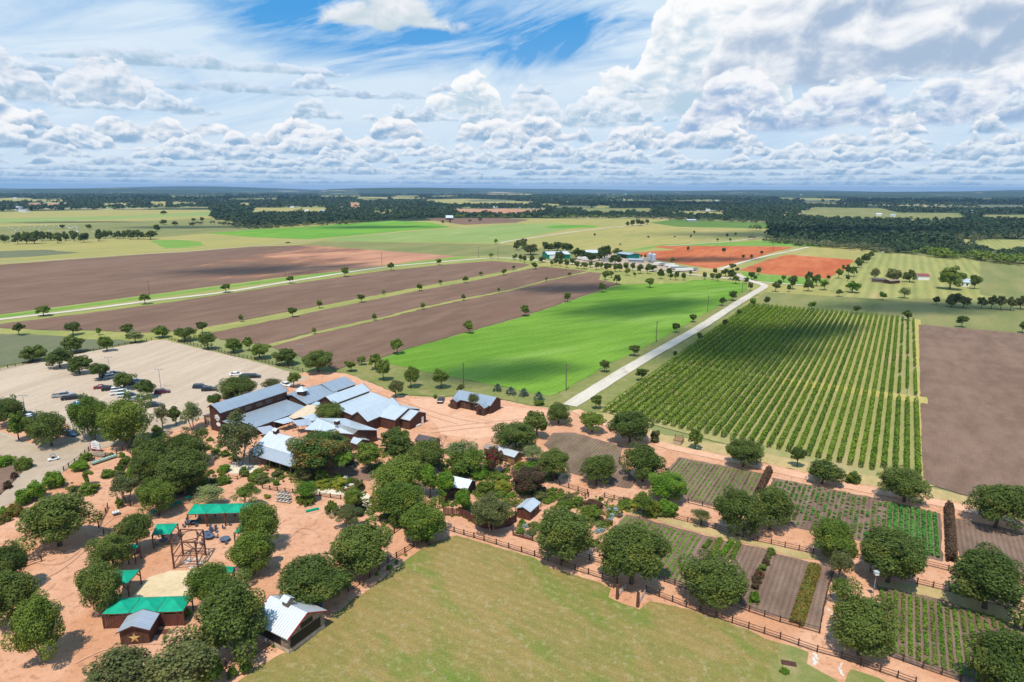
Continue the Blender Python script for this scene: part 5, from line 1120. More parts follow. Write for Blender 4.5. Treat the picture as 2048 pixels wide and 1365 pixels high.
# the small house by the spruces
house('small_house', 'small dark red house with blue metal roof and porch gables, alone in the gravel yard', 'house', *ax_v(156.0, -111.2, -98.2), Vv(156, (152.6, 3.0), (156, 4.7), (159.2, 3.0)), M['barnred'], M['roofblue'], over=.4, win=[(1, 2.0, 1.5, .9, 1.1, 'win'), (-1, 3.5, 1.5, 1.0, 1.1, 'win'), (-1, 6.5, 1.2, .9, 2.0, 'open'), (-1, 9.5, 1.5, 1.0, 1.1, 'win')], fas=M['barnred'])
house('house_porch', 'left porch gable of the small dark red house', 'porch', *ax_u(-110.2, 151.2, 154.4), U(-110.2, (-111.6, 2.7), (-110.2, 3.5), (-108.8, 2.7)), M['barnred'], M['roofblue'], over=.2)
house('house_porch', 'right porch gable of the small dark red house', 'porch', *ax_u(-100.2, 150.6, 154.4), U(-100.2, (-101.8, 2.7), (-100.2, 3.7), (-98.6, 2.7)), M['barnred'], M['roofblue'], over=.2, win=[(0, 0, 1.2, 1.0, 1.9, 'open')])
# sheds of the gardens
def shed(name, label, r0, r1, half, ze, zr, wall, roof, **k): return house(name, label, 'shed', Vector((r0.x, r0.y, 0)), Vector((r1.x, r1.y, 0)), [(-half, ze), (0, zr), (half, ze)], wall, roof, **k)
shed('brown_shed', 'small stone shed with dark brown metal roof beside the leafless tree', Zc(775,1018,3.2), Zc(940,1052,3.2), 1.9, 2.3, 3.2, M['stoned'], M['roofbrown'], over=.25)
shed('timber_shed', 'timber shed with half rusty, half pale metal roof under the wide oak', Zc(1520,1126,3.0), Zc(1735,1188,3.0), 1.8, 2.2, 3.0, M['tanwood'], M['rooflight'], over=.25, win=[(-1, 3.6, 1.2, 2.4, .25, 'open'), (-1, 3.6, .6, 2.4, .25, 'open')])
shed('rusty_shed', 'short rusty roofed end bay joined to the left of the timber shed', Zc(1432,1108,2.9), Zc(1512,1128,2.9), 1.5, 2.2, 2.9, M['tanwood'], M['roofrust'], over=.2)
Z4 = lambda x, y, z: at(860+x/5.459, 860+y/5.459, z)
shed('open_shed', 'open-sided shed with pale metal roof left of the golden shrub', Z4(232,498,3.3), Z4(448,545,3.3), 2.3, 2.0, 3.3, M['brownwood'], M['roofwhite'], over=.3)
shed('gate_shed', 'small plank shed with pale blue roof at the garden gate', Z4(1125,745,3.0), Z4(1020,835,3.0), 1.7, 2.3, 3.0, M['plank'], M['rooflight'], over=.25)
e = house('star_shed', 'small brown shed with grey metal roof and a gold star on its front', 'shed', at(160+450/4.267, 980+1153/4.267, 3.5), at(160+530/4.267, 980+1030/4.267, 3.5), [(-2.25, 2.6), (0, 3.5), (2.25, 2.6)], M['brownwood'], M['roofgrey'], over=.3, fas=M['barnred'])
e.location.z = 0
st = MB(); n = 10; V_ = []
for k in range(10): r_ = .85 if k % 2 == 0 else .34; t = math.pi/2+2*math.pi*k/10; V_.append((-.07, math.cos(t)*r_, 1.35+math.sin(t)*r_))
st.v = V_+[(-.03, y, z) for _, y, z in V_]+[(-.22, 0, 1.35)]
for k in range(10): j = (k+1) % 10; st.f += [(k, j, 20), (j, k, 10+k, 10+j)]
st.f.append(tuple(range(10, 20))); st.obj('star', M['gold'], e)
house('stone_building', 'open-sided stone building with white metal roof and brick roof vent at the lawn edge', 'building', *ax_v(56.1, -75.2, -68.1), Vv(56.1, (52.3, 3.0), (56.1, 5.0), (59.9, 3.0)), M['stoned'], M['roofwhite'], over=.45, vent=[3.4], fas=M['red'],
      win=[(2, -.2, 1.75, 5.6, 1.6, 'open'), (2, .1, 3.2, 2.2, .8, 'open'), (-1, 3.2, 1.7, 4.6, 1.3, 'open')], skirt=(.8, M['stone']))
# far green-walled barns, stable, farmhouse
Z3 = lambda x, y, z=0: at(1024+x/4, 360+y/4, z); Z4b = lambda x, y, z=0: at(1536+x/4, 360+y/4, z)
def far_house(name, label, cat, a, b, half, ze, zr, wall, roof, **k): return house(name, label, cat, Vector((a.x, a.y, 0)), Vector((b.x, b.y, 0)), [(-half, ze), (0, zr), (half, ze)], wall, roof, over=.4, **k)
far_house('packing_barn', 'green-walled metal barn with white roof, left of the barn group', 'barn', Z3(265,575,6), Z3(440,572,6), 11, 4.2, 6.2, M['greenwall'], M['roofwhite'], win=[(-1, 5, 1.8, 7, 3.4, 'white'), (-1, 40, 1.8, 12, 3, 'open')])
far_house('packing_barn', 'green-walled metal barn with white roof, in the middle behind the big oaks', 'barn', Z3(580,562,6), Z3(672,560,6), 9, 4.0, 6.0, M['greenwall'], M['roofwhite'])
far_house('packing_barn', 'green open-fronted metal barn beside the red field', 'barn', Z3(880,578,5), Z3(982,590,5), 7, 4.2, 5.4, M['greenwall'], M['roofgrey'], win=[(-1, 9, 1.8, 9, 3, 'open')])
far_house('machine_shed', 'low grey shed in front of the green barns', 'shed', Z3(935,632,3), Z3(1050,636,3), 4, 2.6, 3.6, M['grey'], M['roofgrey'])
far_house('stable', 'white and blue walled stable with red roof on the meadow', 'stable', Z4b(1190,755,4), Z4b(1278,757,4), 4, 3.2, 4.6, M['white'], metalroof('red_roof', (.35,.07,.06), (.42,.10,.08)))
far_house('farmhouse', 'white farmhouse with pale blue roof beside the big meadow tree', 'house', Z4b(1545,795,4.5), Z4b(1620,800,4.5), 4.5, 3.0, 5.0, M['white'], M['rooflight'], win=[(-1, 4, 1.5, 1, 1.4, 'win')])
far_house('old_shed', 'weathered low shed under the olive trees on the meadow', 'shed', Z4b(838,782,3), Z4b(940,790,3), 3, 2.2, 3, M['log'], M['roofbrown'])
far_house('old_shed', 'small reddish shed right of the weathered one on the meadow', 'shed', Z4b(955,798,3), Z4b(1030,792,3), 3, 2.2, 3, M['brownwood'], M['roofrust'])
far_house('hay_barn', 'white gabled barn with rusty side at the far edge of the lime green crop', 'barn', at(892,434,6), at(906,434,6), 9, 4, 9, M['brownwood'], M['roofwhite'])
far_house('long_shed', 'long white roofed shed behind the far vineyard', 'shed', at(1373,440,4), at(1391,440,4), 6, 3.5, 5, M['grey'], M['roofwhite'])
e = empty('storage_tank', at(37, 421), 'pale round storage tank at the far left beyond the pasture', 'tank'); b = MB(); b.prism([(math.cos(t*.3927)*11, math.sin(t*.3927)*11) for t in range(16)], 0, 10).obj('tank_wall', M['white'], e)
b = MB(); q = [(math.cos(t*.3927)*11.2, math.sin(t*.3927)*11.2, 10) for t in range(16)]; [b.face([q[k], q[(k+1) % 16], (0, 0, 12)]) for k in range(16)]; b.obj('tank_roof', M['roofgrey'], e)
far_house('long_shed', 'low pale building right of the round tank at far left', 'shed', at(40,420,4), at(56,422,4), 6, 3.5, 5, M['white'], M['roofgrey'])
rf = random.Random(12)
FARH = [(28,397),(142,393),(218,386),(305,388),(438,404),(452,404),(565,396),(582,415),(586,398),(610,423),(640,423),(660,395),(728,426),(740,390),(788,401),(798,402),(840,390),(962,380),(987,415),(1034,415),(1134,405),(1141,405),(1224,401),(1296,407),(1290,410),(1430,402),(1412,421),(1468,403),(1522,397),(1527,408),(1700,396),(1735,397),(1790,396),(1752,430),(1780,432),(1938,424),(1804,386),(1880,389),(330,385),(520,387),(1070,383),(1180,386),(1250,388),(1600,390)]
FARH.sort()
for i, (x, y) in enumerate(FARH):
    p = at(x, y+1.5); s = 1+(min(p.length, 6000)/1500-1)*.22; a = rf.uniform(-.5, .5); q = p+Vector((math.cos(a), math.sin(a), 0))*rf.uniform(9, 15)*s
    house('distant_house', ordn(i)+' tiny pale-roofed building from the left among the far woods', 'house', p, q, [(-4*s, 3.6*s), (0, 6*s), (4*s, 3.6*s)], M['white'], M['roofwhite'] if i % 3 else M['roofgrey'], over=.5, group='tiny far buildings in the woods')
# silos and trailers
for i, (x0, y0) in enumerate([(1100,662),(1132,668)]):
    p = Z3(x0, y0); e = empty('grain_silo', p, ('left' if i == 0 else 'right')+' of the two blue-grey silos beside the red field', 'silo', 'blue-grey silos'); c = [(math.cos(t*.5236)*2.1, math.sin(t*.5236)*2.1) for t in range(12)]
    MB().prism(c, 2.2, 7.6).obj('drum', M['galv'], e); b = MB(); q = [(x*1.05, y*1.05, 7.6) for x, y in c]; [b.face([q[k], q[(k+1) % 12], (0, 0, 9.2)]) for k in range(12)]; b.obj('cone_roof', M['rooflight'], e)
    b = MB(); q = [(x*.98, y*.98, 2.2) for x, y in c]; [b.face([q[(k+1) % 12], q[k], (0, 0, .7)]) for k in range(12)]; b.obj('hopper', M['galv'], e)
    for t in range(4): MB().bar((math.cos(t*1.571)*1.9, math.sin(t*1.571)*1.9, 0), (math.cos(t*1.571)*1.9, math.sin(t*1.571)*1.9, 3), .12).obj('leg', M['grey'], e)
for i, (x0, y0, ln) in enumerate([(1220,692,8),(1262,698,9),(1292,712,9),(1335,722,14),(1375,735,16),(1165,688,8),(1440,730,9),(600,648,10),(560,640,9),(760,655,9)]):
    p = Z3(x0, y0); e = empty('farm_trailer', p, ordn(i)+' of the white trailers and covered wagons parked below the green barns', 'trailer', 'trailers parked below the barns', .25+.1*(i % 3)); MB().box((0, 0, 1.9), (ln, 2.4, 1.9)).obj('box', M['white'] if i % 3 else M['grey'], e)
    for sx in (-.3, .3):
        for sy in (-1.0, 1.0): MB().bar((ln*sx, sy-.12, .5), (ln*sx, sy+.12, .5), .5, 10).obj('wheel', M['black'], e)
sheet('farm_yard', G['lane'], [(1150,517),(1190,512),(1230,507),(1275,512),(1310,520),(1350,533),(1400,541),(1390,546),(1300,540),(1240,532),(1180,528),(1130,522)], layer=9, wob=.8)
# ---------------------------------------------------------------- rail fences
def fence(px, label, h=1.25, rails=3, sp=2.45, mat=None, name='rail_fence', w=None, group=None, pr=.085, rr=.045):
    mat = mat or M['fence']; P = [at(*p) for p in px] if w is None else w; o = P[0]; e = empty(name, o, label, 'fence', group); pts = []
    for i in range(len(P)-1):
        L_ = (P[i+1]-P[i]).length; n = max(1, round(L_/sp)); pts += [P[i].lerp(P[i+1], k/n) for k in range(n)]
    pts.append(P[-1]); step = max(1, math.ceil(len(pts)/95)); pm = MB().box((0, 0, h/2+.06), (pr*2, pr*2, h+.12)).mesh('post', mat)
    for i, q in enumerate(pts):
        c = bpy.data.objects.new('post', pm); link(c, e); c.location = q-o; d = (pts[min(i+1, len(pts)-1)]-pts[max(i-1, 0)]); c.rotation_euler = (0, 0, math.atan2(d.y, d.x))
    for k in range(rails):
        z = h*(k+1)/rails-.12; b = MB()
        for i in range(len(pts)-1):
            d = (pts[i+1]-pts[i]).normalized()*.09; b.bar(pts[i]-o+d+Vector((0, 0, z)), pts[i+1]-o-d+Vector((0, 0, z)), rr)
        b.obj('rail', mat, e)
    return e
fence([(889,1061),(968,1084),(1069,1115),(1150,1143),(1204,1160),(1234,1170)], 'dark rail fence between the path and the lawn, left of the tall gate posts')
fence([(1292,1186),(1400,1228),(1497,1260),(1560,1281),(1634,1307),(1682,1320),(1760,1347),(1830,1372)], 'dark rail fence between the path and the lawn, right of the tall gate posts')
fence([(1026,1070),(1065,1084),(1100,1096),(1179,1122),(1206,1131)], 'dark rail fence on the garden side of the path by the huge middle oaks')
fence([(1328,1166),(1371,1180),(1430,1202),(1498,1226),(1560,1247),(1639,1269)], 'dark rail fence along the near side of the brown plots')
fence([(1768,1312),(1845,1340),(1921,1366)], 'dark rail fence at the near side of the flower plot')
fence([(1639,1269),(1646,1225),(1656,1180),(1666,1150)], 'rail fence running up the right side of the brown plots')
fence([(1348,1040),(1431,1060),(1515,1085),(1626,1110),(1660,1120)], 'long dark rail fence above the seedling plot and brown plots')
fence([(1376,1008),(1433,1022),(1470,1032)], 'short dark rail fence below the dense crop plot')
fence([(1740,1145),(1834,1170),(1898,1186),(2048,1228),(2120,1250)], 'dark rail fence above the flower plot at the right')
fence([(1848,1132),(1896,1144),(1960,1160)], 'short rail fence below the dark hedge')
fence([(1199,1005),(1209,997),(1247,1006),(1285,1015)], 'short fence right of the path gap in the gardens')
fence([(1119,973),(1175,990),(1177,996),(1170,1000)], 'short curved fence left of the path gap in the gardens')
fence([(697,1186),(740,1158),(776,1128),(810,1108),(843,1087)], 'dark rail fence along the upper left edge of the lawn')
fence([(660,1190),(700,1159),(740,1120),(774,1080),(803,1059)], 'dark rail fence left of the narrow path beside the lawn')
fence([(436,1352),(453,1340),(509,1314),(549,1288)], 'dark rail fence left of the stone building at the bottom')
fence([(-20,745),(0,741),(90,722),(174,705),(250,692),(304,682)], 'dark rail fence along the back left of the parking lot')
fence([(338,680),(388,692),(432,702),(462,712),(503,719),(538,728),(567,735),(606,744)], 'dark rail fence along the back right of the parking lot')
fence([(208,1071),(240,1058),(262,1048)], 'short straight fence left of the courtyard oaks')
fence([(235,998),(235,1006),(244,1013),(262,1015),(286,1015)], 'curved fence round the airy olive tree')
fence([(40,1140),(50,1136),(84,1125)], 'short straight fence by the left edge')
fence([(150,928),(163,917),(178,904),(192,896)], 'fence beside the lane left of the welcome sign')
fence([(128,944),(138,937),(150,928)], 'low fence end beside the lane',rails=2)
fence([(165,926),(190,924),(212,917),(234,911),(246,903),(255,905),(268,914)], 'fence behind the long table of plants')
fence([(525,979),(555,984),(586,988),(614,991),(640,994),(682,1001)], 'dark fence along the stone-lined creek', h=1.1)
fence([(722,1008),(735,1016),(745,1023)], 'short fence right of the pebble creek', h=1.1)
fence([(497,965),(508,956),(525,945),(545,938)], 'bridge rail fence by the rock garden', h=1.2)
fence([(458,958),(475,961),(490,955)], 'short fence in front of the rock garden', h=1.0, rails=2)
fence([(198,1058),(204,1042),(212,1028),(216,1018)], 'short slanting fence beside the grey plant table on the gravel', h=1.2)
fence([(1000,936),(1014,940),(1024,944)], 'short rail fence left of the brownish tree', h=1.1)
fence([(0,992),(20,972),(42,948),(62,930),(64,925)], 'curved fence round the brown plot beside the lane', h=1.0, rails=2)
# plank wall of the garden (stockade)
def stockade(px, h, label):
    P = [at(*p) for p in px]; e = empty('plank_wall', P[0], label, 'wall'); r = random.Random(2); b = MB()
    for i in range(len(P)-1):
        L_ = (P[i+1]-P[i]).length; n = int(L_/.28); d = (P[i+1]-P[i]); a = math.atan2(d.y, d.x)
        for k in range(n): q = P[i]-P[0]+d*((k+.5)/n); hh = h+r.uniform(-.05, .05); b.box((q.x, q.y, hh/2), (.25, .06, hh), a)
    b.obj('planks', M['plank'], e)
    for p in P: q = p-P[0]; MB().bar(q, q+Vector((0, 0, h+.25)), .11).obj('post', M['cedar'], e)
stockade([(878,1010),(895,1004),(910,994),(920,987)], 1.7, 'curved red-brown plank wall left of the yellow-green tree')
stockade([(887,1033),(905,1034),(921,1034),(935,1041),(950,1051),(966,1058),(985,1061),(999,1059),(1018,1055),(1031,1047)], 1.9, 'long curved red-brown plank wall in front of the walled garden')
stockade([(1031,1047),(1031,1032)], 1.9, 'short end piece of plank wall beside the garden gate')
stockade([(1026,1073),(1040,1077),(1062,1083)], .6, 'low plank edging of the raised bed')
# canopy ring round the courtyard
ZS = lambda x, y, z=0: at(160+x/4.267, 980+y/4.267, z)
def canopy(label, q, post=True, peak=.75, group='green canopies round the courtyard', back=None, z=None):
    """one square green canvas bay: q = four corners (world, at eave height)"""
    o0 = Vector((q[0].x, q[0].y, 0)); e = empty('canopy_bay', o0, label, 'canopy', group); q = [p-o0 for p in q]; c = sum(q, Vector())/4; c.z += peak; b = MB(); n = 5
    for i in range(4):
        a, d = q[i], q[(i+1) % 4]
        for k in range(n):                            # slightly sagging fabric facets
            p0, p1 = a.lerp(d, k/n), a.lerp(d, (k+1)/n); s0, s1 = math.sin(math.pi*k/n)*.06, math.sin(math.pi*(k+1)/n)*.06
            m0, m1 = p0.lerp(c, .5)-Vector((0, 0, .06)), p1.lerp(c, .5)-Vector((0, 0, .06))
            b.face([p0-Vector((0, 0, s0)), p1-Vector((0, 0, s1)), m1, m0]); b.face([m0, m1, c])
    b.obj('canvas', M['canvas'], e)
    for i in range(4):
        a, d = q[i], q[(i+1) % 4]; off = Vector((0, 0, -.12)); MB().bar(a+off, d+off, .09).obj('beam', M['cedar'], e)
        MB().bar(Vector((a.x, a.y, 0)), a+off, .12, 6).obj('post', M['cedar'], e)
        for t in (d, q[i-1]): k = (t-a); k.z = 0; k.normalize(); MB().bar(Vector((a.x, a.y, a.z-1.25)), a+k*1.1+off, .07).obj('brace', M['cedar'], e)
    if back: 
        a, d = q[back[0]], q[back[1]]; g = MB(); ang = math.atan2((d-a).y, (d-a).x); L_ = (d-a).length; nn = int(L_/.3)
        for k in range(nn): p = a.lerp(d, (k+.5)/nn); g.box((p.x, p.y, 1.1), (.27, .05, 2.2), ang)
        g.obj('back_wall', M['plank'], e)
def bays(n, c0, c1, c2, c3, z, label, **k):
    A_, B_, C_, D_ = (ZS(*c, z) for c in (c0, c1, c2, c3)); w = ['left', 'middle', 'right']
    for i in range(n):
        f0, f1 = (i+.012)/n, (i+.988)/n; canopy((w[i]+' bay of ' if n == 3 else '')+label, [A_.lerp(B_, f0), A_.lerp(B_, f1), D_.lerp(C_, f1), D_.lerp(C_, f0)], **k)
bays(3, (185,1060), (880,1033), (955,903), (300,922), 2.7, 'the south green canopy behind the star shed', back=(0, 1))
bays(3, (912,207), (1390,193), (1480,112), (972,122), 3.0, 'the north green canopy at the top of the courtyard')
bays(1, (612,382), (770,377), (835,285), (655,290), 3.0, 'single green canopy at the upper left of the courtyard')
bays(1, (278,797), (405,797), (510,680), (300,687), 3.0, 'single green canopy at the lower left of the courtyard')
bays(1, (400,512), (462,512), (508,470), (430,470), 3.0, 'small green canopy hidden between the left courtyard oaks')
bays(1, (1312,365), (1440,358), (1485,272), (1385,272), 3.0, 'single green canopy at the right of the courtyard', peak=.3)
bays(1, (1100,712), (1305,705), (1312,655), (1150,660), 3.0, 'single green canopy at the lower right of the courtyard')
# log tower frame (open pergola)
e = empty('log_pergola', ZS(805,680), 'tall open log frame over the rock bed in the middle of the courtyard', 'pergola'); o0 = ZS(805,680)
B4 = [ZS(805,680), ZS(1008,672), ZS(1075,565), ZS(882,560)]; B4 = [p-o0 for p in B4]; T4 = [p+Vector((0, 0, 5.2)) for p in B4]
for p, t in zip(B4, T4): MB().bar(p, t, .17, 7, .14).obj('post', M['cedar'], e)
for z, r in ((5.2, .12), (2.6, .09), (1.0, .07)):
    for i in range(4): MB().bar(B4[i]+Vector((0, 0, z)), B4[(i+1) % 4]+Vector((0, 0, z)), r, 6).obj('beam', M['cedar'], e)
for i in range(4):
    a, d = B4[i], B4[(i+1) % 4]; m = a.lerp(d, .5); MB().bar(a+Vector((0, 0, 3.6)), a.lerp(d, .35)+Vector((0, 0, 5.1)), .07).obj('brace', M['cedar'], e); MB().bar(d+Vector((0, 0, 3.6)), a.lerp(d, .65)+Vector((0, 0, 5.1)), .07).obj('brace', M['cedar'], e)
    MB().bar(a+Vector((0, 0, .1)), d+Vector((0, 0, 2.5)), .05).obj('brace', M['cedar'], e); MB().bar(T4[i].lerp(T4[(i+1) % 4], .3), T4[(i+1) % 4].lerp(T4[(i+2) % 4], .3), .08).obj('corner_beam', M['cedar'], e)
# rocks
def rock(p, s, label, group, seed, mat=None):
    r = random.Random(seed); bm = bmesh.new(); bmesh.ops.create_icosphere(bm, subdivisions=2, radius=1)
    k = [(Vector((r.uniform(-1, 1), r.uniform(-1, 1), r.uniform(-1, 1))).normalized(), r.uniform(.55, .9)) for _ in range(9)]
    for v in bm.verts:
        for n, d in k:
            if v.co.dot(n) > d: v.co -= n*(v.co.dot(n)-d)
    me = bpy.data.meshes.new('boulder'); bm.to_mesh(me); bm.free(); me.materials.append(mat or M['rock']); o = link(bpy.data.objects.new('boulder', me)); o.location = p+Vector((0, 0, s*.2)); o.scale = (s, s*r.uniform(.6, .9), s*r.uniform(.45, .7)); o.rotation_euler = (0, 0, r.uniform(0, 6))
    tag(o, label, 'boulder', group)
rr_ = random.Random(8)
def rocks(px, n, s, label, group, spread=0.0):
    P = [at(*p) for p in px]
    for i in range(n):
        f = (i+.5)/n*(len(P)-1); k = min(int(f), len(P)-2); q = P[k].lerp(P[k+1], f-k)+Vector((rr_.uniform(-1, 1)*spread, rr_.uniform(-1, 1)*spread, 0)); rock(q, s*rr_.uniform(.6, 1.25), label, group, rr_.randrange(9999))
rocks([(662,972),(680,962),(700,975)], 26, .75, 'pale boulder in the big rock heap below the palm', 'boulders of the rock heap', 1.6)
rocks([(440,942),(470,930),(505,935)], 18, .5, 'pale stone in the rock garden below the porch', 'stones of the rock garden', 1.8)
rocks([(370,1128),(385,1120),(398,1130),(380,1136)], 12, .55, 'pale rock in the bed inside the log frame', 'rocks inside the log frame', .7)
rocks([(1628,1308),(1632,1320),(1625,1332)], 9, .42, 'white stone in the left stone line beside the near gate', 'left stone line at the near gate', .15)
rocks([(1682,1326),(1680,1340),(1683,1352)], 9, .42, 'white stone in the right stone line beside the near gate', 'right stone line at the near gate', .15)
rocks([(1668,1165),(1666,1185),(1668,1200),(1656,1222),(1664,1240)], 16, .38, 'pale stone edging the bed beside the side path', 'stones edging the side path', .3)
rocks([(720,1030),(735,1028),(742,1018)], 12, .45, 'pale slab by the dark oak near the creek end', 'slabs near the creek end', .8)
rocks([(1262,985),(1270,975),(1275,966)], 9, .30, 'pale stone edging the ribbed plot entrance', 'stones at the ribbed plot entrance', .1)
rocks([(1345,935),(1350,925),(1352,912)], 8, .28, 'pale stone edging the dense plot entrance', 'stones at the dense plot entrance', .1)
rocks([(652,1034),(668,1026),(690,1040)], 9, .35, 'grey rock in the cactus bed', 'rocks in the cactus bed', .5)
# hay bales on the left pasture
hb = random.Random(6)
for i in range(34):
    p = at(hb.uniform(15, 190), hb.uniform(452, 466)); o = MB().bar((-.8, 0, .85), (.8, 0, .85), .85, 12).obj('hay_bale', M['roofwhite']); o.location = p; o.rotation_euler = (0, 0, hb.uniform(0, 3)); tag(o, 'pale round bale scattered on the left pasture', 'hay bale', 'pale bales on the left pasture')
# ---------------------------------------------------------------- poles, lamps, sign, windmill
def pole(px, py, h, label, group='utility poles', arm=True):
    p = at(px, py); e = empty('utility_pole', p, label, 'utility pole', group); MB().bar((0, 0, 0), (0, 0, h), .19, 8, .13).obj('shaft', M['log'], e)
    if arm: MB().bar((-.7, .3, h-.7), (.7, -.3, h-.7), .06).obj('crossarm', M['log'], e)
for a in [(927,773,8.2,'utility pole on the near left of the green field'),(1132,782,9.5,'utility pole at the near right corner of the green field'),(1312,685,9.5,'utility pole halfway along the right of the green field'),(1415,625,9.5,'utility pole toward the far right of the green field'),
          (1484,587,10,'utility pole near the bend of the white road'),(571,555,10,'utility pole on the green verge, left one'),(764,532,11,'utility pole on the green verge, middle one'),(957,516,11,'utility pole on the green verge, right one'),(996,520,13,'utility pole where the gravel road meets the tree line'),(299,592,9,'leaning utility pole near the left gravel road'),
          (1459,529,10,'utility pole in the red fields'),(1546,503,9,'utility pole at the far corner of the red fields')]: pole(*a)
def lamp(px, py, h, label):
    p = at(px, py); e = empty('parking_lamp', p, label, 'lamp post', 'parking lot lamps'); MB().bar((0, 0, 0), (0, 0, h), .10, 8, .07).obj('shaft', M['grey'], e); MB().bar((-.9, 0, h), (.9, 0, h), .05).obj('arm', M['grey'], e)
    for s in (-1, 1): MB().box((s*.95, 0, h-.05), (.7, .35, .16)).obj('lamp_head', M['grey'], e)
lamp(221,752,6.8,'double-headed lamp post in the middle of the parking lot'); lamp(322,778,6.8,'double-headed lamp post at the right end of the parked cars'); lamp(52,832,6.2,'double-headed lamp post beside the left oak of the lot'); lamp(603,722,6.5,'lamp post at the back right corner of the parking lot')
p = at(1745,1200); e = empty('birdhouse_pole', p, 'thin pole with white birdhouse at the corner of the flower plot', 'birdhouse'); MB().bar((0, 0, 0), (0, 0, 4.6), .06, 6).obj('shaft', M['grey'], e); MB().box((0, 0, 4.85), (.6, .6, .5)).obj('box', M['white'], e); MB().box((0, 0, 5.14), (.75, .75, .08)).obj('roof', M['rooflight'], e)
# welcome sign
p = at(193,905); e = empty('welcome_sign', p, 'white shaped sign board with red edge beside the lane', 'sign', None, math.radians(-18)); b = MB()
sh = [(-1.45,.9),(1.45,.9),(1.45,2.55),(1.1,2.6),(.85,2.9),(.35,2.95),(0,3.15),(-.35,2.95),(-.85,2.9),(-1.1,2.6),(-1.45,2.55)]
b.v = [(x, -.12, z) for x, z in sh]+[(x, .12, z) for x, z in sh]; n = len(sh); b.f = [tuple(range(n)), tuple(range(2*n-1, n-1, -1))]+[(i, (i+1) % n, n+(i+1) % n, n+i) for i in range(n)]; b.obj('board', M['white'], e)
MB().box((-1.55, 0, 1.72), (.18, .3, 1.75)).obj('red_edge', M['red'], e); MB().box((0, 0, .78), (3.2, .3, .2)).obj('red_base', M['red'], e)
for s in (-1, 1): MB().box((s*1.2, 0, .35), (.2, .2, .7)).obj('post', M['barnred'], e)
for (x, z, w, h_) in ((-.1,1.25,1.1,.16),(-.3,2.3,1.3,.10),(-.1,1.9,1.5,.10),(.95,2.2,.22,.22)): MB().box((x, -.135, z), (w, .03, h_)).obj('sign_mark', M['red'] if z < 1.5 else M['grey'], e)
sb = MB().box((0, 0, .3), (4.8, 2.2, .6), math.radians(-18)).obj('stone_planter', M['stoned']); sb.location = at(200,912); tag(sb, 'low red-brown stone planter under the white welcome sign', 'planter')
# windmill
p = at(312,962); e = empty('windmill', p, 'farm windmill with white bladed wheel on a red tower among the oaks', 'windmill'); H_ = 5.2
for sx in (-1, 1):
    for sy in (-1, 1): MB().bar((sx*.95, sy*.95, 0), (sx*.18, sy*.18, H_), .07).obj('tower_leg', M['red'], e)
b = MB()
for z in (1.1, 2.3, 3.5):
    k = .95-(.77*z/H_)
    for a_, b_ in (((-k,-k),(k,-k)),((k,-k),(k,k)),((k,k),(-k,k)),((-k,k),(-k,-k))): b.bar((*a_, z), (*b_, z), .045); b.bar((*a_, z), (b_[0]*.85, b_[1]*.85, z+1.1), .03)
b.obj('tower_braces', M['red'], e); wh = MB(); hub = Vector((.2, -.5, H_+.2)); ax = Vector((.35, -1, .0)).normalized(); t1 = ax.cross(Vector((0, 0, 1))).normalized(); t2 = t1.cross(ax)
bl = MB()
for k in range(18):
    t = 2*math.pi*k/18; d = t1*math.cos(t)+t2*math.sin(t); n_ = d.cross(ax); bl.slab([hub+d*.45-n_*.05, hub+d*1.42-n_*.17+ax*.06, hub+d*1.42+n_*.12-ax*.06, hub+d*.45+n_*.05], .015)
bl.obj('wheel', M['white'], e); MB().bar(hub-ax*.9, hub+ax*.05, .12, 8).obj('hub', M['grey'], e); tl = hub-ax*1.7; MB().slab([tl-ax*.9+Vector((0,0,.45)), tl+Vector((0,0,.2)), tl+Vector((0,0,-.2)), tl-ax*.9+Vector((0,0,-.45))], .02).obj('tail_vane', M['red'], e)
# topiary
p = at(176,972); e = empty('topiary', p, 'green topiary with long neck and head standing on gravel', 'topiary'); rng = np.random.default_rng(4); ctl = [(0,0,0.3),(0,0,1.2),(-.25,0,2.1),(-.35,0,2.8),(.1,0,3.25),(.8,0,3.2),(1.35,0,2.95)]; rad = [.35,.42,.5,.55,.6,.42,.35]; PP, NN = [], []
for k in range(6):
    for j in range(220): f = rng.random(); c = np.array(ctl[k])*(1-f)+np.array(ctl[k+1])*f; d = sph(1, rng)[0]; r_ = rad[k]*(1-f)+rad[k+1]*f; PP.append(c+d*r_*rng.uniform(.85, 1.05)); NN.append(d)
Vx, Q = leaves(np.array(PP), np.array(NN), .18, rng, .5); link(bpy.data.objects.new('foliage', npmesh('foliage', Vx, Q, L['mid'])), e); MB().bar((0, 0, 0), (0, 0, 1), .12).obj('stem', BARK, e)
# gate posts at the lawn, stone well, hatch, bins
for i, (x, y) in enumerate([(1234,1200),(1275,1216)]):
    p = at(x, y); e = empty('gate_post', p, ('left' if i == 0 else 'right')+' thick red-brown log post at the lawn entrance', 'post', 'tall log posts at the lawn entrance'); MB().bar((0, 0, 0), (0, 0, 2.7), .28, 9, .24).obj('log', M['cedar'], e); MB().bar((0, 0, 2.7), (0, 0, 2.78), .25, 9).obj('cap', M['brownwood'], e)
for i, (a, b_) in enumerate([((1237,1196),(1251,1180)),((1278,1212),(1291,1190))]):
    A_, B_ = at(*a), at(*b_); e = empty('rail_gate', A_, ('left' if i == 0 else 'right')+' folded-back pale gate leaf at the lawn entrance', 'gate', 'open gate leaves'); d = B_-A_
    for z in (.3, .7, 1.1): MB().bar(Vector((0, 0, z)), d+Vector((0, 0, z)), .05).obj('rail', M['roofgrey'], e)
    for f in (0, .5, 1): MB().bar(d*f, d*f+Vector((0, 0, 1.2)), .06).obj('upright', M['grey'], e)
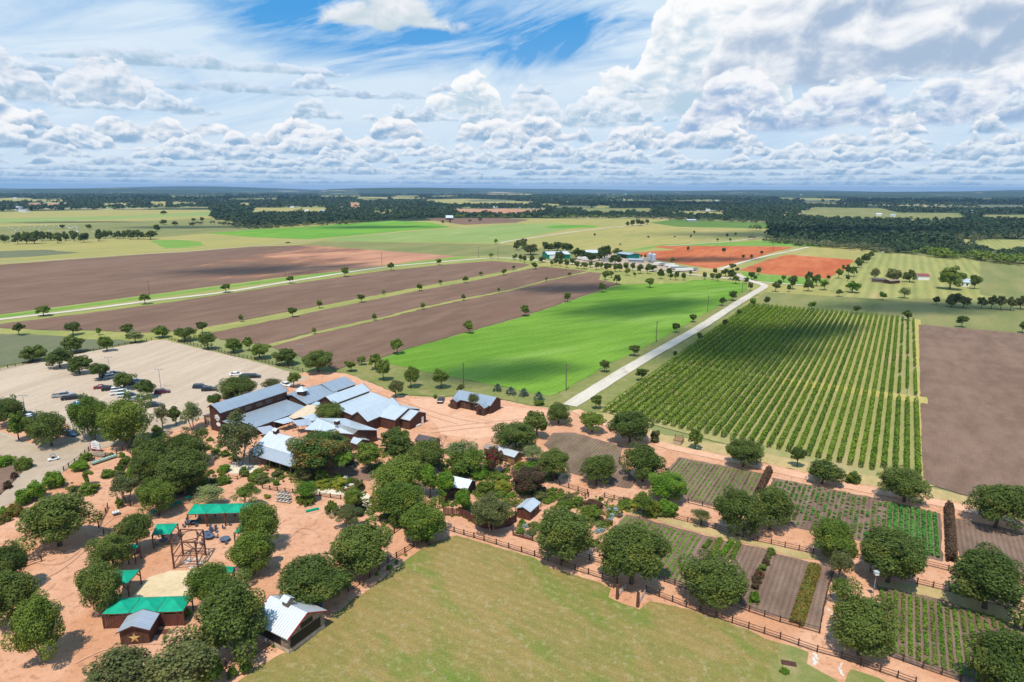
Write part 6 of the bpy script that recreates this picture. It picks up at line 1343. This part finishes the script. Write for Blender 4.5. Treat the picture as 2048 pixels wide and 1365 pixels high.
p = at(1357,888); e = empty('stone_well', p, 'square pale stone well head below the vineyard', 'well'); MB().box((0, 0, .7), (2.9, 2.0, 1.4), RG).obj('stone_base', M['stone'], e); MB().box((0, 0, 1.46), (3.1, 2.2, .12), RG).obj('cap', M['tanwood'], e)
for s in (-1, 1): MB().bar((s*1.0, 0, 1.5), (s*1.0, 0, 2.7), .07).obj('post', M['cedar'], e)
MB().bar((-1.0, 0, 2.2), (1.0, 0, 2.2), .06).obj('crank_bar', M['cedar'], e)
o = MB().box((0, 0, .15), (2.0, .95, .3), math.radians(-15)).obj('metal_hatch', M['barnred']); o.location = at(1577,1330); tag(o, 'dark red rectangular hatch lying in the grass at lower right', 'hatch')
o = MB().box((0, 0, .12), (1.9, 1.2, .12), .2).obj('red_mat', M['plank']); o.location = at(160+700/4.267, 980+1222/4.267); tag(o, 'red-brown deck mat on the gravel right of the star shed', 'mat')
for (x, y, lab, m_) in [(535,1285,'white round barrel beside the stone building','white'),(1748,1306,'dark green trash barrel under the oak at the flower plot','greenwall')]:
    e = empty('barrel', at(x, y), lab, 'barrel'); b = MB(); b.bar((0, 0, 0), (0, 0, .9), .36, 14).obj('drum', M[m_], e); MB().bar((0, 0, .9), (0, 0, 1.0), .39, 14, .30).obj('lid', M['grey'], e)
o = MB().box((0, 0, .5), (1.0, .6, 1.0)).obj('blue_bin', plain('blue_plastic', (.02,.12,.42), None, 2, .5)); o.location = at(638,1216); tag(o, 'blue bin behind the stone building', 'bin')
# tables and chairs of the courtyard
def chair_mesh():
    b = MB(); b.box((0, 0, .45), (.5, .5, .06)).box((0, .24, .75), (.5, .05, .6))
    return b.mesh('seat', M['tablegrey'])
CH = chair_mesh(); LG = MB().bar((0, 0, 0), (0, 0, .43), .025).mesh('leg', M['black'])
def chair(p, a, label):
    e = empty('patio_chair', p, label, 'chair', 'patio chairs in the courtyard', a); c = bpy.data.objects.new('seat', CH); link(c, e)
    for x in (-.2, .2):
        for y in (-.2, .2): l = bpy.data.objects.new('leg', LG); link(l, e); l.location = (x, y, 0)
def table(p, label, r=.75):
    e = empty('patio_table', p, label, 'table', 'patio tables in the courtyard'); MB().prism([(math.cos(t*.393)*r, math.sin(t*.393)*r) for t in range(16)], .72, .78).obj('tabletop', M['tablegrey'], e); MB().bar((0, 0, .03), (0, 0, .72), .06, 8).obj('leg', M['black'], e); MB().prism([(math.cos(t*.785)*.35, math.sin(t*.785)*.35) for t in range(8)], 0, .04).obj('base', M['black'], e)
k = 0
for i, (x, y) in enumerate([(975,300),(938,300),(1080,395),(1105,422),(1238,445),(715,458)]):
    lab = ['round slate table nearest the north canopy, right of two','round slate table nearest the north canopy, left of two','round slate table, upper of the touching pair right of the log frame','round slate table, lower of the touching pair right of the log frame','round slate table at the far right of the courtyard','round slate table under the upper left canopy'][i]
    p = ZS(x, y); table(p, lab, .95 if i in (3, 4) else .75)
    for j in range(3 if i != 4 else 1): t = 1.3+j*2.1+i; chair(p+Vector((math.cos(t)*1.35, math.sin(t)*1.35, 0)), t-math.pi/2, ordn(j)+' chair of the '+lab.replace('round slate ','').replace(' nearest',' near').replace(', upper of the touching pair',' (upper of pair)').replace(', lower of the touching pair',' (lower of pair)'))
for i, (x, y) in enumerate([(1112,348),(1118,372),(1165,345),(1168,370),(1230,338),(1285,312),(990,470),(1040,480)]):
    chair(ZS(x, y), .4*i, ordn(i)+' loose chair from the left on the open courtyard gravel')
# long plant tables
def bench(p0, p1, w, label, n=8, h=.8, m1='tray', m2='rooflight', name='plant_table'):
    a, L_ = frame(p0, p1); e = empty(name, p0, label, 'table', None, a); MB().box((L_/2, 0, h), (L_, w, .08)).obj('tabletop', M[m1], e)
    for k in range(n): MB().box((L_*(k+.5)/n, 0, h+.09), (L_/n*.62, w*.75, .1)).obj('tray', M[m2], e)
    for x in (.1, L_-.1):
        for y in (-w/2+.06, w/2-.06): MB().bar((x, y, 0), (x, y, h-.04), .04).obj('leg', M['grey'], e)
bench(at(183,933), at(234,916), 1.2, 'long green table with pale trays behind the welcome sign hedge', 9)
bench(at(322,1026), at(365,1009), 1.3, 'long green plant table behind the courtyard, right of the round oak', 6, m1='greenwall', m2='tray')
bench(at(303,1033), at(318,1028), 1.2, 'short bright green plant table, left of the long one', 2, m2='tray')
bench(at(373,1004), at(382,1000), 1.2, 'short green plant table at the right end of the long one', 1, m2='tray')
bench(at(222,954), at(235,949), 1.3, 'bright green table beside the dark shrub bed', 2, m2='tray')
bench(at(167,990), at(180,986), 1.3, 'bright green table at the foot of the topiary', 1, m2='tray')
bench(at(225,1034), at(240,1030), 1.2, 'grey table with pots beside the slanting fence', 3, m1='grey', m2='white')
bench(at(554,1004), at(582,1008), 1.0, 'front pale bench of the stacked picnic benches', 4, .5, 'concrete', 'log', 'picnic_bench')
bench(at(555,999), at(581,1003), 1.0, 'middle pale bench of the stacked picnic benches', 4, .8, 'concrete', 'log', 'picnic_bench')
bench(at(556,994), at(580,998), 1.0, 'back pale bench of the stacked picnic benches', 4, 1.1, 'concrete', 'log', 'picnic_bench')
# potted cacti
def pot(x, y, s, label, group):
    e = empty('potted_plant', at(x, y), label, 'plant', group); MB().bar((0, 0, 0), (0, 0, .4*s), .22*s, 10, .3*s).obj('pot', M['stoned'], e); c = bpy.data.objects.new('foliage', CR['tiny'][0]); link(c, e); c.location = (0, 0, .75*s); c.scale = (.4*s, .4*s, .5*s); c.material_slots[0].link = 'OBJECT'; c.material_slots[0].material = L['mid']
for i, (x, y) in enumerate([(597,1008),(602,1012),(607,1006),(612,1015),(617,1010),(622,1013),(626,1008),(620,1004)]): pot(x, y, 1.4, ordn(i)+' potted cactus from the left on the gravel below the creek fence', 'potted cacti below the creek fence')
for i, (x, y) in enumerate([(656,1030),(662,1020),(668,1024),(672,1032)]): pot(x, y, 1.6, ordn(i)+' potted plant from the left beside the grey rocks', 'potted plants beside the grey rocks')
for i, (x, y) in enumerate([(240,1018),(288,1014),(300,1010),(262,962),(270,945),(282,955),(247,935),(256,930)]): pot(x, y, 1.7, ordn(i)+' potted nursery plant near the curved fence and windmill', 'nursery pots near the windmill')
o = MB().box((0, 0, .25), (2.6, .7, .4), .55).obj('planter_trough', M['tray']); o.location = at(625,1023); tag(o, 'green wooden trough on the gravel beside the potted cacti', 'planter')
p = at(533,995); shrub(527, 988, 541, 1000, 'yellow', 'small yellow flowering plant cluster left of the picnic benches')
# ---------------------------------------------------------------- vehicles
CARM = {}
def paint(c):
    if c not in CARM: m_, nt_, o_ = newmat('car_paint'); bsdf(nt_, o_, c, .22, .0, .6); CARM[c] = m_
    return CARM[c]
TYRE = plain('tyre', (.015,.015,.016), None, 2, .8)
def loft(secs):
    """body from cross-sections (x, halfwidth bottom, halfwidth top, z0, z1)"""
    b = MB(); n = 6
    for x, w0, w1, z0, z1 in secs: zm = z0+(z1-z0)*.55; b.v += [(x, -w0*.92, z0), (x, -w0, zm), (x, -w1, z1), (x, w1, z1), (x, w0, zm), (x, w0*.92, z0)]
    for i in range(len(secs)-1):
        for k in range(n): j = (k+1) % n; b.f.append((i*n+k, i*n+j, (i+1)*n+j, (i+1)*n+k))
    b.f.append(tuple(range(n))); b.f.append(tuple(reversed(range((len(secs)-1)*n, len(secs)*n)))); return b
def car(px, py, kind, col, ang, label):
    p = at(px, py); e = empty('pickup_truck' if kind == 'pickup' else 'parked_car', p, label, 'pickup' if kind == 'pickup' else 'car', 'vehicles in the parking lot', ang); m_ = paint(col)
    if kind == 'pickup':
        loft([(-2.9,.93,.88,.5,1.05),(-2.85,.97,.93,.45,1.1),(2.2,.97,.92,.42,1.15),(2.75,.93,.86,.45,1.02),(2.9,.88,.8,.5,.9)]).obj('body', m_, e); MB().box((-1.75, 0, 1.12), (2.1, 1.55, .06)).obj('bed', M['black'], e)
        g = loft([(-.65,.84,.70,1.12,1.15),(-.45,.84,.68,1.12,1.72),(1.0,.84,.68,1.12,1.74),(1.7,.84,.70,1.12,1.17)]).obj('windows', M['glass'], e); MB().box((.28, 0, 1.77), (1.5, 1.36, .07)).obj('cab_roof', m_, e); xs = (-1.9, 1.85); wr = .4
        for s in (-1, 1): MB().box((-1.75, s*.86, 1.22), (2.15, .12, .18)).obj('bed_side', m_, e)
    elif kind == 'suv':
        loft([(-2.3,.88,.84,.45,1.0),(-2.2,.94,.9,.4,1.1),(1.2,.94,.9,.38,1.08),(2.1,.9,.84,.4,.95),(2.3,.82,.76,.45,.8)]).obj('body', m_, e); loft([(-2.15,.86,.72,1.08,1.12),(-1.95,.86,.72,1.08,1.62),(.5,.86,.72,1.08,1.66),(1.25,.86,.74,1.08,1.1)]).obj('windows', M['glass'], e); MB().box((-.72, 0, 1.68), (2.5, 1.42, .07)).obj('car_roof', m_, e); xs = (-1.4, 1.4); wr = .36
    else:
        loft([(-2.3,.84,.8,.4,.85),(-2.2,.9,.84,.35,.93),(-1.3,.92,.86,.33,.96),(1.0,.92,.86,.33,.94),(2.0,.88,.8,.35,.78),(2.3,.8,.72,.4,.66)]).obj('body', m_, e); loft([(-1.75,.82,.66,.92,.96),(-.95,.82,.62,.92,1.36),(.2,.82,.62,.92,1.40),(1.15,.82,.66,.92,.95)]).obj('windows', M['glass'], e); MB().box((-.38, 0, 1.41), (1.3, 1.24, .06)).obj('car_roof', m_, e); xs = (-1.4, 1.4); wr = .33
    for x in xs:
        for s in (-1, 1): w = MB().bar((x, s*.78, wr), (x, s*.95, wr), wr, 12).obj('wheel', TYRE, e); MB().bar((x, s*.955, wr), (x, s*.965, wr), wr*.55, 8).obj('rim', M['grey'], w)
    xf = 2.78 if kind == 'pickup' else 2.2
    for s in (-1, 1): MB().box((xf, s*.62, .78), (.14, .3, .14)).obj('headlight', M['white'], e); MB().box((-xf-.08, s*.68, .82), (.1, .22, .18)).obj('tail_light', M['red'], e)
W_, K_, S_, B_, R__, BL = (.82,.82,.80), (.012,.014,.018), (.36,.38,.40), (.02,.07,.20), (.22,.01,.02), (.015,.03,.07)
AN = math.radians(24)
for a in [(126,795,'pickup',S_,AN,'silver pickup beside the long black vehicle at the left of the lot'),(145,800,'pickup',K_,AN,'long black pickup right of the silver pickup'),(161,810,'sedan',(.02,.30,.48),AN,'bright blue car half hidden behind the big bright oaks'),
          (204,778,'sedan',R__,AN,'red sedan left of the black car row'),(220,782,'suv',K_,AN,'black car next to the red sedan'),(238,784,'suv',W_,AN,'white car behind the white pickup'),(241,790,'pickup',W_,AN,'white pickup in the middle of the parked row'),(250,795,'suv',(.72,.80,.80),AN,'white wagon just below the white pickup'),
          (264,797,'suv',BL,AN,'dark blue car between the white wagon and grey sedan'),(271,802,'sedan',S_,AN,'grey sedan at the near end of the parked row'),(325,788,'suv',(.12,.015,.05),AN,'dark maroon car at the second lamp post'),(308,815,'suv',(.02,.035,.06),AN,'dark teal car at the lot exit'),
          (214,755,'suv',B_,AN+.6,'blue car behind the first lamp post'),(224,757,'suv',S_,AN+.5,'silver car behind the first lamp post'),(228,750,'sedan',BL,AN+.4,'dark car at the back of the first lamp post'),(262,771,'suv',BL,AN+.3,'dark blue car between the two row oaks, left one'),(273,766,'sedan',B_,AN+.3,'blue car between the two row oaks, right one'),
          (401,778,'suv',BL,-.15+AN*.4,'dark blue car alone on the lot, left one'),(419,783,'suv',K_,AN*.4,'black car alone on the lot, right one'),(473,752,'sedan',W_,AN*.7,'white car at the back near the wide dark tree'),(495,757,'suv',BL,AN*.3,'dark blue car behind the wide dark tree'),(508,757,'suv',K_,AN*.3,'black car with open red-lit tailgate near the wide dark tree'),
          (57,835,'suv',BL,.1,'dark car between the trees at far left of the lot'),(61,838,'sedan',W_,.1,'white car between the trees at far left of the lot, upper'),(61,842,'sedan',W_,.05,'white car between the trees at far left of the lot, lower'),(142,873,'suv',B_,-.3,'blue car on the lane beside the island tree'),
          (573,773,'sedan',W_,-.6,'white car behind the tip of the long barn'),(882,805,'suv',(.05,.035,.045),1.5,'dark brown car parked beside the small house')]: car(*a)
# farm truck on the far field track and truck on the pasture road
car(576,487,'pickup',K_,.5,'black pickup on the distant field track'); car(1295,449.5,'suv',S_,.4,'silver vehicle on the distant pasture road'); car(1767,506,'suv',W_,.6,'white vehicle at the far corner of the hay field')
# utility cart on the lane
p = at(108,922); e = empty('utility_cart', p, 'small white and black utility cart on the lane', 'cart', None, .7); loft([(-1.2,.55,.5,.35,.7),(-.2,.6,.55,.3,.72),(.5,.6,.5,.3,.8),(1.1,.5,.4,.35,.75)]).obj('body', M['white'], e); MB().box((-.1, 0, .85), (.6, .9, .3)).obj('seat', M['black'], e); MB().box((-.1, 0, 1.75), (1.1, 1.1, .06)).obj('roof', M['grey'], e)
for x in (-.6, .4):
    for s in (-.5, .5): MB().bar((x, s, .7), (x, s, 1.72), .03).obj('strut', M['black'], e)
for x in (-.75, .75):
    for s in (-.55, .55): MB().bar((x, s-.08, .25), (x, s+.08, .25), .25, 10).obj('wheel', TYRE, e)
# ---------------------------------------------------------------- the walking person in the lot
def person(px, py, shirt, pants, label, heading=0.6):
    p = at(px, py); J = [((0,0,.95),.15),((0,0,1.15),.13),((0,0,1.38),.165),((0,0,1.50),.07),((0,.01,1.58),.075),((0,.0,1.68),.098),((0,0,1.76),.07),
        ((.11,0,.88),.10),((.13,.16,.50),.065),((.13,.10,.09),.045),((.13,.22,.04),.04),((-.11,0,.88),.10),((-.13,-.12,.50),.065),((-.13,-.28,.12),.045),((-.13,-.18,.05),.04),
        ((.21,0,1.40),.06),((.26,-.08,1.14),.045),((.25,.04,.90),.036),((.24,.10,.82),.03),((-.21,0,1.40),.06),((-.26,.08,1.14),.045),((-.25,.20,.93),.036),((-.24,.26,.86),.03)]
    E_ = [(0,1),(1,2),(2,3),(3,4),(4,5),(5,6),(0,7),(7,8),(8,9),(9,10),(0,11),(11,12),(12,13),(13,14),(2,15),(15,16),(16,17),(17,18),(2,19),(19,20),(20,21),(21,22)]
    for s, h in ((1, 18), (-1, 22)):                  # five short fingers per hand
        b0 = Vector(J[h][0])
        for f in range(5): J.append((tuple(b0+Vector(((f-2)*.012, .015+.01*(f % 2), -.055-(.012 if f == 2 else 0)))), .009)); E_.append((h, len(J)-1))
    me = bpy.data.meshes.new('body'); me.from_pydata([j[0] for j in J], E_, []); o = link(bpy.data.objects.new('body', me)); sk = o.modifiers.new('skin', 'SKIN'); o.modifiers.new('sub', 'SUBSURF').levels = 1
    for v, j in zip(me.skin_vertices[0].data, J): v.radius = (j[1], j[1])
    me.skin_vertices[0].data[0].use_root = True; bpy.context.view_layer.update(); dg = bpy.context.evaluated_depsgraph_get(); m2 = bpy.data.meshes.new_from_object(o.evaluated_get(dg)); bpy.data.objects.remove(o)
    e = empty('person', p, label, 'person', None, heading); m2.name = 'body'; skin = plain('skin', (.42,.25,.17), None, 4, .6); m2.materials.clear()
    for mm in (skin, shirt, pants): m2.materials.append(mm)
    for f in m2.polygons:
        z = f.center.z; x = abs(f.center.x); f.material_index = 1 if (.93 < z < 1.47 and (x < .235 or z > 1.2)) else 2 if z < .95 and x < .22 and z > .1 else 0
        f.use_smooth = True
    link(bpy.data.objects.new('body', m2), e); MB().bar((0, -.02, 1.70), (0, -.02, 1.80), .105, 10, .07).obj('hair', plain('hair', (.05,.03,.02), None, 4, .7), e)
person(74, 831, M['white'], plain('dark_trousers', (.03,.035,.05), None, 3, .8), 'person in white shirt and dark trousers walking across the left of the lot', 2.2)
# ---------------------------------------------------------------- clouds overhead whose shadows drift over the fields
m, nt, out = newmat('cloud_vapour'); tc = nt.nodes.new('ShaderNodeTexCoord'); gx, gy, gz = sep(nt, tc.outputs['Object'])
rad_ = (gx*gx+gy*gy)._m('SQRT'); nn = noise(nt, tc.outputs['Object'], 2.2, 5, .6)
al = ((1.0-rad_)+(nn-.5)*1.3).ss(.05, .75)*.62
tr = nt.nodes.new('ShaderNodeBsdfTransparent'); df = nt.nodes.new('ShaderNodeBsdfDiffuse'); df.inputs[0].default_value = (.9, .9, .9, 1); mx = nt.nodes.new('ShaderNodeMixShader')
nt.links.new(al.v, mx.inputs[0]); nt.links.new(tr.outputs[0], mx.inputs[1]); nt.links.new(df.outputs[0], mx.inputs[2]); nt.links.new(mx.outputs[0], out.inputs[0])
def cloudover(px, py, rx, ry, alt, label, rot=0):
    g = at(px, py); c = g+SUND*(alt/SUND.z); bm = bmesh.new(); bmesh.ops.create_uvsphere(bm, u_segments=32, v_segments=12, radius=1)
    for v in bm.verts: v.co.z *= 1.0 if v.co.z > 0 else .25
    me = bpy.data.meshes.new('cloud'); bm.to_mesh(me); bm.free(); me.materials.append(m); me.polygons.foreach_set('use_smooth', [True]*len(me.polygons)); o = link(bpy.data.objects.new('cloud', me)); o.location = c; o.scale = (rx, ry, min(rx, ry)*.3); o.rotation_euler = (0, 0, rot); tag(o, kind='structure')
for a in [(1290,616,80,34,600,.5),(1480,688,72,44,600,.6),(1640,663,44,20,600,.5),(1010,745,45,22,600,0.3),(1150,578,60,30,600,.2),(1850,615,90,35,700,.1),
          (1800,405,1300,900,1500,0),(1350,412,500,320,1300,.2),(450,400,900,500,1500,0),(150,445,160,60,900,.2),(380,455,160,60,900,.1),(760,455,150,60,900,.2),(900,394,500,300,2600,0),(1400,520,90,35,900,.2),(560,540,120,50,900,.3),(1650,470,350,120,1200,.1)]:
    cloudover(a[0], a[1], a[2], a[3], a[4], '', a[5])
# ---------------------------------------------------------------- the air between
hz_m = bpy.data.materials.new('haze_air'); hz_m.use_nodes = True; nt = hz_m.node_tree; nt.nodes.clear(); out = nt.nodes.new('ShaderNodeOutputMaterial')
pv = nt.nodes.new('ShaderNodeVolumePrincipled'); pv.inputs['Color'].default_value = (.36, .62, .98, 1); pv.inputs['Density'].default_value = 5.2e-5; pv.inputs['Anisotropy'].default_value = .1
nt.links.new(pv.outputs[0], out.inputs['Volume'])
o = MB().box((0, 0, 80), (53000, 53000, 166)).obj('haze', None); o.data.materials.append(hz_m); tag(o, 'thin blue haze over the whole country', 'haze', kind='stuff')
